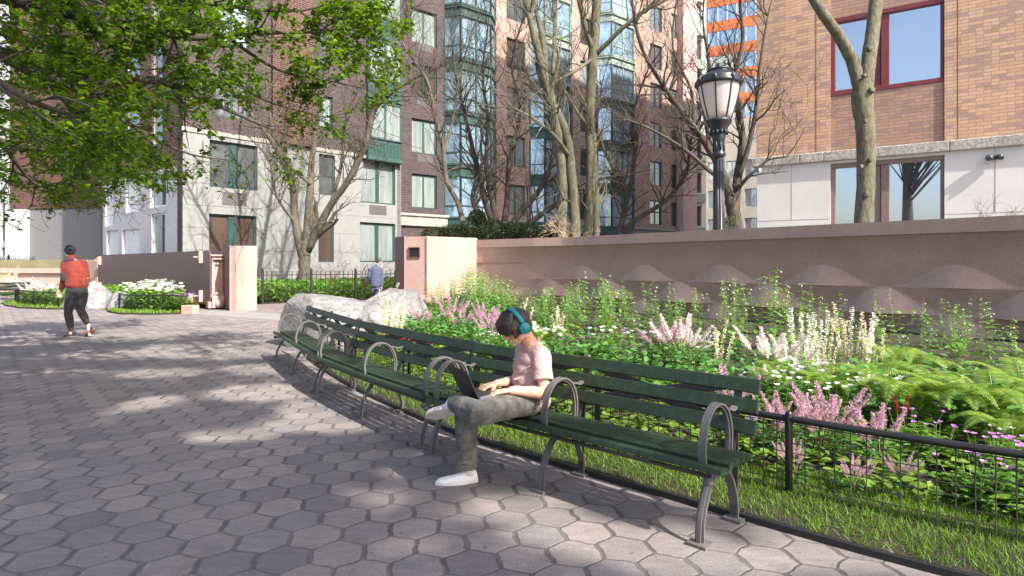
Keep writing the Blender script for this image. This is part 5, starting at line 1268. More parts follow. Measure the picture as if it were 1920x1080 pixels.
WPET = leaf_mat('white_petals', (0.80,0.80,0.78), (0.92,0.92,0.92), trans=0.2); CREAMF = leaf_mat('cream_florets', (0.70,0.62,0.40), (0.90,0.86,0.72), trans=0.2)
PURP = leaf_mat('purple_petals', (0.42,0.14,0.52), (0.60,0.28,0.68), trans=0.25); REDF = leaf_mat('red_spike', (0.35,0.03,0.02), (0.55,0.08,0.05), trans=0.2)
HEU = leaf_mat('plum_heuchera_leaves', (0.14,0.02,0.04), (0.42,0.10,0.15), trans=0.2)
class Sc:                                   # collects scattered quads with several materials
    def __init__(s): s.V = []; s.F = []; s.M = []; s.n = 0
    def add(s, TV, TF, pos, fwd, up, scl, mi):
        if len(pos) == 0: return
        V, Fc = scatter(TV, TF, pos, fwd, up, scl); s.V.append(V); s.F.append(Fc + s.n); s.M.append(np.full(len(Fc), mi)); s.n += len(V)
    def stems(s, lines, r, mi):             # thin three sided stems
        for pts in lines:
            n = len(pts); vs = []
            for i, p in enumerate(pts):
                for k in range(3): a = 2*PI*k/3; rr = r*(1-0.6*i/(n-1)); vs.append((p[0]+rr*math.cos(a), p[1]+rr*math.sin(a), p[2]))
            fs = [(i*3+k, i*3+(k+1)%3, i*3+3+(k+1)%3, i*3+3+k) for i in range(n-1) for k in range(3)]
            s.V.append(np.array(vs)); s.F.append(np.array(fs) + s.n); s.M.append(np.full(len(fs), mi)); s.n += len(vs)
    def mesh(s, name, mats): return np_mesh(name, np.concatenate(s.V), np.concatenate(s.F), mats, np.concatenate(s.M))
QUAD_V = [(0,0,0),(0.5,0.5,0.0),(0,1,0),(-0.5,0.5,0.0)]; QUAD_F = [(0,1,2,3)]
def stem_line(x, y, h, lean, rg, n=6):
    a = rg.uniform(0, 2*PI); pts = []
    for i in range(n): t = i/(n-1); pts.append((x+math.cos(a)*lean*t*t+rg.gauss(0,.004), y+math.sin(a)*lean*t*t+rg.gauss(0,.004), h*t))
    return pts
def at_line(pts, t):
    f = t*(len(pts)-1); k = min(int(f), len(pts)-2); u = f-k; return [pts[k][i]*(1-u)+pts[k+1][i]*u for i in range(3)]
def make_tall(seed):
    rg = random.Random(seed); S_ = Sc(); lf, lw, fl, st = [], [], [], []
    P1, F1, U1, s1 = [], [], [], []; P2, F2, U2 = [], [], []
    for _ in range(rg.randint(4, 6)):
        h = rg.uniform(0.80, 1.15); L = stem_line(rg.gauss(0,.11), rg.gauss(0,.11), h, rg.uniform(0.02,.14), rg, 7); st.append(L)
        k = 0; t = 0.10
        while t < 1.0:
            p = at_line(L, t); a = k*2.4+rg.uniform(-.3,.3)
            for b in (0, PI):
                P1.append(p); F1.append((math.cos(a+b), math.sin(a+b), rg.uniform(-.55,.25))); U1.append((0,0,1)); s1.append(rg.uniform(.095,.15)*(1.15-0.55*t))
            if t > 0.45 and rg.random() < 0.75:
                for _ in range(3): P2.append([p[0]+rg.gauss(0,.018), p[1]+rg.gauss(0,.018), p[2]-rg.uniform(0,.03)]); F2.append((rg.gauss(0,1), rg.gauss(0,1), rg.gauss(-.3,.6))); U2.append((rg.gauss(0,1),rg.gauss(0,1),1))
            t += rg.uniform(.07,.10); k += 1
    S_.stems(st, 0.0045, 0); s1 = np.array(s1); S_.add(LEAF_V, LEAF_F, P1, F1, U1, np.stack([s1*0.75, s1, s1], 1), 1); S_.add(QUAD_V, QUAD_F, P2, F2, U2, np.full(len(P2), .020), 2)
    return S_.mesh('tall_plant', [STEM, LG1, WPET])
def plume(S_, base, tip, w_, mi, rg, dens=1.0):
    base = np.array(base); tip = np.array(tip); d = tip-base; L = np.linalg.norm(d); d /= L; P1, F1, U1, s1 = [], [], [], []
    n = int(26*dens)
    for i in range(n):
        t = i/n
        for k in range(5):
            a = rg.uniform(0, 2*PI); o_ = np.array([math.cos(a), math.sin(a), 0.0]); dirn = o_*0.75 + d*0.75; q = base + d*L*t; ln = w_*(1-t)**0.8*rg.uniform(.7,1.1)+0.012
            m_ = max(2, int(ln/0.012))
            for j in range(m_):
                P1.append(q + dirn*ln*j/m_ + np.array([rg.gauss(0,.002)]*3)); F1.append(dirn + np.array([rg.gauss(0,.6), rg.gauss(0,.6), rg.gauss(0.3,.6)])); U1.append((rg.gauss(0,1), rg.gauss(0,1), rg.gauss(0,1))); s1.append(0.017*(1-0.4*j/m_))
    S_.add([(0,0,0),(0.35,0.4,0.1),(0,1,0),(-0.35,0.4,0.1)], QUAD_F, P1, F1, U1, np.array(s1), mi)
def make_astilbe(seed, n=8, mat=None):
    rg = random.Random(seed); S_ = Sc(); st = []
    for i in range(n):
        a = 2*PI*i/n + rg.uniform(-.3,.3); sp = rg.uniform(.04,.17); h = rg.uniform(.40,.60)*(1.1-sp*1.3); L = [(math.cos(a)*sp*0.15, math.sin(a)*sp*0.15, 0), (math.cos(a)*sp*0.6, math.sin(a)*sp*0.6, h*0.45), (math.cos(a)*sp, math.sin(a)*sp, h*0.6)]
        st.append(L); tip = (math.cos(a)*sp*2.0, math.sin(a)*sp*2.0, h); plume(S_, L[-1], tip, 0.058, 1, rg); st.append([L[-1], tip])
    P1, F1, U1, s1 = [], [], [], []
    for _ in range(150):
        a = rg.uniform(0,2*PI); r = rg.uniform(.02,.24); P1.append((math.cos(a)*r, math.sin(a)*r, rg.uniform(.03,.24))); F1.append((math.cos(a), math.sin(a), rg.uniform(-.3,.5))); U1.append((rg.gauss(0,.3),rg.gauss(0,.3),1)); s1.append(rg.uniform(.05,.09))
    S_.stems(st, 0.004, 0); s1 = np.array(s1); S_.add(LEAF_V, LEAF_F, P1, F1, U1, np.stack([s1*.6,s1,s1],1), 2)
    return S_.mesh('astilbe', [STEMY, mat or PINKF, LG2])
def make_spires(seed, n=5, h0=0.75, mat=None):
    rg = random.Random(seed); S_ = Sc(); st = []; P1, F1, U1 = [], [], []
    for i in range(n):
        L = stem_line(rg.gauss(0,.05), rg.gauss(0,.05), h0*rg.uniform(.7,1.1), rg.uniform(.03,.16), rg, 7); st.append(L); t = 0.30
        while t < 1:
            p = at_line(L, t)
            for k in range(4):
                a = rg.uniform(0,2*PI); r = 0.016*(1.15-t*.6); P1.append((p[0]+math.cos(a)*r*0.3, p[1]+math.sin(a)*r*0.3, p[2])); F1.append((math.cos(a), math.sin(a), rg.uniform(-.2,.6))); U1.append((rg.gauss(0,1),rg.gauss(0,1),1))
            t += 0.024
    S_.stems(st, 0.004, 0); S_.add([(0,0,0),(0.42,0.55,0.1),(0,1,0),(-0.42,0.55,0.1)], QUAD_F, P1, F1, U1, np.full(len(P1), .020), 1)
    P2, F2, U2 = [], [], []
    for _ in range(60): a = rg.uniform(0,2*PI); r = rg.uniform(.02,.16); P2.append((math.cos(a)*r, math.sin(a)*r, rg.uniform(.03,.12))); F2.append((math.cos(a), math.sin(a), .2)); U2.append((0,0,1))
    S_.add(LEAF_V, LEAF_F, P2, F2, U2, np.full(len(P2), .08), 2)
    return S_.mesh('flower_spires', [STEMY, mat or CREAMF, LG2])
def make_fern(seed, n=10):
    rg = random.Random(seed); S_ = Sc(); st = []; P1, F1, U1, s1 = [], [], [], []
    for i in range(n):
        a = 2*PI*i/n+rg.uniform(-.25,.25); L_ = rg.uniform(.46,.66); rise = rg.uniform(1.05,1.4); pts = []; x = z = 0.0; m_ = 26
        for k in range(m_+1):
            t = k/m_; ang = rise*(1-t*0.75) - t*t*1.25; x += math.cos(ang)*L_/m_; z += math.sin(ang)*L_/m_; pts.append((math.cos(a)*x, math.sin(a)*x, z))
        st.append(pts[::3]+[pts[-1]]); side = np.array([-math.sin(a), math.cos(a), 0])
        for k in range(3, m_+1):
            t = k/m_; d = np.array(pts[k])-np.array(pts[k-1]); d /= np.linalg.norm(d); ln = 0.115*math.sin(PI*min(1, (t*0.92+0.06)))**0.8*(1.15-t*.5)
            up = np.cross(side, d)
            for sg in (-1, 1):
                for hf in (0, 0.5):
                    P1.append(np.array(pts[k])+d*hf*L_/m_); F1.append(side*sg + d*0.35 - up*0.0 + np.array([0,0,-.18])); U1.append(-up if up[2] < 0 else up); s1.append(ln)
    s1 = np.array(s1); S_.stems(st, 0.004, 0); S_.add([(0,0,0),(0.5,0.35,0.02),(0,1,-0.03),(-0.5,0.35,0.02)], QUAD_F, P1, F1, U1, np.stack([np.full(len(s1), .0105), s1, s1], 1), 1)
    return S_.mesh('fern', [STEM, FERN])
def make_geranium(seed, petal, n=14, hh=0.30, fs=0.032, leafs=230, rad=0.22):
    rg = random.Random(seed); S_ = Sc(); st = []; P1, F1, U1, s1 = [], [], [], []; P2, F2, U2 = [], [], []
    for _ in range(leafs):
        a = rg.uniform(0,2*PI); r = rad*math.sqrt(rg.random()); z = hh*(1-(r/rad)**2*.6)*rg.uniform(.35,.95); b = rg.uniform(0, 2*PI)
        for k in range(5):
            c = b + (k-2)*0.55; P1.append((math.cos(a)*r, math.sin(a)*r, z)); F1.append((math.cos(c), math.sin(c), rg.uniform(-.25,.15))); U1.append((rg.gauss(0,.15), rg.gauss(0,.15), 1)); s1.append(rg.uniform(.030,.046))
    for _ in range(n):
        a = rg.uniform(0,2*PI); r = rad*math.sqrt(rg.random())*1.05; z = hh*rg.uniform(1.0,1.25); c = (math.cos(a)*r, math.sin(a)*r, z); st.append([(c[0]*.6,c[1]*.6,z*.4), c])
        for k in range(5): b = 2*PI*k/5; P2.append(c); F2.append((math.cos(b), math.sin(b), .45)); U2.append((rg.gauss(0,.2)-.3, rg.gauss(0,.2)-.5, 1))
    s1 = np.array(s1); S_.stems(st, 0.003, 0); S_.add([(0,0,0),(0.28,0.55,0.04),(0,1,-0.03),(-0.28,0.55,0.04)], QUAD_F, P1, F1, U1, s1, 1)
    S_.add([(0,0,0),(0.40,0.6,0.12),(0,1,0.10),(-0.40,0.6,0.12)], QUAD_F, P2, F2, U2, np.full(len(P2), fs), 2); return S_.mesh('geranium', [STEM, LG1, petal])
def make_red(seed):
    rg = random.Random(seed); S_ = Sc(); st = []; P1, F1, U1 = [], [], []
    for _ in range(2):
        L = stem_line(rg.gauss(0,.03), rg.gauss(0,.03), rg.uniform(.32,.42), .03, rg, 5); st.append(L)
        for k in range(46): t = rg.uniform(.6,1); p = at_line(L, t); a = rg.uniform(0,2*PI); P1.append(p); F1.append((math.cos(a)*.5, math.sin(a)*.5, 1)); U1.append((math.cos(a), math.sin(a), 0))
    S_.stems(st, .003, 0); S_.add(QUAD_V, QUAD_F, P1, F1, U1, np.full(len(P1), .022), 1); return S_.mesh('red_spike', [STEM, REDF])
tallM = [make_tall(i) for i in range(5)]; pinkM = [make_astilbe(i+20) for i in range(3)]; whiteM = [make_astilbe(i+30, mat=WHITEF) for i in range(2)]
spM = [make_spires(i+40, mat=CREAMF if i else WPET) for i in range(3)]; fernM = [make_fern(i+50) for i in range(3)]
gerP = [make_geranium(60, PURP, n=9, fs=.027), make_geranium(61, PURP, n=6, fs=.027)]; gerW = [make_geranium(62, WPET, n=9, hh=.34, fs=.030), make_geranium(63, WPET, n=16, hh=.42, fs=.042)]
redM = make_red(70)
def put(name, me, x, y, s, label, cat, group, z=None, tilt=0.05, lift=0.0):
    h = bed_h(x, y) if z is None else z
    if h is None: return None
    o = link(name, me, None, label, cat, group); o.location = (x, y, h-0.01+lift); o.rotation_euler = (rng.gauss(0,tilt), rng.gauss(0,tilt), rng.uniform(0, 2*PI)); o.scale = (s*rng.uniform(.95,1.05), s, s*rng.uniform(.92,1.1)); return o
def atx(px, D): return (px-960)/F*D
def zone(px):
    for lim, t_ in ((1000,'between slotted pillar and seated man'),(1180,'just beyond the shoulder of the seated man'),(1330,'above the middle of the nearest bench'),(1480,'above the near end of the bench'),(1620,'over the first open fence post'),(1780,'beyond the first fern of the open fence')):
        if px < lim: return t_
    return 'by the frame edge beyond the ferns'
# tall stems before the wall
r5 = random.Random(19); placed = []; tries = 0
while len(placed) < 88 and tries < 4000:
    tries += 1; u = r5.uniform(0.06, 0.62); v = r5.uniform(0.36, 0.84); p = bed_pt(u, v)
    if any((p.x-q[0])**2+(p.y-q[1])**2 < 0.34**2 for q in placed): continue
    px = 960+p.x/p.y*F
    if px > 2050: continue
    if 960 < px < 1010 and r5.random() < .6: continue
    placed.append((p.x, p.y)); peak = 1.0 + 0.50*math.exp(-((px-1440)/55)**2) + 0.35*math.exp(-((px-885)/40)**2) + 0.15*math.exp(-((px-1140)/50)**2)
    put('tall_flowering_plant', tallM[len(placed)%5], p.x, p.y, r5.uniform(.62,.88)*peak, 'tall leafy white flowered stems '+zone(px), 'plant', 'tall stems '+zone(px))
A1 = 'pink plumed astilbe clump in the bed'; gA = 'pink astilbe clumps'
for px, D, s in ((845,11.2,1.15),(798,11.2,1.05),(862,10.6,1.0),(905,10.2,1.1),(940,9.8,1.15),(920,9.2,.9),(1372,5.0,.85)):
    put('astilbe', pinkM[int(px)%3], atx(px,D), D, s, 'pink plumed astilbe rising behind the benches', 'flower', 'pink astilbe behind the benches')
for px, D, s in ((1475,4.25,.82),(1445,4.4,.7),(1555,4.35,.98),(1535,4.2,.8),(1648,3.98,.78),(1600,3.62,.42),(1686,3.7,.40),(1490,3.85,.42)):
    put('astilbe', pinkM[int(px)%3], atx(px,D), D, s, 'pink plumed astilbe right behind the open fence, past the bench end', 'flower', 'pink astilbe behind the open fence')
for px, D, s in ((1250,7.3,1.25),(1278,7.0,1.2),(1300,7.2,1.0)):
    put('astilbe', (whiteM+pinkM)[int(px)%3], atx(px,D), D, s, 'pale pink and white astilbe rising over the middle of the nearest bench back', 'flower', 'pale astilbe over the nearest bench')
for px, D, s in ((1440,6.2,1.2),(1475,6.0,1.05),(1425,5.6,.8)):
    put('astilbe', whiteM[int(px)%2], atx(px,D), D, s, 'white plumed astilbe above the end of the nearest bench', 'flower', 'white astilbe above the bench end')
for px, D, s in ((985,9.6,1.1),(1045,9.2,.9),(1355,6.6,.9),(1500,6.3,1.15),(1528,6.1,1.0),(1585,6.2,1.1),(1618,6.0,1.15),(1645,5.9,.9),(1555,5.9,.8)):
    put('white_flower_spires', spM[int(px)%2], atx(px,D), D, s, 'slender white flower spires '+zone(px), 'flower', 'white spires '+zone(px))
for px, D in ((722,10.4),(742,10.5)): put('cream_flower_spires', spM[1+int(px)%2], atx(px,D), D, 1.45, 'tall cream flower spires in front of the largest boulder', 'flower', 'cream spires before the boulder', z=0.06)
for px, D, s in ((1015,8.6,1.35),(1475,5.5,1.0),(1650,5.3,1.15),(1715,4.7,1.2),(1790,4.7,1.3),(1865,4.5,1.2),(1915,4.9,1.2),(1560,5.2,1.0),(1900,4.1,.9),(1690,5.9,1.2)):
    put('fern', fernM[int(px)%3], atx(px,D), D, s, 'arching green fern in the bed behind the open fence' if px > 1100 else 'single fern frond clump beside the head of the seated man', 'fern', 'ferns behind the open fence' if px > 1100 else None, lift=0.08)
for px, D, s in ((1460,5.05,.9),(1505,5.0,.95),(1560,4.85,.85),(1610,4.95,.9),(1655,4.8,.8),(1890,3.9,.7),(975,7.9,1.0),(1025,7.9,1.0),(930,8.2,.9),(1130,7.7,1.1),(1210,7.4,1.0)):
    put('white_geranium', gerW[int(px)%2], atx(px,D), D, s, 'low white flowered geranium '+zone(px), 'flower', 'white geraniums '+zone(px))
for px, D, s in ((1705,4.2,.95),(1755,4.0,.8),(1850,3.8,.8),(1900,3.6,.9),(1830,3.45,.85),(1900,3.3,.9),(1110,7.9,1.0),(1150,8.3,1.0),(1060,8.0,.9),(650,8.6,.8),(672,8.3,.8),(690,8.1,.8),(1180,7.2,.9),(1960,3.4,1)):
    put('purple_geranium', gerP[int(px)%2], atx(px,D), D, s, 'low purple flowered geranium '+('close behind the rail of the open fence' if px > 1600 else ('on the lawn edge behind the middle bench' if px < 700 else zone(px))), 'flower', 'purple geraniums '+('by the open fence' if px > 1600 else ('behind the middle bench' if px < 700 else zone(px))))
for px, D in ((1692,4.5),(1535,5.6)): put('red_flower_spike', redM, atx(px,D), D, .9, 'thin red flower spike among the ferns', 'flower', 'red spikes among the ferns')
hv = Sc(); Pp, Ff = [], []
for _ in range(160): a = rng.uniform(0,2*PI); r = .18*math.sqrt(rng.random()); Pp.append((math.cos(a)*r, math.sin(a)*r, rng.uniform(.04,.16))); Ff.append((math.cos(a), math.sin(a), rng.uniform(-.2,.4)))
hv.add(LEAF_V, LEAF_F, Pp, Ff, [(0,0,1)]*160, np.full(160, .085), 0); hm = hv.mesh('heuchera', [HEU])
for px, D in ((735,9.9),(765,9.8),(752,10.2),(790,9.7)): put('heuchera', hm, atx(px,D), D, 1.2, 'plum leaved low plant at the foot of the cream spires', 'plant', 'plum leaved plants')
# massed leaves and grass
def in_bed(n, dmin, dmax, umax=0.95, near=True):
    out = []
    while len(out) < n:
        u = rng.uniform(0.02, umax); v = rng.random()**1.3; p = bed_pt(u, v)
        px = 960+p.x/p.y*F if p.y > 0.3 else 9999
        if px > 2080: continue
        a = E_[min(len(E_)-1, int(u*(len(E_)-1)))]; d = edge_side(p.x, p.y)
        if dmin < d < dmax: out.append((p.x, p.y, p.z, d))
    return out
def stuff(name, TV, TF, pts, zlo, zhi, size, mat, label, cat, flat=1.0, wide=1.0):
    n = len(pts); pos = [(x, y, z + rng.uniform(zlo, zhi)) for x,y,z,d in pts]; a = nr.uniform(0, 2*PI, n)
    fw = np.stack([np.cos(a), np.sin(a), nr.uniform(-.3,.3,n)*flat], 1); up = np.stack([nr.normal(0,.3,n)*flat, nr.normal(0,.3,n)*flat, np.ones(n)], 1); s = nr.uniform(.6,1.3,n)*size
    V, Fc = scatter(TV, TF, pos, fw, up, np.stack([s*wide, s, s], 1)); return link(name, np_mesh(name, V, Fc, mat), None, label, cat, kind='stuff')
gp1 = in_bed(15000, 0.55, 2.6)
stuff('ground_cover_leaves', LEAF_V, LEAF_F, gp1, 0.02, 0.13, 0.075, LG3, 'low lime green ground cover leaves behind the fence mesh', 'ground cover')
gp2 = [q for q in in_bed(26000, 1.7, 9) if q[3] < 2.9 or rng.random() < 0.45*math.exp(-(q[3]-2.9)*0.9)]
stuff('bed_foliage', LEAF_V, LEAF_F, gp2, 0.02, 0.36, 0.075, LG2, 'mixed low green foliage filling the flower bed', 'foliage', flat=2.0, wide=.8)
BL_V = [(-.5,0,0),(.5,0,0),(.38,.5,.10),(-.38,.5,.10),(.10,1,.42),(-.10,1,.42)]; BL_F = [(0,1,2,3),(3,2,4,5)]
def grass(pts, name, label, h=0.055, w_=0.005):
    n = len(pts); pos = [(x,y,z-0.01) for x,y,z,d in pts]; fw = np.stack([nr.normal(0,.45,n), nr.normal(0,.45,n), np.ones(n)], 1); a = nr.uniform(0,2*PI,n); up = np.stack([np.cos(a), np.sin(a), np.zeros(n)], 1); s = nr.uniform(.55,1.25,n)*h
    V, Fc = scatter(BL_V, BL_F, pos, fw, up, np.stack([np.full(n, w_), s, s*.8], 1)); return link(name, np_mesh(name, V, Fc, GRASS), None, label, 'grass', kind='stuff')
gg = []
while len(gg) < 85000:
    k = rng.random()
    yy = 1.5 + 8.8*k**1.9                        # denser near the far end where the blades show largest
    i = min(range(0, len(EDGES)), key=lambda j: abs(EDGES[j][1]-yy)); ex, ey = EDGES[i]; wd = 0.85 if yy < 6 else 1.25
    p = (ex + rng.uniform(0, wd*1.3), ey + rng.uniform(-.25,.25)+rng.uniform(0, wd*.4)); d = edge_side(*p)
    if 0.025 < d < wd*(0.8+0.25*mnoise.noise(Vector((p[0]*2,p[1]*2,0)))): gg.append((p[0], p[1], bed_z(d), d))
grass(gg, 'grass_strip', 'short green lawn strip along the metal edging under the benches')

# ---- planting on the far side of the plaza
def patch(poly, zt, name, kind='structure', mat=None):
    m = MB(); m.prism(poly, 0.003, zt); return m.build(name, mat or soil, kind=kind)
def in_poly(poly, n, rg=rng, inset=0):
    xs = [p[0] for p in poly]; ys = [p[1] for p in poly]; out = []
    while len(out) < n:
        x = rg.uniform(min(xs), max(xs)); y = rg.uniform(min(ys), max(ys)); c = False
        for i in range(len(poly)):
            (x1,y1),(x2,y2) = poly[i], poly[i-1]
            if (y1 > y) != (y2 > y) and x < (x2-x1)*(y-y1)/(y2-y1)+x1: c = not c
        if c: out.append((x, y, 0.06, 1))
    return out
b2 = [(-20.9,25.5),(-19.9,23.5),(-18.6,22.1),(-17.0,20.8),(-15.3,20.2),(-14.2,21.2),(-15.0,25.0),(-21.5,30.0),(-24,30.5)]
b3 = [(-13.6,21.3),(-13.3,20.2),(-12.9,19.2),(-11.9,18.3),(-10.9,18.15),(-10.0,18.4),(-9.85,19.0),(-11.2,20.4),(-12.8,21.8)]
b4 = [(-11.2,22.1),(-7.6,24.75),(-4.1,27.35),(-1.5,29.5),(-5.5,34.5),(-14.6,27.8)]
patch(b2, 0.05, 'far_flower_bed_soil'); patch(b3, 0.05, 'corner_bed_soil'); patch(b4, 0.05, 'fern_bed_soil')
grass([(x,y,.05,1) for x,y,_,_ in in_poly(b2, 9000)]+[(x,y,.05,1) for x,y,_,_ in in_poly(b3, 5000)], 'verge_grass', 'thin grass fringe round the far planting beds', h=.10, w_=.02)
i2 = [(-21.0,26.5),(-19.4,23.9),(-18.2,22.5),(-16.8,21.4),(-15.4,20.8),(-14.9,21.4),(-15.4,25.0),(-21.5,29.7)]
i3 = [(-12.9,20.6),(-12.5,19.5),(-11.7,18.9),(-10.6,18.9),(-10.5,19.2),(-11.3,20.2),(-12.4,21.2)]
stuff('distant_bed_foliage', LEAF_V, LEAF_F, in_poly(i2, 7000), 0.02, 0.55, 0.15, LG1, 'mixed green foliage of the far bed beyond the runner', 'foliage', flat=2)
stuff('corner_bed_foliage', LEAF_V, LEAF_F, in_poly(i3, 5200), 0.02, 0.62, 0.11, LG1, 'bushy green foliage of the corner bed before the gate', 'foliage', flat=2)
stuff('fern_bed_foliage', LEAF_V, LEAF_F, in_poly(b4, 16000), 0.02, 0.75, 0.20, LG1, 'dense bright foliage of the bed behind the tall railing', 'foliage', flat=2.2, wide=.7)
for i, (x, y, _, _) in enumerate(in_poly(b4, 34)): put('railing_bed_fern', fernM[i%3], x, y, rng.uniform(1.6,2.1), 'large green fern in the bed behind the tall railing', 'fern', 'ferns behind the tall railing', z=.05)
for i, (x, y, _, _) in enumerate(in_poly(b4, 9)): put('railing_bed_red_spike', redM, x, y, rng.uniform(1.9,2.4), 'red flower spike in the bed behind the tall railing', 'flower', 'red spikes behind the tall railing', z=.05)
for i, (x, y, _, _) in enumerate(in_poly(i3, 13)): put('corner_bed_geranium', gerW[1], x, y, rng.uniform(1.45,1.75), 'white flowered geranium in the small fenced corner bed', 'flower', 'white geraniums in the corner bed', z=.05)
for px, D in ((345,18.9),(352,19.1),(330,18.8)): put('corner_bed_purple_geranium', gerP[0], atx(px,D), D, 1.4, 'purple flowered geranium at the stone block end of the corner bed', 'flower', 'purple geraniums by the stone block', z=.10)
for px, D, s in ((62,22.5,1.3),(75,22.0,1.4),(84,21.8,1.5),(92,22.0,1.4),(70,22.4,1.2),(100,22.6,1.1),(40,25,1.4),(34,25.5,1.3)): put('far_white_astilbe', whiteM[int(px)%2], atx(px,D), D, s*1.15, 'white plumed astilbe in the far bed beyond the runner', 'flower', 'white astilbe in the far bed', z=.1)
for px, D in ((17,26.5),(11,26.8),(22,26.2)): put('far_cream_spires', spM[1], atx(px,D), D, 1.75, 'tall cream flower spires above the distant bench', 'flower', 'cream spires above the distant bench', z=.1)
for i, (x, y, _, _) in enumerate(in_poly(i2, 12)): put('far_purple_geranium', gerP[i%2], x, y, 1.3, 'purple flowered geranium in the far bed beyond the runner', 'flower', 'purple geraniums in the far bed', z=.08)
# ================================================================ people
def skin_mat(name, c):
    t = NT(name); f = t.noise(18, 3, 0.6); t.col(t.ramp(f, [(0.3, tuple(x*0.9 for x in c)), (0.7, tuple(min(1,x*1.08) for x in c))])); t.rough(0.5)
    t.b.inputs['Subsurface Weight'].default_value = 0.08; t.b.inputs['Subsurface Radius'].default_value = (0.4,0.15,0.08); t.b.inputs['Subsurface Scale'].default_value = 0.02; t.bump(t.noise(220, 2, 0.6), 0.08, 0.001); return t.m
def cloth_mat(name, c1, c2, scale=10, weave=500, rough=0.85, wr=0.0, heather=0.15):
    t = NT(name); f = t.noise(scale, 4, 0.65); c = t.ramp(f, [(0.3, c1), (0.7, c2)]); h = t.noise(weave, 2, 0.6)
    c = t.mix(1.0, c, t.ramp(h, [(0.3, (1-heather,)*3), (0.7, (1+heather,)*3)]), 'MULTIPLY'); t.col(c); t.rough(rough)
    wv = t.noise(9, 3, 0.5, sc=(1,1,1.6)); hh = t.math('ADD', t.math('MULTIPLY', wv, 1.0), t.math('MULTIPLY', h, 0.05)); t.bump(hh, wr, 0.03); t.b.inputs['Sheen Weight'].default_value = 0.1; return t.m
SKIN = skin_mat('warm_skin', (0.60,0.34,0.24)); SKIN2 = skin_mat('fair_skin', (0.62,0.42,0.34))
class Body:
    """overlapping rounded shapes fused by a voxel remesh into one continuous skin"""
    def __init__(s): s.mb = MB()
    def cap(s, a, b, ra, rb, n=16, flat=None):
        a = Vector(a); b = Vector(b); d = b-a; L = max(d.length, 1e-4); d.normalize(); pts = []; rs = []
        for k in range(5): t = math.sin(k/4*PI/2); pts.append(a - d*ra*(1-t)*0.98); rs.append(max(ra*math.sqrt(max(0,1-(1-t)**2)), ra*0.08))
        for k in range(1, 5): pts.append(a + d*L*k/4); rs.append(ra+(rb-ra)*k/4)
        for k in range(1, 5): t = math.sin(k/4*PI/2); pts.append(b + d*rb*t*0.98); rs.append(max(rb*math.sqrt(max(0,1-t*t)), rb*0.08))
        i0 = len(s.mb.v); s.mb.tube(pts, rs, n)
        if flat:                       # (axis, factor, centre): squash about the centre line
            ax, f = Vector(flat[0]).normalized(), flat[1]
            for i in range(i0, len(s.mb.v)):
                v = Vector(s.mb.v[i]); c = a + d*(v-a).dot(d); o = v-c; o -= ax*o.dot(ax)*(1-f); s.mb.v[i] = tuple(c+o)
    def chain(s, pts, rs, n=16, flat=None):
        for i in range(len(pts)-1): s.cap(pts[i], pts[i+1], rs[i], rs[i+1], n, flat)
    def smooth_tube(s, pts, rs, n=20, sub=6, ends=True):   # many-point limb with its own sections
        sm = bez(pts, sub); sr = []
        for i in range(len(sm)): t = i/sub; k = min(int(t), len(rs)-2); u = t-k; u = u*u*(3-2*u); sr.append(rs[k]*(1-u)+rs[k+1]*u)
        s.mb.tube(sm, sr, n)
    def ell(s, c, rx, ry, rz, M=None): s.mb.ell(c, rx, ry, rz, M, 24, 16)
    def build(s, name, mat, parent, voxel=0.006, smooth=4, fac=0.5, **kw):
        o = s.mb.build(name, mat, parent, **kw); r = o.modifiers.new('fuse', 'REMESH'); r.mode = 'VOXEL'; r.voxel_size = voxel; r.use_smooth_shade = True
        if smooth: q = o.modifiers.new('soften', 'SMOOTH'); q.iterations = smooth; q.factor = fac
        return o
def basis(fwd, up):
    f = Vector(fwd).normalized(); u = Vector(up); r = f.cross(u).normalized(); u = r.cross(f).normalized()
    return Matrix(((r.x,f.x,u.x),(r.y,f.y,u.y),(r.z,f.z,u.z)))
def head_shape(b, c, M, s=1.0):
    """skull, jaw, cheeks, nose, brows, lips, chin, ears; c = centre of the head, M columns = right, forward, up"""
    T = lambda x, y, z: Vector(c) + M @ Vector((x*s, y*s, z*s)); E = lambda x,y,z,rx,ry,rz: b.ell(T(x,y,z), rx*s, ry*s, rz*s, M)
    E(0,-0.012,0.028, 0.074,0.094,0.090); E(0,0.018,-0.012, 0.063,0.070,0.085); E(0,0.034,-0.062, 0.046,0.050,0.046); E(0,0.066,-0.094, 0.020,0.019,0.018)
    for sx in (-1, 1):
        E(sx*0.034,0.054,-0.024, 0.024,0.026,0.026); E(sx*0.028,0.080,0.022, 0.022,0.012,0.008); E(sx*0.074,-0.008,-0.012, 0.009,0.018,0.030); E(sx*0.052,0.012,-0.055, 0.018,0.030,0.028)
        E(sx*0.013,0.096,-0.036, 0.009,0.012,0.008)
    b.cap(T(0,0.088,0.012), T(0,0.106,-0.030), 0.0085*s, 0.0125*s, 10); E(0,0.086,-0.058, 0.022,0.013,0.0065); E(0,0.083,-0.070, 0.019,0.013,0.0075)
def eyes(parent, c, M, s=1.0, closed=False):
    for sx in (-1, 1):
        p = Vector(c) + M @ Vector((sx*0.031*s, 0.076*s, 0.002*s)); m = MB(); m.ell(p, 0.0125*s, 0.0095*s, 0.007*s, M, 12, 8); m.build('eye', plain('eye_dark', (0.10,0.07,0.06), 0.3), parent)
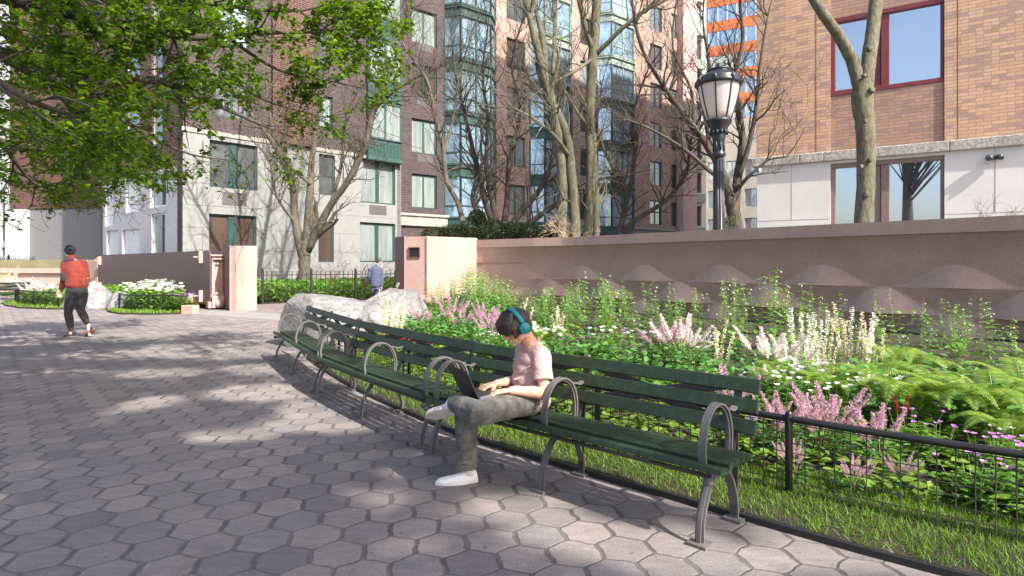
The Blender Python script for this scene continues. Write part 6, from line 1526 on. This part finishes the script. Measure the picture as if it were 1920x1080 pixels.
def hand(b, w, fwd, pn, side, s=1.0, curl=0.35, spread=0.10, thumb_out=0.8):
    """w = wrist, fwd = along the palm, pn = out of the back of the hand, side = +1 when the thumb leaves towards right of fwd"""
    f = Vector(fwd).normalized(); n = Vector(pn); r = f.cross(n).normalized(); n = r.cross(f).normalized(); w = Vector(w)
    for k in range(4):
        x = (-0.030 + 0.020*k)*s; b.cap(w + f*0.012*s + r*x*0.75, w + f*0.088*s + r*x, 0.0125*s, 0.0105*s, 10)
    b.cap(w, w + f*0.05*s, 0.024*s, 0.020*s, 12, flat=(n, 0.62)); b.ell(w + f*0.035*s + r*side*0.028*s - n*0.006*s, 0.016*s, 0.028*s, 0.014*s, Matrix(((r.x,f.x,n.x),(r.y,f.y,n.y),(r.z,f.z,n.z))))
    Ls = [0.070, 0.079, 0.074, 0.058]
    for k in range(4):
        kk = k if side < 0 else 3-k; kx = (-0.030 + 0.020*k)*s; L = Ls[3-kk] if False else Ls[(3-k) if side > 0 else k]*s; sp = (k-1.5)*spread
        d = (f + r*sp).normalized(); p = w + f*0.088*s + r*kx; a = curl*(0.6 + 0.12*((k*7)%3)); rr = 0.0088*s
        for j, q in enumerate((0.46, 0.30, 0.24)):
            a += curl*(0.9 if j else 0.3); dd = (d*math.cos(a) - n*math.sin(a)).normalized(); e = p + dd*L*q; b.cap(p, e, rr, rr*0.91, 10); p = e; rr *= 0.91
    p = w + f*0.022*s + r*side*0.026*s; d = (f*0.62 + r*side*thumb_out - n*0.25).normalized(); e = p + d*0.040*s; b.cap(p, e, 0.0125*s, 0.0105*s, 10)
    d2 = (f*0.9 + r*side*0.35 - n*0.25).normalized(); e2 = e + d2*0.032*s; b.cap(e, e2, 0.0105*s, 0.009*s, 10); b.cap(e2, e2 + d2*0.020*s, 0.009*s, 0.0075*s, 10)

# ---------------- seated young man
base = Vector((0.08, 4.28, 0)); J = lambda x, y, z: Vector((x, y, z)) - base
man = empty('person', base, 0, 'young man in pink t-shirt and teal headphones typing on a laptop, one leg crossed', 'person')
hipL, hipR = J(0.10,4.20,0.545), J(0.05,4.42,0.545); kneeL, kneeR = J(-0.20,3.80,0.565), J(-0.315,4.13,0.50)
ankL, ankR = J(-0.395,4.05,0.575), J(-0.315,4.15,0.10)
pel, bel, che, shc, nck = J(0.125,4.33,0.545), J(0.105,4.34,0.67), J(0.125,4.36,0.79), J(0.155,4.37,0.868), J(0.125,4.325,0.935)
shL, shR = J(0.205,4.215,0.858), J(0.095,4.52,0.862); elL, elR = J(0.218,4.13,0.625), J(0.06,4.50,0.640); wrL, wrR = J(-0.020,3.985,0.672), J(-0.115,4.235,0.668)
hc = J(0.030,4.235,1.060); HM = basis((-0.82,-0.38,-0.42), (-0.35,-0.17,0.9))
b = Body(); head_shape(b, hc, HM, 1.0)
b.smooth_tube([J(0.150,4.36,0.865), nck, hc + HM @ Vector((0,-0.035,-0.05)), hc + HM @ Vector((0,-0.02,0.0))], [0.070,0.056,0.053,0.05])
AX = (shL-shR).normalized()
for a_, r_, fl in ((pel,0.125,1),(bel,0.115,1),(che,0.12,1),(shc,0.095,1)): b.ell(a_, r_*0.80, r_*1.25, 0.11, basis(AX.cross(Vector((0,0,1))), (0,0,1)) @ Matrix.Rotation(PI/2, 3, 'Z'))
b.chain([shR, shL], [0.05, 0.05]); b.chain([pel, bel, che, shc], [0.09,0.085,0.09,0.08])
b.smooth_tube([shL, shL.lerp(elL,.5), elL, elL.lerp(wrL,.3), wrL.lerp(elL,.12), wrL], [0.050,0.046,0.040,0.041,0.027,0.025]); b.ell(elL, .041,.041,.041)
b.smooth_tube([shR, shR.lerp(elR,.5), elR, elR.lerp(wrR,.3), wrR.lerp(elR,.12), wrR], [0.050,0.046,0.040,0.041,0.027,0.025]); b.ell(elR, .041,.041,.041)
hand(b, wrL, J(-0.155,3.965,0.655)-wrL, (0.12,0,1), +1, 0.98, curl=0.42); hand(b, wrR, J(-0.245,4.155,0.645)-wrR, (0.12,0,1), -1, 0.98, curl=0.42)
b.chain([hipL, kneeL, ankL], [0.07,0.05,0.035]); b.chain([hipR, kneeR, ankR], [0.07,0.05,0.035])
body = b.build('body', SKIN, man, voxel=0.0040, smooth=3)
eyes(man, hc, HM)
# lips and a dark brow line
m = MB(); 
for sx in (-1,1): m.tube([hc + HM@Vector((sx*0.016,0.089,0.020)), hc + HM@Vector((sx*0.032,0.087,0.026)), hc + HM@Vector((sx*0.045,0.076,0.022))], [0.003,0.0035,0.002], 6)
m.build('eyebrows', plain('dark_brow', (0.03,0.02,0.018), 0.8), man)
m = MB(); m.ell(hc + HM@Vector((0,0.097,-0.0635)), 0.017,0.005,0.006, HM, 12, 6); m.build('lips', plain('lip_tone', (0.42,0.17,0.14), 0.45), man)
# t-shirt
SHIRT = cloth_mat('pink_tshirt_cotton', (0.46,0.285,0.27), (0.54,0.345,0.33), wr=1.0)
b = Body(); B90 = basis(AX.cross(Vector((0,0,1))), (0,0,1)) @ Matrix.Rotation(PI/2, 3, 'Z')
def torso(c, rd, rw, rh): b.ell(c, rd, rw, rh, B90)
FWD = Vector((-0.93,-0.36,0)).normalized(); SIDE = Vector((0.36,-0.93,0)).normalized(); TM = Matrix(((FWD.x,SIDE.x,0),(FWD.y,SIDE.y,0),(0,0,1)))
for c, rd, rw, rh in ((J(0.150,4.33,0.535),0.118,0.175,0.085),(J(0.135,4.33,0.60),0.122,0.170,0.10),(J(0.115,4.34,0.67),0.115,0.160,0.10),(J(0.125,4.355,0.745),0.112,0.170,0.10),(J(0.140,4.36,0.81),0.108,0.185,0.085),(J(0.155,4.365,0.858),0.085,0.165,0.055)): b.ell(c, rd, rw, rh, TM)
b.smooth_tube([J(0.16,4.31,0.875), shL+Vector((0,0.02,0.004)), shL.lerp(elL,.30), shL.lerp(elL,.66)], [0.062,0.070,0.068,0.074]); b.smooth_tube([J(0.13,4.42,0.875), shR+Vector((0,-0.02,0.004)), shR.lerp(elR,.30), shR.lerp(elR,.64)], [0.062,0.070,0.068,0.074])
b.chain([J(0.155,4.355,0.885), nck+Vector((0.012,0.01,-0.018))], [0.075,0.066])
for k, (p, q, r_) in enumerate(((J(0.02,4.24,0.60),J(0.20,4.17,0.57),0.012),(J(0.01,4.25,0.64),J(0.19,4.175,0.655),0.011),(J(0.015,4.26,0.69),J(0.17,4.185,0.73),0.010),(J(0.03,4.22,0.565),J(0.14,4.16,0.70),0.011),(J(0.22,4.20,0.60),J(0.20,4.18,0.70),0.012),(J(0.05,4.25,0.74),J(0.13,4.19,0.80),0.009))): b.cap(p, q, r_, r_*0.6, 8)
b.build('tshirt', SHIRT, man, voxel=0.0055, smooth=5)
m = MB(); cc = nck + Vector((0.010,0.006,0.004)); NM = basis(FWD*0.8+Vector((0,0,-0.55)), (FWD*0.55+Vector((0,0,0.8)))); ring = [cc + NM @ Vector((0.064*math.cos(2*PI*k/28), 0.066*math.sin(2*PI*k/28), 0)) for k in range(29)]
m.tube(ring, 0.0065, 8); m.build('collar', SHIRT, man)
# jeans
JEAN = cloth_mat('washed_grey_denim', (0.045,0.043,0.040), (0.165,0.157,0.142), scale=13, weave=320, wr=1.0, heather=0.35)
b = Body()
b.ell(J(0.115,4.32,0.525), 0.125,0.172,0.082, TM); 
b.smooth_tube([hipL+Vector((0.03,0.03,-0.01)), hipL.lerp(kneeL,.45)+Vector((0,0,.008)), kneeL, kneeL+Vector((-0.025,0.02,0.0))], [0.092,0.088,0.079,0.065])
b.smooth_tube([kneeL+Vector((0.015,-0.012,0)), kneeL.lerp(ankL,.35), kneeL.lerp(ankL,.75), ankL+Vector((0.012,0,0))], [0.076,0.074,0.066,0.060]); b.ell(kneeL, .080,.078,.076)
b.smooth_tube([hipR, hipR.lerp(kneeR,.5), kneeR, kneeR+Vector((-0.01,0,-0.02))], [0.092,0.086,0.076,0.07]); b.ell(kneeR, .076,.078,.076)
b.smooth_tube([kneeR, kneeR+Vector((0.0,0.005,-0.10)), kneeR.lerp(ankR,.62)+Vector((0.004,0,0)), ankR+Vector((0,0,0.045)), ankR+Vector((-0.002,0,0.005))], [0.080,0.077,0.074,0.075,0.079])
for z_, r_ in ((0.15,0.013),(0.115,0.012),(0.19,0.010)):
    c = J(-0.315,4.15,z_); b.mb.tube([c + Vector((0.068*math.cos(2*PI*k/16), 0.068*math.sin(2*PI*k/16), 0.012*math.sin(4*PI*k/16+z_*30))) for k in range(17)], r_, 8)
for p, q, r_ in ((J(-0.20,3.90,0.635),J(-0.05,4.05,0.645),0.014),(J(-0.26,3.86,0.60),J(-0.38,4.0,0.61),0.013),(J(-0.24,3.83,0.635),J(-0.30,3.95,0.635),0.012),(J(0.02,4.13,0.50),J(0.10,4.12,0.60),0.016),(J(0.06,4.12,0.48),J(0.16,4.17,0.55),0.015),(J(-0.15,3.85,0.51),J(-0.02,4.02,0.47),0.013),(J(-0.36,4.10,0.44),J(-0.27,4.07,0.40),0.015),(J(-0.38,4.13,0.40),J(-0.28,4.08,0.35),0.012)): b.cap(p, q, r_, r_*0.6, 8)
b.build('jeans', JEAN, man, voxel=0.0055, smooth=4)
# shoes
SHOE = cloth_mat('white_canvas_shoe', (0.68,0.66,0.66), (0.82,0.80,0.80), scale=20, weave=300, wr=0.1, heather=0.05); SOLE = mottled('worn_pale_sole', (0.36,0.32,0.31), (0.60,0.56,0.54), 30, 0.8, 0.3); SOLEW = plain('white_rubber_sole', (0.75,0.74,0.74), 0.5)
def shoe(name, heel, toe, up, s=1.0, sole=SOLEW, upper=SHOE, sock=None):
    heel = Vector(heel); toe = Vector(toe); f = (toe-heel).normalized(); M = basis(f, up); L = (toe-heel).length; T = lambda x,y,z: heel + M @ Vector((x*s, y*L, z*s))
    b = MB(); secs = [(-0.03,0.012,0.030),(0.0,0.027,0.074),(0.06,0.034,0.086),(0.16,0.037,0.090),(0.27,0.037,0.086),(0.36,0.038,0.074),(0.48,0.041,0.062),(0.62,0.045,0.052),(0.76,0.046,0.046),(0.88,0.040,0.040),(0.96,0.028,0.034),(1.01,0.010,0.026)]; nn_ = 20; vs = []
    for y, w_, h_ in secs:
        for k in range(nn_):
            a = 2*PI*k/nn_; cx, sz = math.cos(a), math.sin(a); vs.append(T(w_*math.copysign(abs(cx)**0.75, cx), y, 0.018 + (h_-0.018)*max(0, sz)**0.85 if sz > 0 else 0.018 + 0.014*sz))
    m_ = len(secs); b.add(vs, [(i*nn_+k, i*nn_+(k+1)%nn_, (i+1)*nn_+(k+1)%nn_, (i+1)*nn_+k) for i in range(m_-1) for k in range(nn_)] + [tuple(reversed(range(nn_))), tuple((m_-1)*nn_+k for k in range(nn_))], 0, True)
    b.tube([T(0,0.19,0.055), T(0,0.18,0.085), T(0,0.175,0.108)], [0.040*s,0.037*s,0.036*s], 18); b.tube([T(0,0.33,0.073), T(0,0.27,0.100), T(0,0.245,0.118)], [0.024*s,0.023*s,0.016*s], 12)
    up_ = b.build(name, upper, man_root)
    m = MB(); out = []
    for k in range(24):
        a = 2*PI*k/24; y = 0.5-0.54*math.cos(a); w_ = (0.036+0.012*max(0, math.sin(PI*min(1, max(0, y)))**1.0 if y > 0.3 else 0))*math.sin(a); out.append((w_, y))
    n = 24; vs = [T(x,y,-0.002) for x,y in out]+[T(x*1.04,y,0.022) for x,y in out]; m.add(vs, [tuple(reversed(range(n))), tuple(range(n,2*n))]+[(k,(k+1)%n,n+(k+1)%n,n+k) for k in range(n)])
    m.build('sole', sole, up_)
    m = MB()
    for i in range(4): y = 0.36+0.09*i; m.tube([T(-0.022,y,0.062-0.006*i), T(0,y+0.005,0.076-0.008*i), T(0.022,y,0.062-0.006*i)], 0.0024*s, 6)
    m.build('laces', upper, up_); return up_
man_root = man
shoe('shoe', J(-0.245,4.165,0.004), J(-0.515,4.11,0.004), (0,0,1))
shoe('shoe', J(-0.375,4.045,0.520), J(-0.585,4.110,0.462), (0.15,0.75,0.60), sole=SOLE)
# hair: bowl of dark hair with a long fringe
HAIR = NT('dark_brown_hair'); _f = HAIR.noise(30, 5, 0.7, sc=(1,1,0.25)); HAIR.col(HAIR.ramp(_f, [(0.3,(0.012,0.009,0.009)),(0.7,(0.05,0.035,0.032))])); HAIR.rough(0.5); HAIR.bump(HAIR.noise(60, 4, 0.7, sc=(1,1,0.15)), 0.9, 0.01); HAIR = HAIR.m
b = Body(); T = lambda x,y,z: hc + HM @ Vector((x,y,z))
b.ell(T(0,-0.020,0.044), 0.088,0.104,0.090, HM); b.ell(T(0,-0.055,0.0), 0.078,0.062,0.080, HM)
rg = random.Random(2)
for i in range(46):
    a = R(-100+200*i/45); x = math.sin(a)*0.080; y = 0.052+0.058*max(0, math.cos(a)); st_ = T(math.sin(a)*0.055, 0.02+0.035*math.cos(a), 0.118)
    dn = 0.020 + (0.006 if abs(x) < 0.02 else -0.012)+rg.uniform(-.012,.010)
    b.chain([st_, T(x*1.02, y+0.006, 0.075), T(x*1.03, y+0.012, 0.035), T(x*0.98+rg.uniform(-.006,.006), y+0.012, dn-0.005)], [0.016,0.015,0.012,0.005], 8)
for sx in (-1,1):
    for k in range(6): b.chain([T(sx*0.07,-0.01+0.012*k,0.07), T(sx*0.086,0.0+0.012*k,0.02), T(sx*0.082,0.008+0.012*k,-0.02-0.004*k)], [0.016,0.014,0.006], 8)
b.build('hair', HAIR, man, voxel=0.0042, smooth=1)
# headphones
TEAL = plain('teal_matt_plastic', (0.015,0.21,0.24), 0.42); TEALD = plain('teal_cushion', (0.012,0.13,0.15), 0.7)
m = MB(); arc = [T(0.102*math.sin(a), -0.020+0.012*math.cos(a), 0.028+0.118*math.cos(a)) for a in [R(-88+176*k/24) for k in range(25)]]
m.strip(arc, 0.030, 0.012, HM @ Vector((0,1,0)), smooth=True); hp = m.build('headphones', TEAL, man)
for sx in (-1,1):
    m = MB(); ax = HM @ Vector((sx,0,0)); c0 = T(sx*0.084,-0.014,0.0)
    m.tube([c0, c0+ax*0.006, c0+ax*0.016, c0+ax*0.022], [0.034,0.040,0.040,0.034], 24); m.build('ear_cushion', TEALD, hp)
    m = MB(); m.tube([c0+ax*0.020, c0+ax*0.026, c0+ax*0.036, c0+ax*0.042, c0+ax*0.044], [0.036,0.041,0.040,0.033,0.020], 28); m.tube([c0+ax*0.042, c0+ax*0.0455], [0.026,0.025], 24); m.build('ear_cup', TEAL, hp)
# tattoo lines on the near forearm
m = MB(); ad = (wrL-elL).normalized(); nrm = Vector((-0.45,-0.80,0.25)).normalized(); nrm = (nrm-ad*nrm.dot(ad)).normalized(); bn = ad.cross(nrm)
for i in range(9):
    c = elL + ad*(0.05+0.012*i); rr_ = 0.0405-0.0006*i; a0 = R(-30+9*(i%3)); m.tube([c + (nrm*math.cos(a0+t)+bn*math.sin(a0+t))*rr_ + ad*0.010*math.sin(t*4+i) for t in [k*0.12 for k in range(9)]], 0.0013, 5)
m.build('tattoo', plain('tattoo_ink', (0.10,0.08,0.09), 0.6), body)
# ---------------- laptop
h0, h1 = Vector((-0.205,3.925,0.602)), Vector((-0.350,4.185,0.602)); xh = (h1-h0).normalized(); fr = Vector((0.215*0.885,-0.215*-0.02,0)); fr = Vector((xh.y,-xh.x,0))*1.0; fr.z = 0.12; fr = fr.normalized()*0.215
lap = empty('laptop', h0, 0, 'open black laptop resting on the crossed leg of the young man', 'laptop'); un = xh.cross(fr).normalized(); un = un if un.z > 0 else -un
LAPB = plain('black_laptop_shell', (0.018,0.017,0.018), 0.45); KEY = plain('dark_grey_keys', (0.035,0.035,0.037), 0.5)
def slab(m, o, a, b_, t, c=0.004):
    n_ = a.cross(b_).normalized(); n_ = n_ if n_.dot(un) > 0 or abs(n_.dot(un)) < 1e-3 else -n_
    ea, eb = a.normalized()*c, b_.normalized()*c; lo = [o+ea, o+a-ea, o+a+eb, o+a+b_-eb, o+a+b_-ea, o+b_+ea, o+b_-eb, o+eb]
    vs = lo + [p+n_*t for p in lo]; m.add(vs, [tuple(reversed(range(8))), tuple(range(8,16))]+[(k,(k+1)%8,8+(k+1)%8,8+k) for k in range(8)])
W_l = (h1-h0).length; m = MB(); slab(m, Vector((0,0,0)), xh*W_l, fr, 0.018); ba = m.build('base', LAPB, lap)
m = MB()
for r_ in range(5):
    for c_ in range(13): o_ = xh*(0.016+c_*0.0205) + fr*(0.10+r_*0.105) + un*0.0185; slab(m, o_, xh*0.0175, fr.normalized()*0.0175, 0.0022, 0.002)
m.build('keyboard', KEY, ba)
m = MB(); slab(m, xh*0.10+fr*0.68+un*0.0183, xh*0.09, fr*0.26, 0.0008); m.build('trackpad', plain('trackpad', (0.03,0.03,0.032), 0.3), ba)
ld = (-fr.normalized()*0.42 + Vector((0,0,0.90))).normalized()*0.222; so = un*0.010 - fr.normalized()*0.004
m = MB(); slab(m, so, xh*W_l, ld, 0.008); sc_ = m.build('screen', LAPB, lap)
m = MB(); nrm = xh.cross(ld).normalized(); nrm = nrm if nrm.dot(fr) > 0 else -nrm
q0 = so + xh*0.010 + ld*0.06 + nrm*0.0095; slab(m, q0, xh*(W_l-0.02), ld*0.90, 0.0006); m.build('display', plain('dark_display', (0.008,0.008,0.010), 0.15), sc_)

# ---------------- runner seen from behind
jb = Vector((-9.05, 12.5, 0)); jog = empty('person', jb, 0, 'runner in orange jacket, black tights and black beanie walking away', 'person'); man_root = jog
def K(cx, cy, dd=0.0):                 # joint measured on the photo at the runner's depth, dd = nearer(-) or farther(+)
    return P(cx/4.908, 440+cy/4.908, 12.5+dd) - jb
hcJ = K(642,158); FJ = Vector((-0.62,0.78,0)); HJ = basis((-0.85,0.50,-0.12), (0,0,1)); RJ = Vector((0.78,0.62,0))
hp_ = K(706,515); lkn, rkn = K(628,715,-.02), K(742,690,0.0); lan, ran = K(655,880,0.02), K(818,845,0.02); lft, rft = K(650,935,0), K(825,925,0)
shl, shr = K(603,268,-0.05), K(764,270,0.06); ell_, elr = K(597,400,-0.12), K(795,392,0.08); wrl, wrr = K(562,505,-0.02), K(770,490,0.22)
ch = K(690,330); be = K(705,440)
hpl, hpr = K(665,530,-0.03), K(755,530,0.03)
b = Body(); head_shape(b, hcJ, HJ, 1.05)
b.chain([K(660,235), hcJ-Vector((0,0,0.03))], [0.062,0.058]); b.chain([hp_, be, ch, K(680,260)], [0.12,0.12,0.13,0.09])
b.smooth_tube([shl, ell_, wrl], [0.06,0.045,0.032]); b.smooth_tube([shr, elr, wrr], [0.06,0.045,0.032])
hand(b, wrl, K(548,545,-0.02)-wrl, (-0.6,0.2,0.2), -1, 1.15, curl=0.5); hand(b, wrr, Vector((-0.25,0.1,-0.1)), (0,0,1), 1, 1.1, curl=0.7)
b.chain([hpl, lkn, lan, lft], [0.08,0.055,0.04,0.03]); b.chain([hpr, rkn, ran, rft], [0.08,0.055,0.042,0.03])
b.build('body', SKIN2, jog, voxel=0.009, smooth=3); eyes(jog, hcJ, HJ, 1.05)
JACK = cloth_mat('orange_red_fleece', (0.19,0.024,0.014), (0.235,0.031,0.019), scale=9, weave=140, wr=0.25, heather=0.2); TIGHT = cloth_mat('black_running_tights', (0.018,0.015,0.018), (0.045,0.038,0.042), scale=8, weave=200, wr=0.5); DARKP = cloth_mat('dark_navy_panel', (0.02,0.02,0.03), (0.04,0.04,0.06), wr=0.3)
b = Body(); TJ = Matrix(((RJ.x,FJ.x,0),(RJ.y,FJ.y,0),(0,0,1)))
for (cx, cy, rw, rd, rh) in ((710,458,0.212,0.160,0.13),(707,425,0.208,0.158,0.17),(702,385,0.208,0.155,0.19),(697,345,0.212,0.150,0.19),(691,312,0.215,0.145,0.15),(686,280,0.20,0.125,0.10),(684,262,0.17,0.11,0.07)): b.ell(K(cx,cy), rw, rd, rh, TJ)
b.chain([K(668,245), K(655,205)], [0.085,0.072]); b.smooth_tube([K(640,262), shl, shl.lerp(ell_,.6), ell_+Vector((0,0,.01))], [0.08,0.085,0.078,0.072]); b.smooth_tube([K(735,262), shr, shr.lerp(elr,.6), elr], [0.08,0.085,0.075,0.068])
b.smooth_tube([ell_, ell_.lerp(wrl,.5), wrl+ (ell_-wrl)*0.12], [0.070,0.060,0.052]); b.smooth_tube([elr, elr.lerp(wrr,.5), wrr], [0.066,0.055,0.045])

jk = b.build('jacket', JACK, jog, voxel=0.010, smooth=12)
b = Body(); b.smooth_tube([shl.lerp(ell_,.66), ell_, ell_.lerp(wrl,.25)], [0.084,0.079,0.072]); b.build('elbow_band', DARKP, jog, voxel=0.010, smooth=3)
b = Body(); b.chain([K(590,262,-.06), K(655,236,-.06)], [0.062,0.052]); b.build('shoulder_panel', DARKP, jog, voxel=0.010, smooth=3)
m = MB(); wd = (wrl-ell_).normalized(); m.tube([wrl+wd*-0.012, wrl+wd*0.012], [0.043,0.043], 16); m.build('wristwatch', plain('dark_watch_strap', (0.02,0.025,0.05), 0.5), jog)
b = Body(); b.ell(K(708,512), 0.195,0.155,0.12, TJ); b.smooth_tube([hpl, hpl.lerp(lkn,.5), lkn, lkn.lerp(lan,.35), lan, lan+Vector((0,0,-.03))], [0.118,0.105,0.076,0.078,0.052,0.052]); b.smooth_tube([hpr, hpr.lerp(rkn,.5), rkn, rkn.lerp(ran,.35), rkn.lerp(ran,.88)], [0.118,0.105,0.076,0.078,0.052])
b.build('tights', TIGHT, jog, voxel=0.010, smooth=8)
b = Body(); b.ell(hcJ+Vector((0,0,0.042))-HJ.col[1]*0.012, 0.100,0.112,0.110, HJ); b.ell(hcJ+Vector((0,0,0.0))-HJ.col[1]*0.030, 0.092,0.085,0.075, HJ); b.ell(hcJ+Vector((0,0,0.13))-HJ.col[1]*0.02, 0.03,0.03,0.02, HJ)
b.build('beanie', cloth_mat('black_knit', (0.010,0.012,0.020), (0.025,0.028,0.04), weave=160, wr=0.3), jog, voxel=0.007, smooth=3)
SH2 = cloth_mat('dark_grey_shoe_mesh', (0.045,0.04,0.055), (0.09,0.08,0.10), weave=200, wr=0.1); RSOLE = plain('red_orange_sole', (0.45,0.10,0.07), 0.6); PSOLE = plain('pale_sole', (0.45,0.36,0.34), 0.6)
a_ = K(700,938,0.06); a_.z = 0.008; t_ = K(580,938,-0.06); t_.z = 0.008; shoe('shoe', a_, t_, (0,0,1), 1.15, PSOLE, SH2)
a_ = K(868,880,-0.06); t_ = K(788,945,0.12); t_.z = 0.012; shoe('shoe', a_, t_, (-0.35,0.35,0.8), 1.15, RSOLE, SH2)

# ---------------- person in a blue-grey suit walking away behind the boulders
sb = Vector((P(703,497,21.7).x, 21.7, 0)); su = empty('person', sb, 0, 'person in blue grey suit with hair in a bun, walking past the boulders', 'person'); man_root = su
def Q(cx, cy, dd=0.0): return P(660+cx/6.75, 460+cy/6.75, 21.7+dd) - sb
SUIT = cloth_mat('blue_grey_suit', (0.06,0.07,0.135), (0.085,0.095,0.17), scale=8, weave=200, wr=0.15)
hs = Q(338,205); HS = basis((0.75,0.62,-0.12), (0,0,1)); TS = Matrix(((0.93,0.36,0),(-0.36,0.93,0),(0,0,1))).transposed()
sl, sr_ = Q(232,290,-.05), Q(366,290,.05); el, er = Q(215,405,-.05), Q(378,410,.05); wl, wr_ = Q(225,470,.15), Q(378,520,.02)
b = Body(); head_shape(b, hs, HS, 1.0); b.chain([Q(315,258), hs-Vector((0,0,.03))], [0.055,0.052]); b.chain([Q(295,520), Q(300,400), Q(300,300)], [0.10,0.10,0.10])
b.smooth_tube([sl, el, wl], [.05,.04,.028]); b.smooth_tube([sr_, er, wr_], [.05,.04,.028]); hand(b, wr_, (0,0.02,-1), (1,0,0), -1, 1.0, curl=.35); hand(b, wl, (0.2,0.5,-.3), (-1,0,0), 1, 1.0, curl=.9)
fl_, fr_ = Vector((-0.02,0.28,0.07)), Vector((0.10,-0.18,0.09)); b.chain([Q(265,560), Vector((-0.02,0.12,0.5)), fl_], [.08,.055,.035]); b.chain([Q(330,560), Vector((0.10,0.06,0.5)), fr_], [.08,.055,.035]); b.build('body', SKIN2, su, voxel=0.011, smooth=3); eyes(su, hs, HS)
b = Body()
for cx, cy, rw, rd, rh in ((298,470,.195,.15,.14),(298,435,.19,.145,.17),(300,395,.182,.14,.19),(300,350,.190,.14,.19),(300,315,.20,.135,.14),(300,288,.19,.11,.09)): b.ell(Q(cx,cy), rw, rd, rh, TS)
b.chain([Q(310,275), Q(315,250)], [.085,.065]); b.smooth_tube([sl, sl.lerp(el,.5), el, wl], [.072,.066,.058,.05]); b.smooth_tube([sr_, sr_.lerp(er,.5), er, wr_], [.072,.066,.058,.05]); b.build('jacket', SUIT, su, voxel=0.011, smooth=16)
b = Body(); b.ell(Q(298,500), .185,.155,.13, TS); b.smooth_tube([Q(265,530), Vector((-0.03,0.12,0.5)), fl_], [.130,.100,.085]); b.smooth_tube([Q(330,530), Vector((0.10,0.06,0.5)), fr_], [.130,.100,.085]); b.build('trousers', SUIT, su, voxel=0.012, smooth=4)
b = Body(); b.ell(hs+Vector((0,0,.032))-HS.col[1]*.018, .086,.100,.094, HS); b.ell(hs-HS.col[1]*.125+Vector((0,0,-.005)), .042,.036,.046, HS); b.build('hair', HAIR, su, voxel=0.008, smooth=3)
shoe('shoe', (-0.02,0.20,0.006), (-0.0,0.45,0.006), (0,0,1), 1.0, SOLE, SH2); shoe('shoe', (0.10,-0.26,0.006), (0.12,-0.01,0.006), (0,0,1), 1.0, SOLE, SH2)
m = MB(); c = Q(190,440,-.02); n0 = len(m.v); m.cbox(-0.17,0.17,-0.06,0.06,-0.14,0.13,0.035)
bag = m.build('shoulder_bag', cloth_mat('black_bag_leather', (0.010,0.010,0.012), (0.025,0.025,0.028), wr=0.3), label='black shoulder bag hanging at the side of the person in the blue grey suit', cat='bag'); bag.location = sb + c; bag.rotation_euler = (0.1,-0.35,0.35)
m = MB(); pts_ = [Vector((-0.13,0,0.12)), Vector((-0.03,0.02,0.35)), Vector((0.20,0.03,0.52)), Vector((0.16,0.08,0.30)), Vector((0.14,0,0.12))]; m.tube(bez(pts_, 6), 0.012, 6); m.build('strap', plain('black_strap', (0.012,0.012,0.013), 0.6), bag)
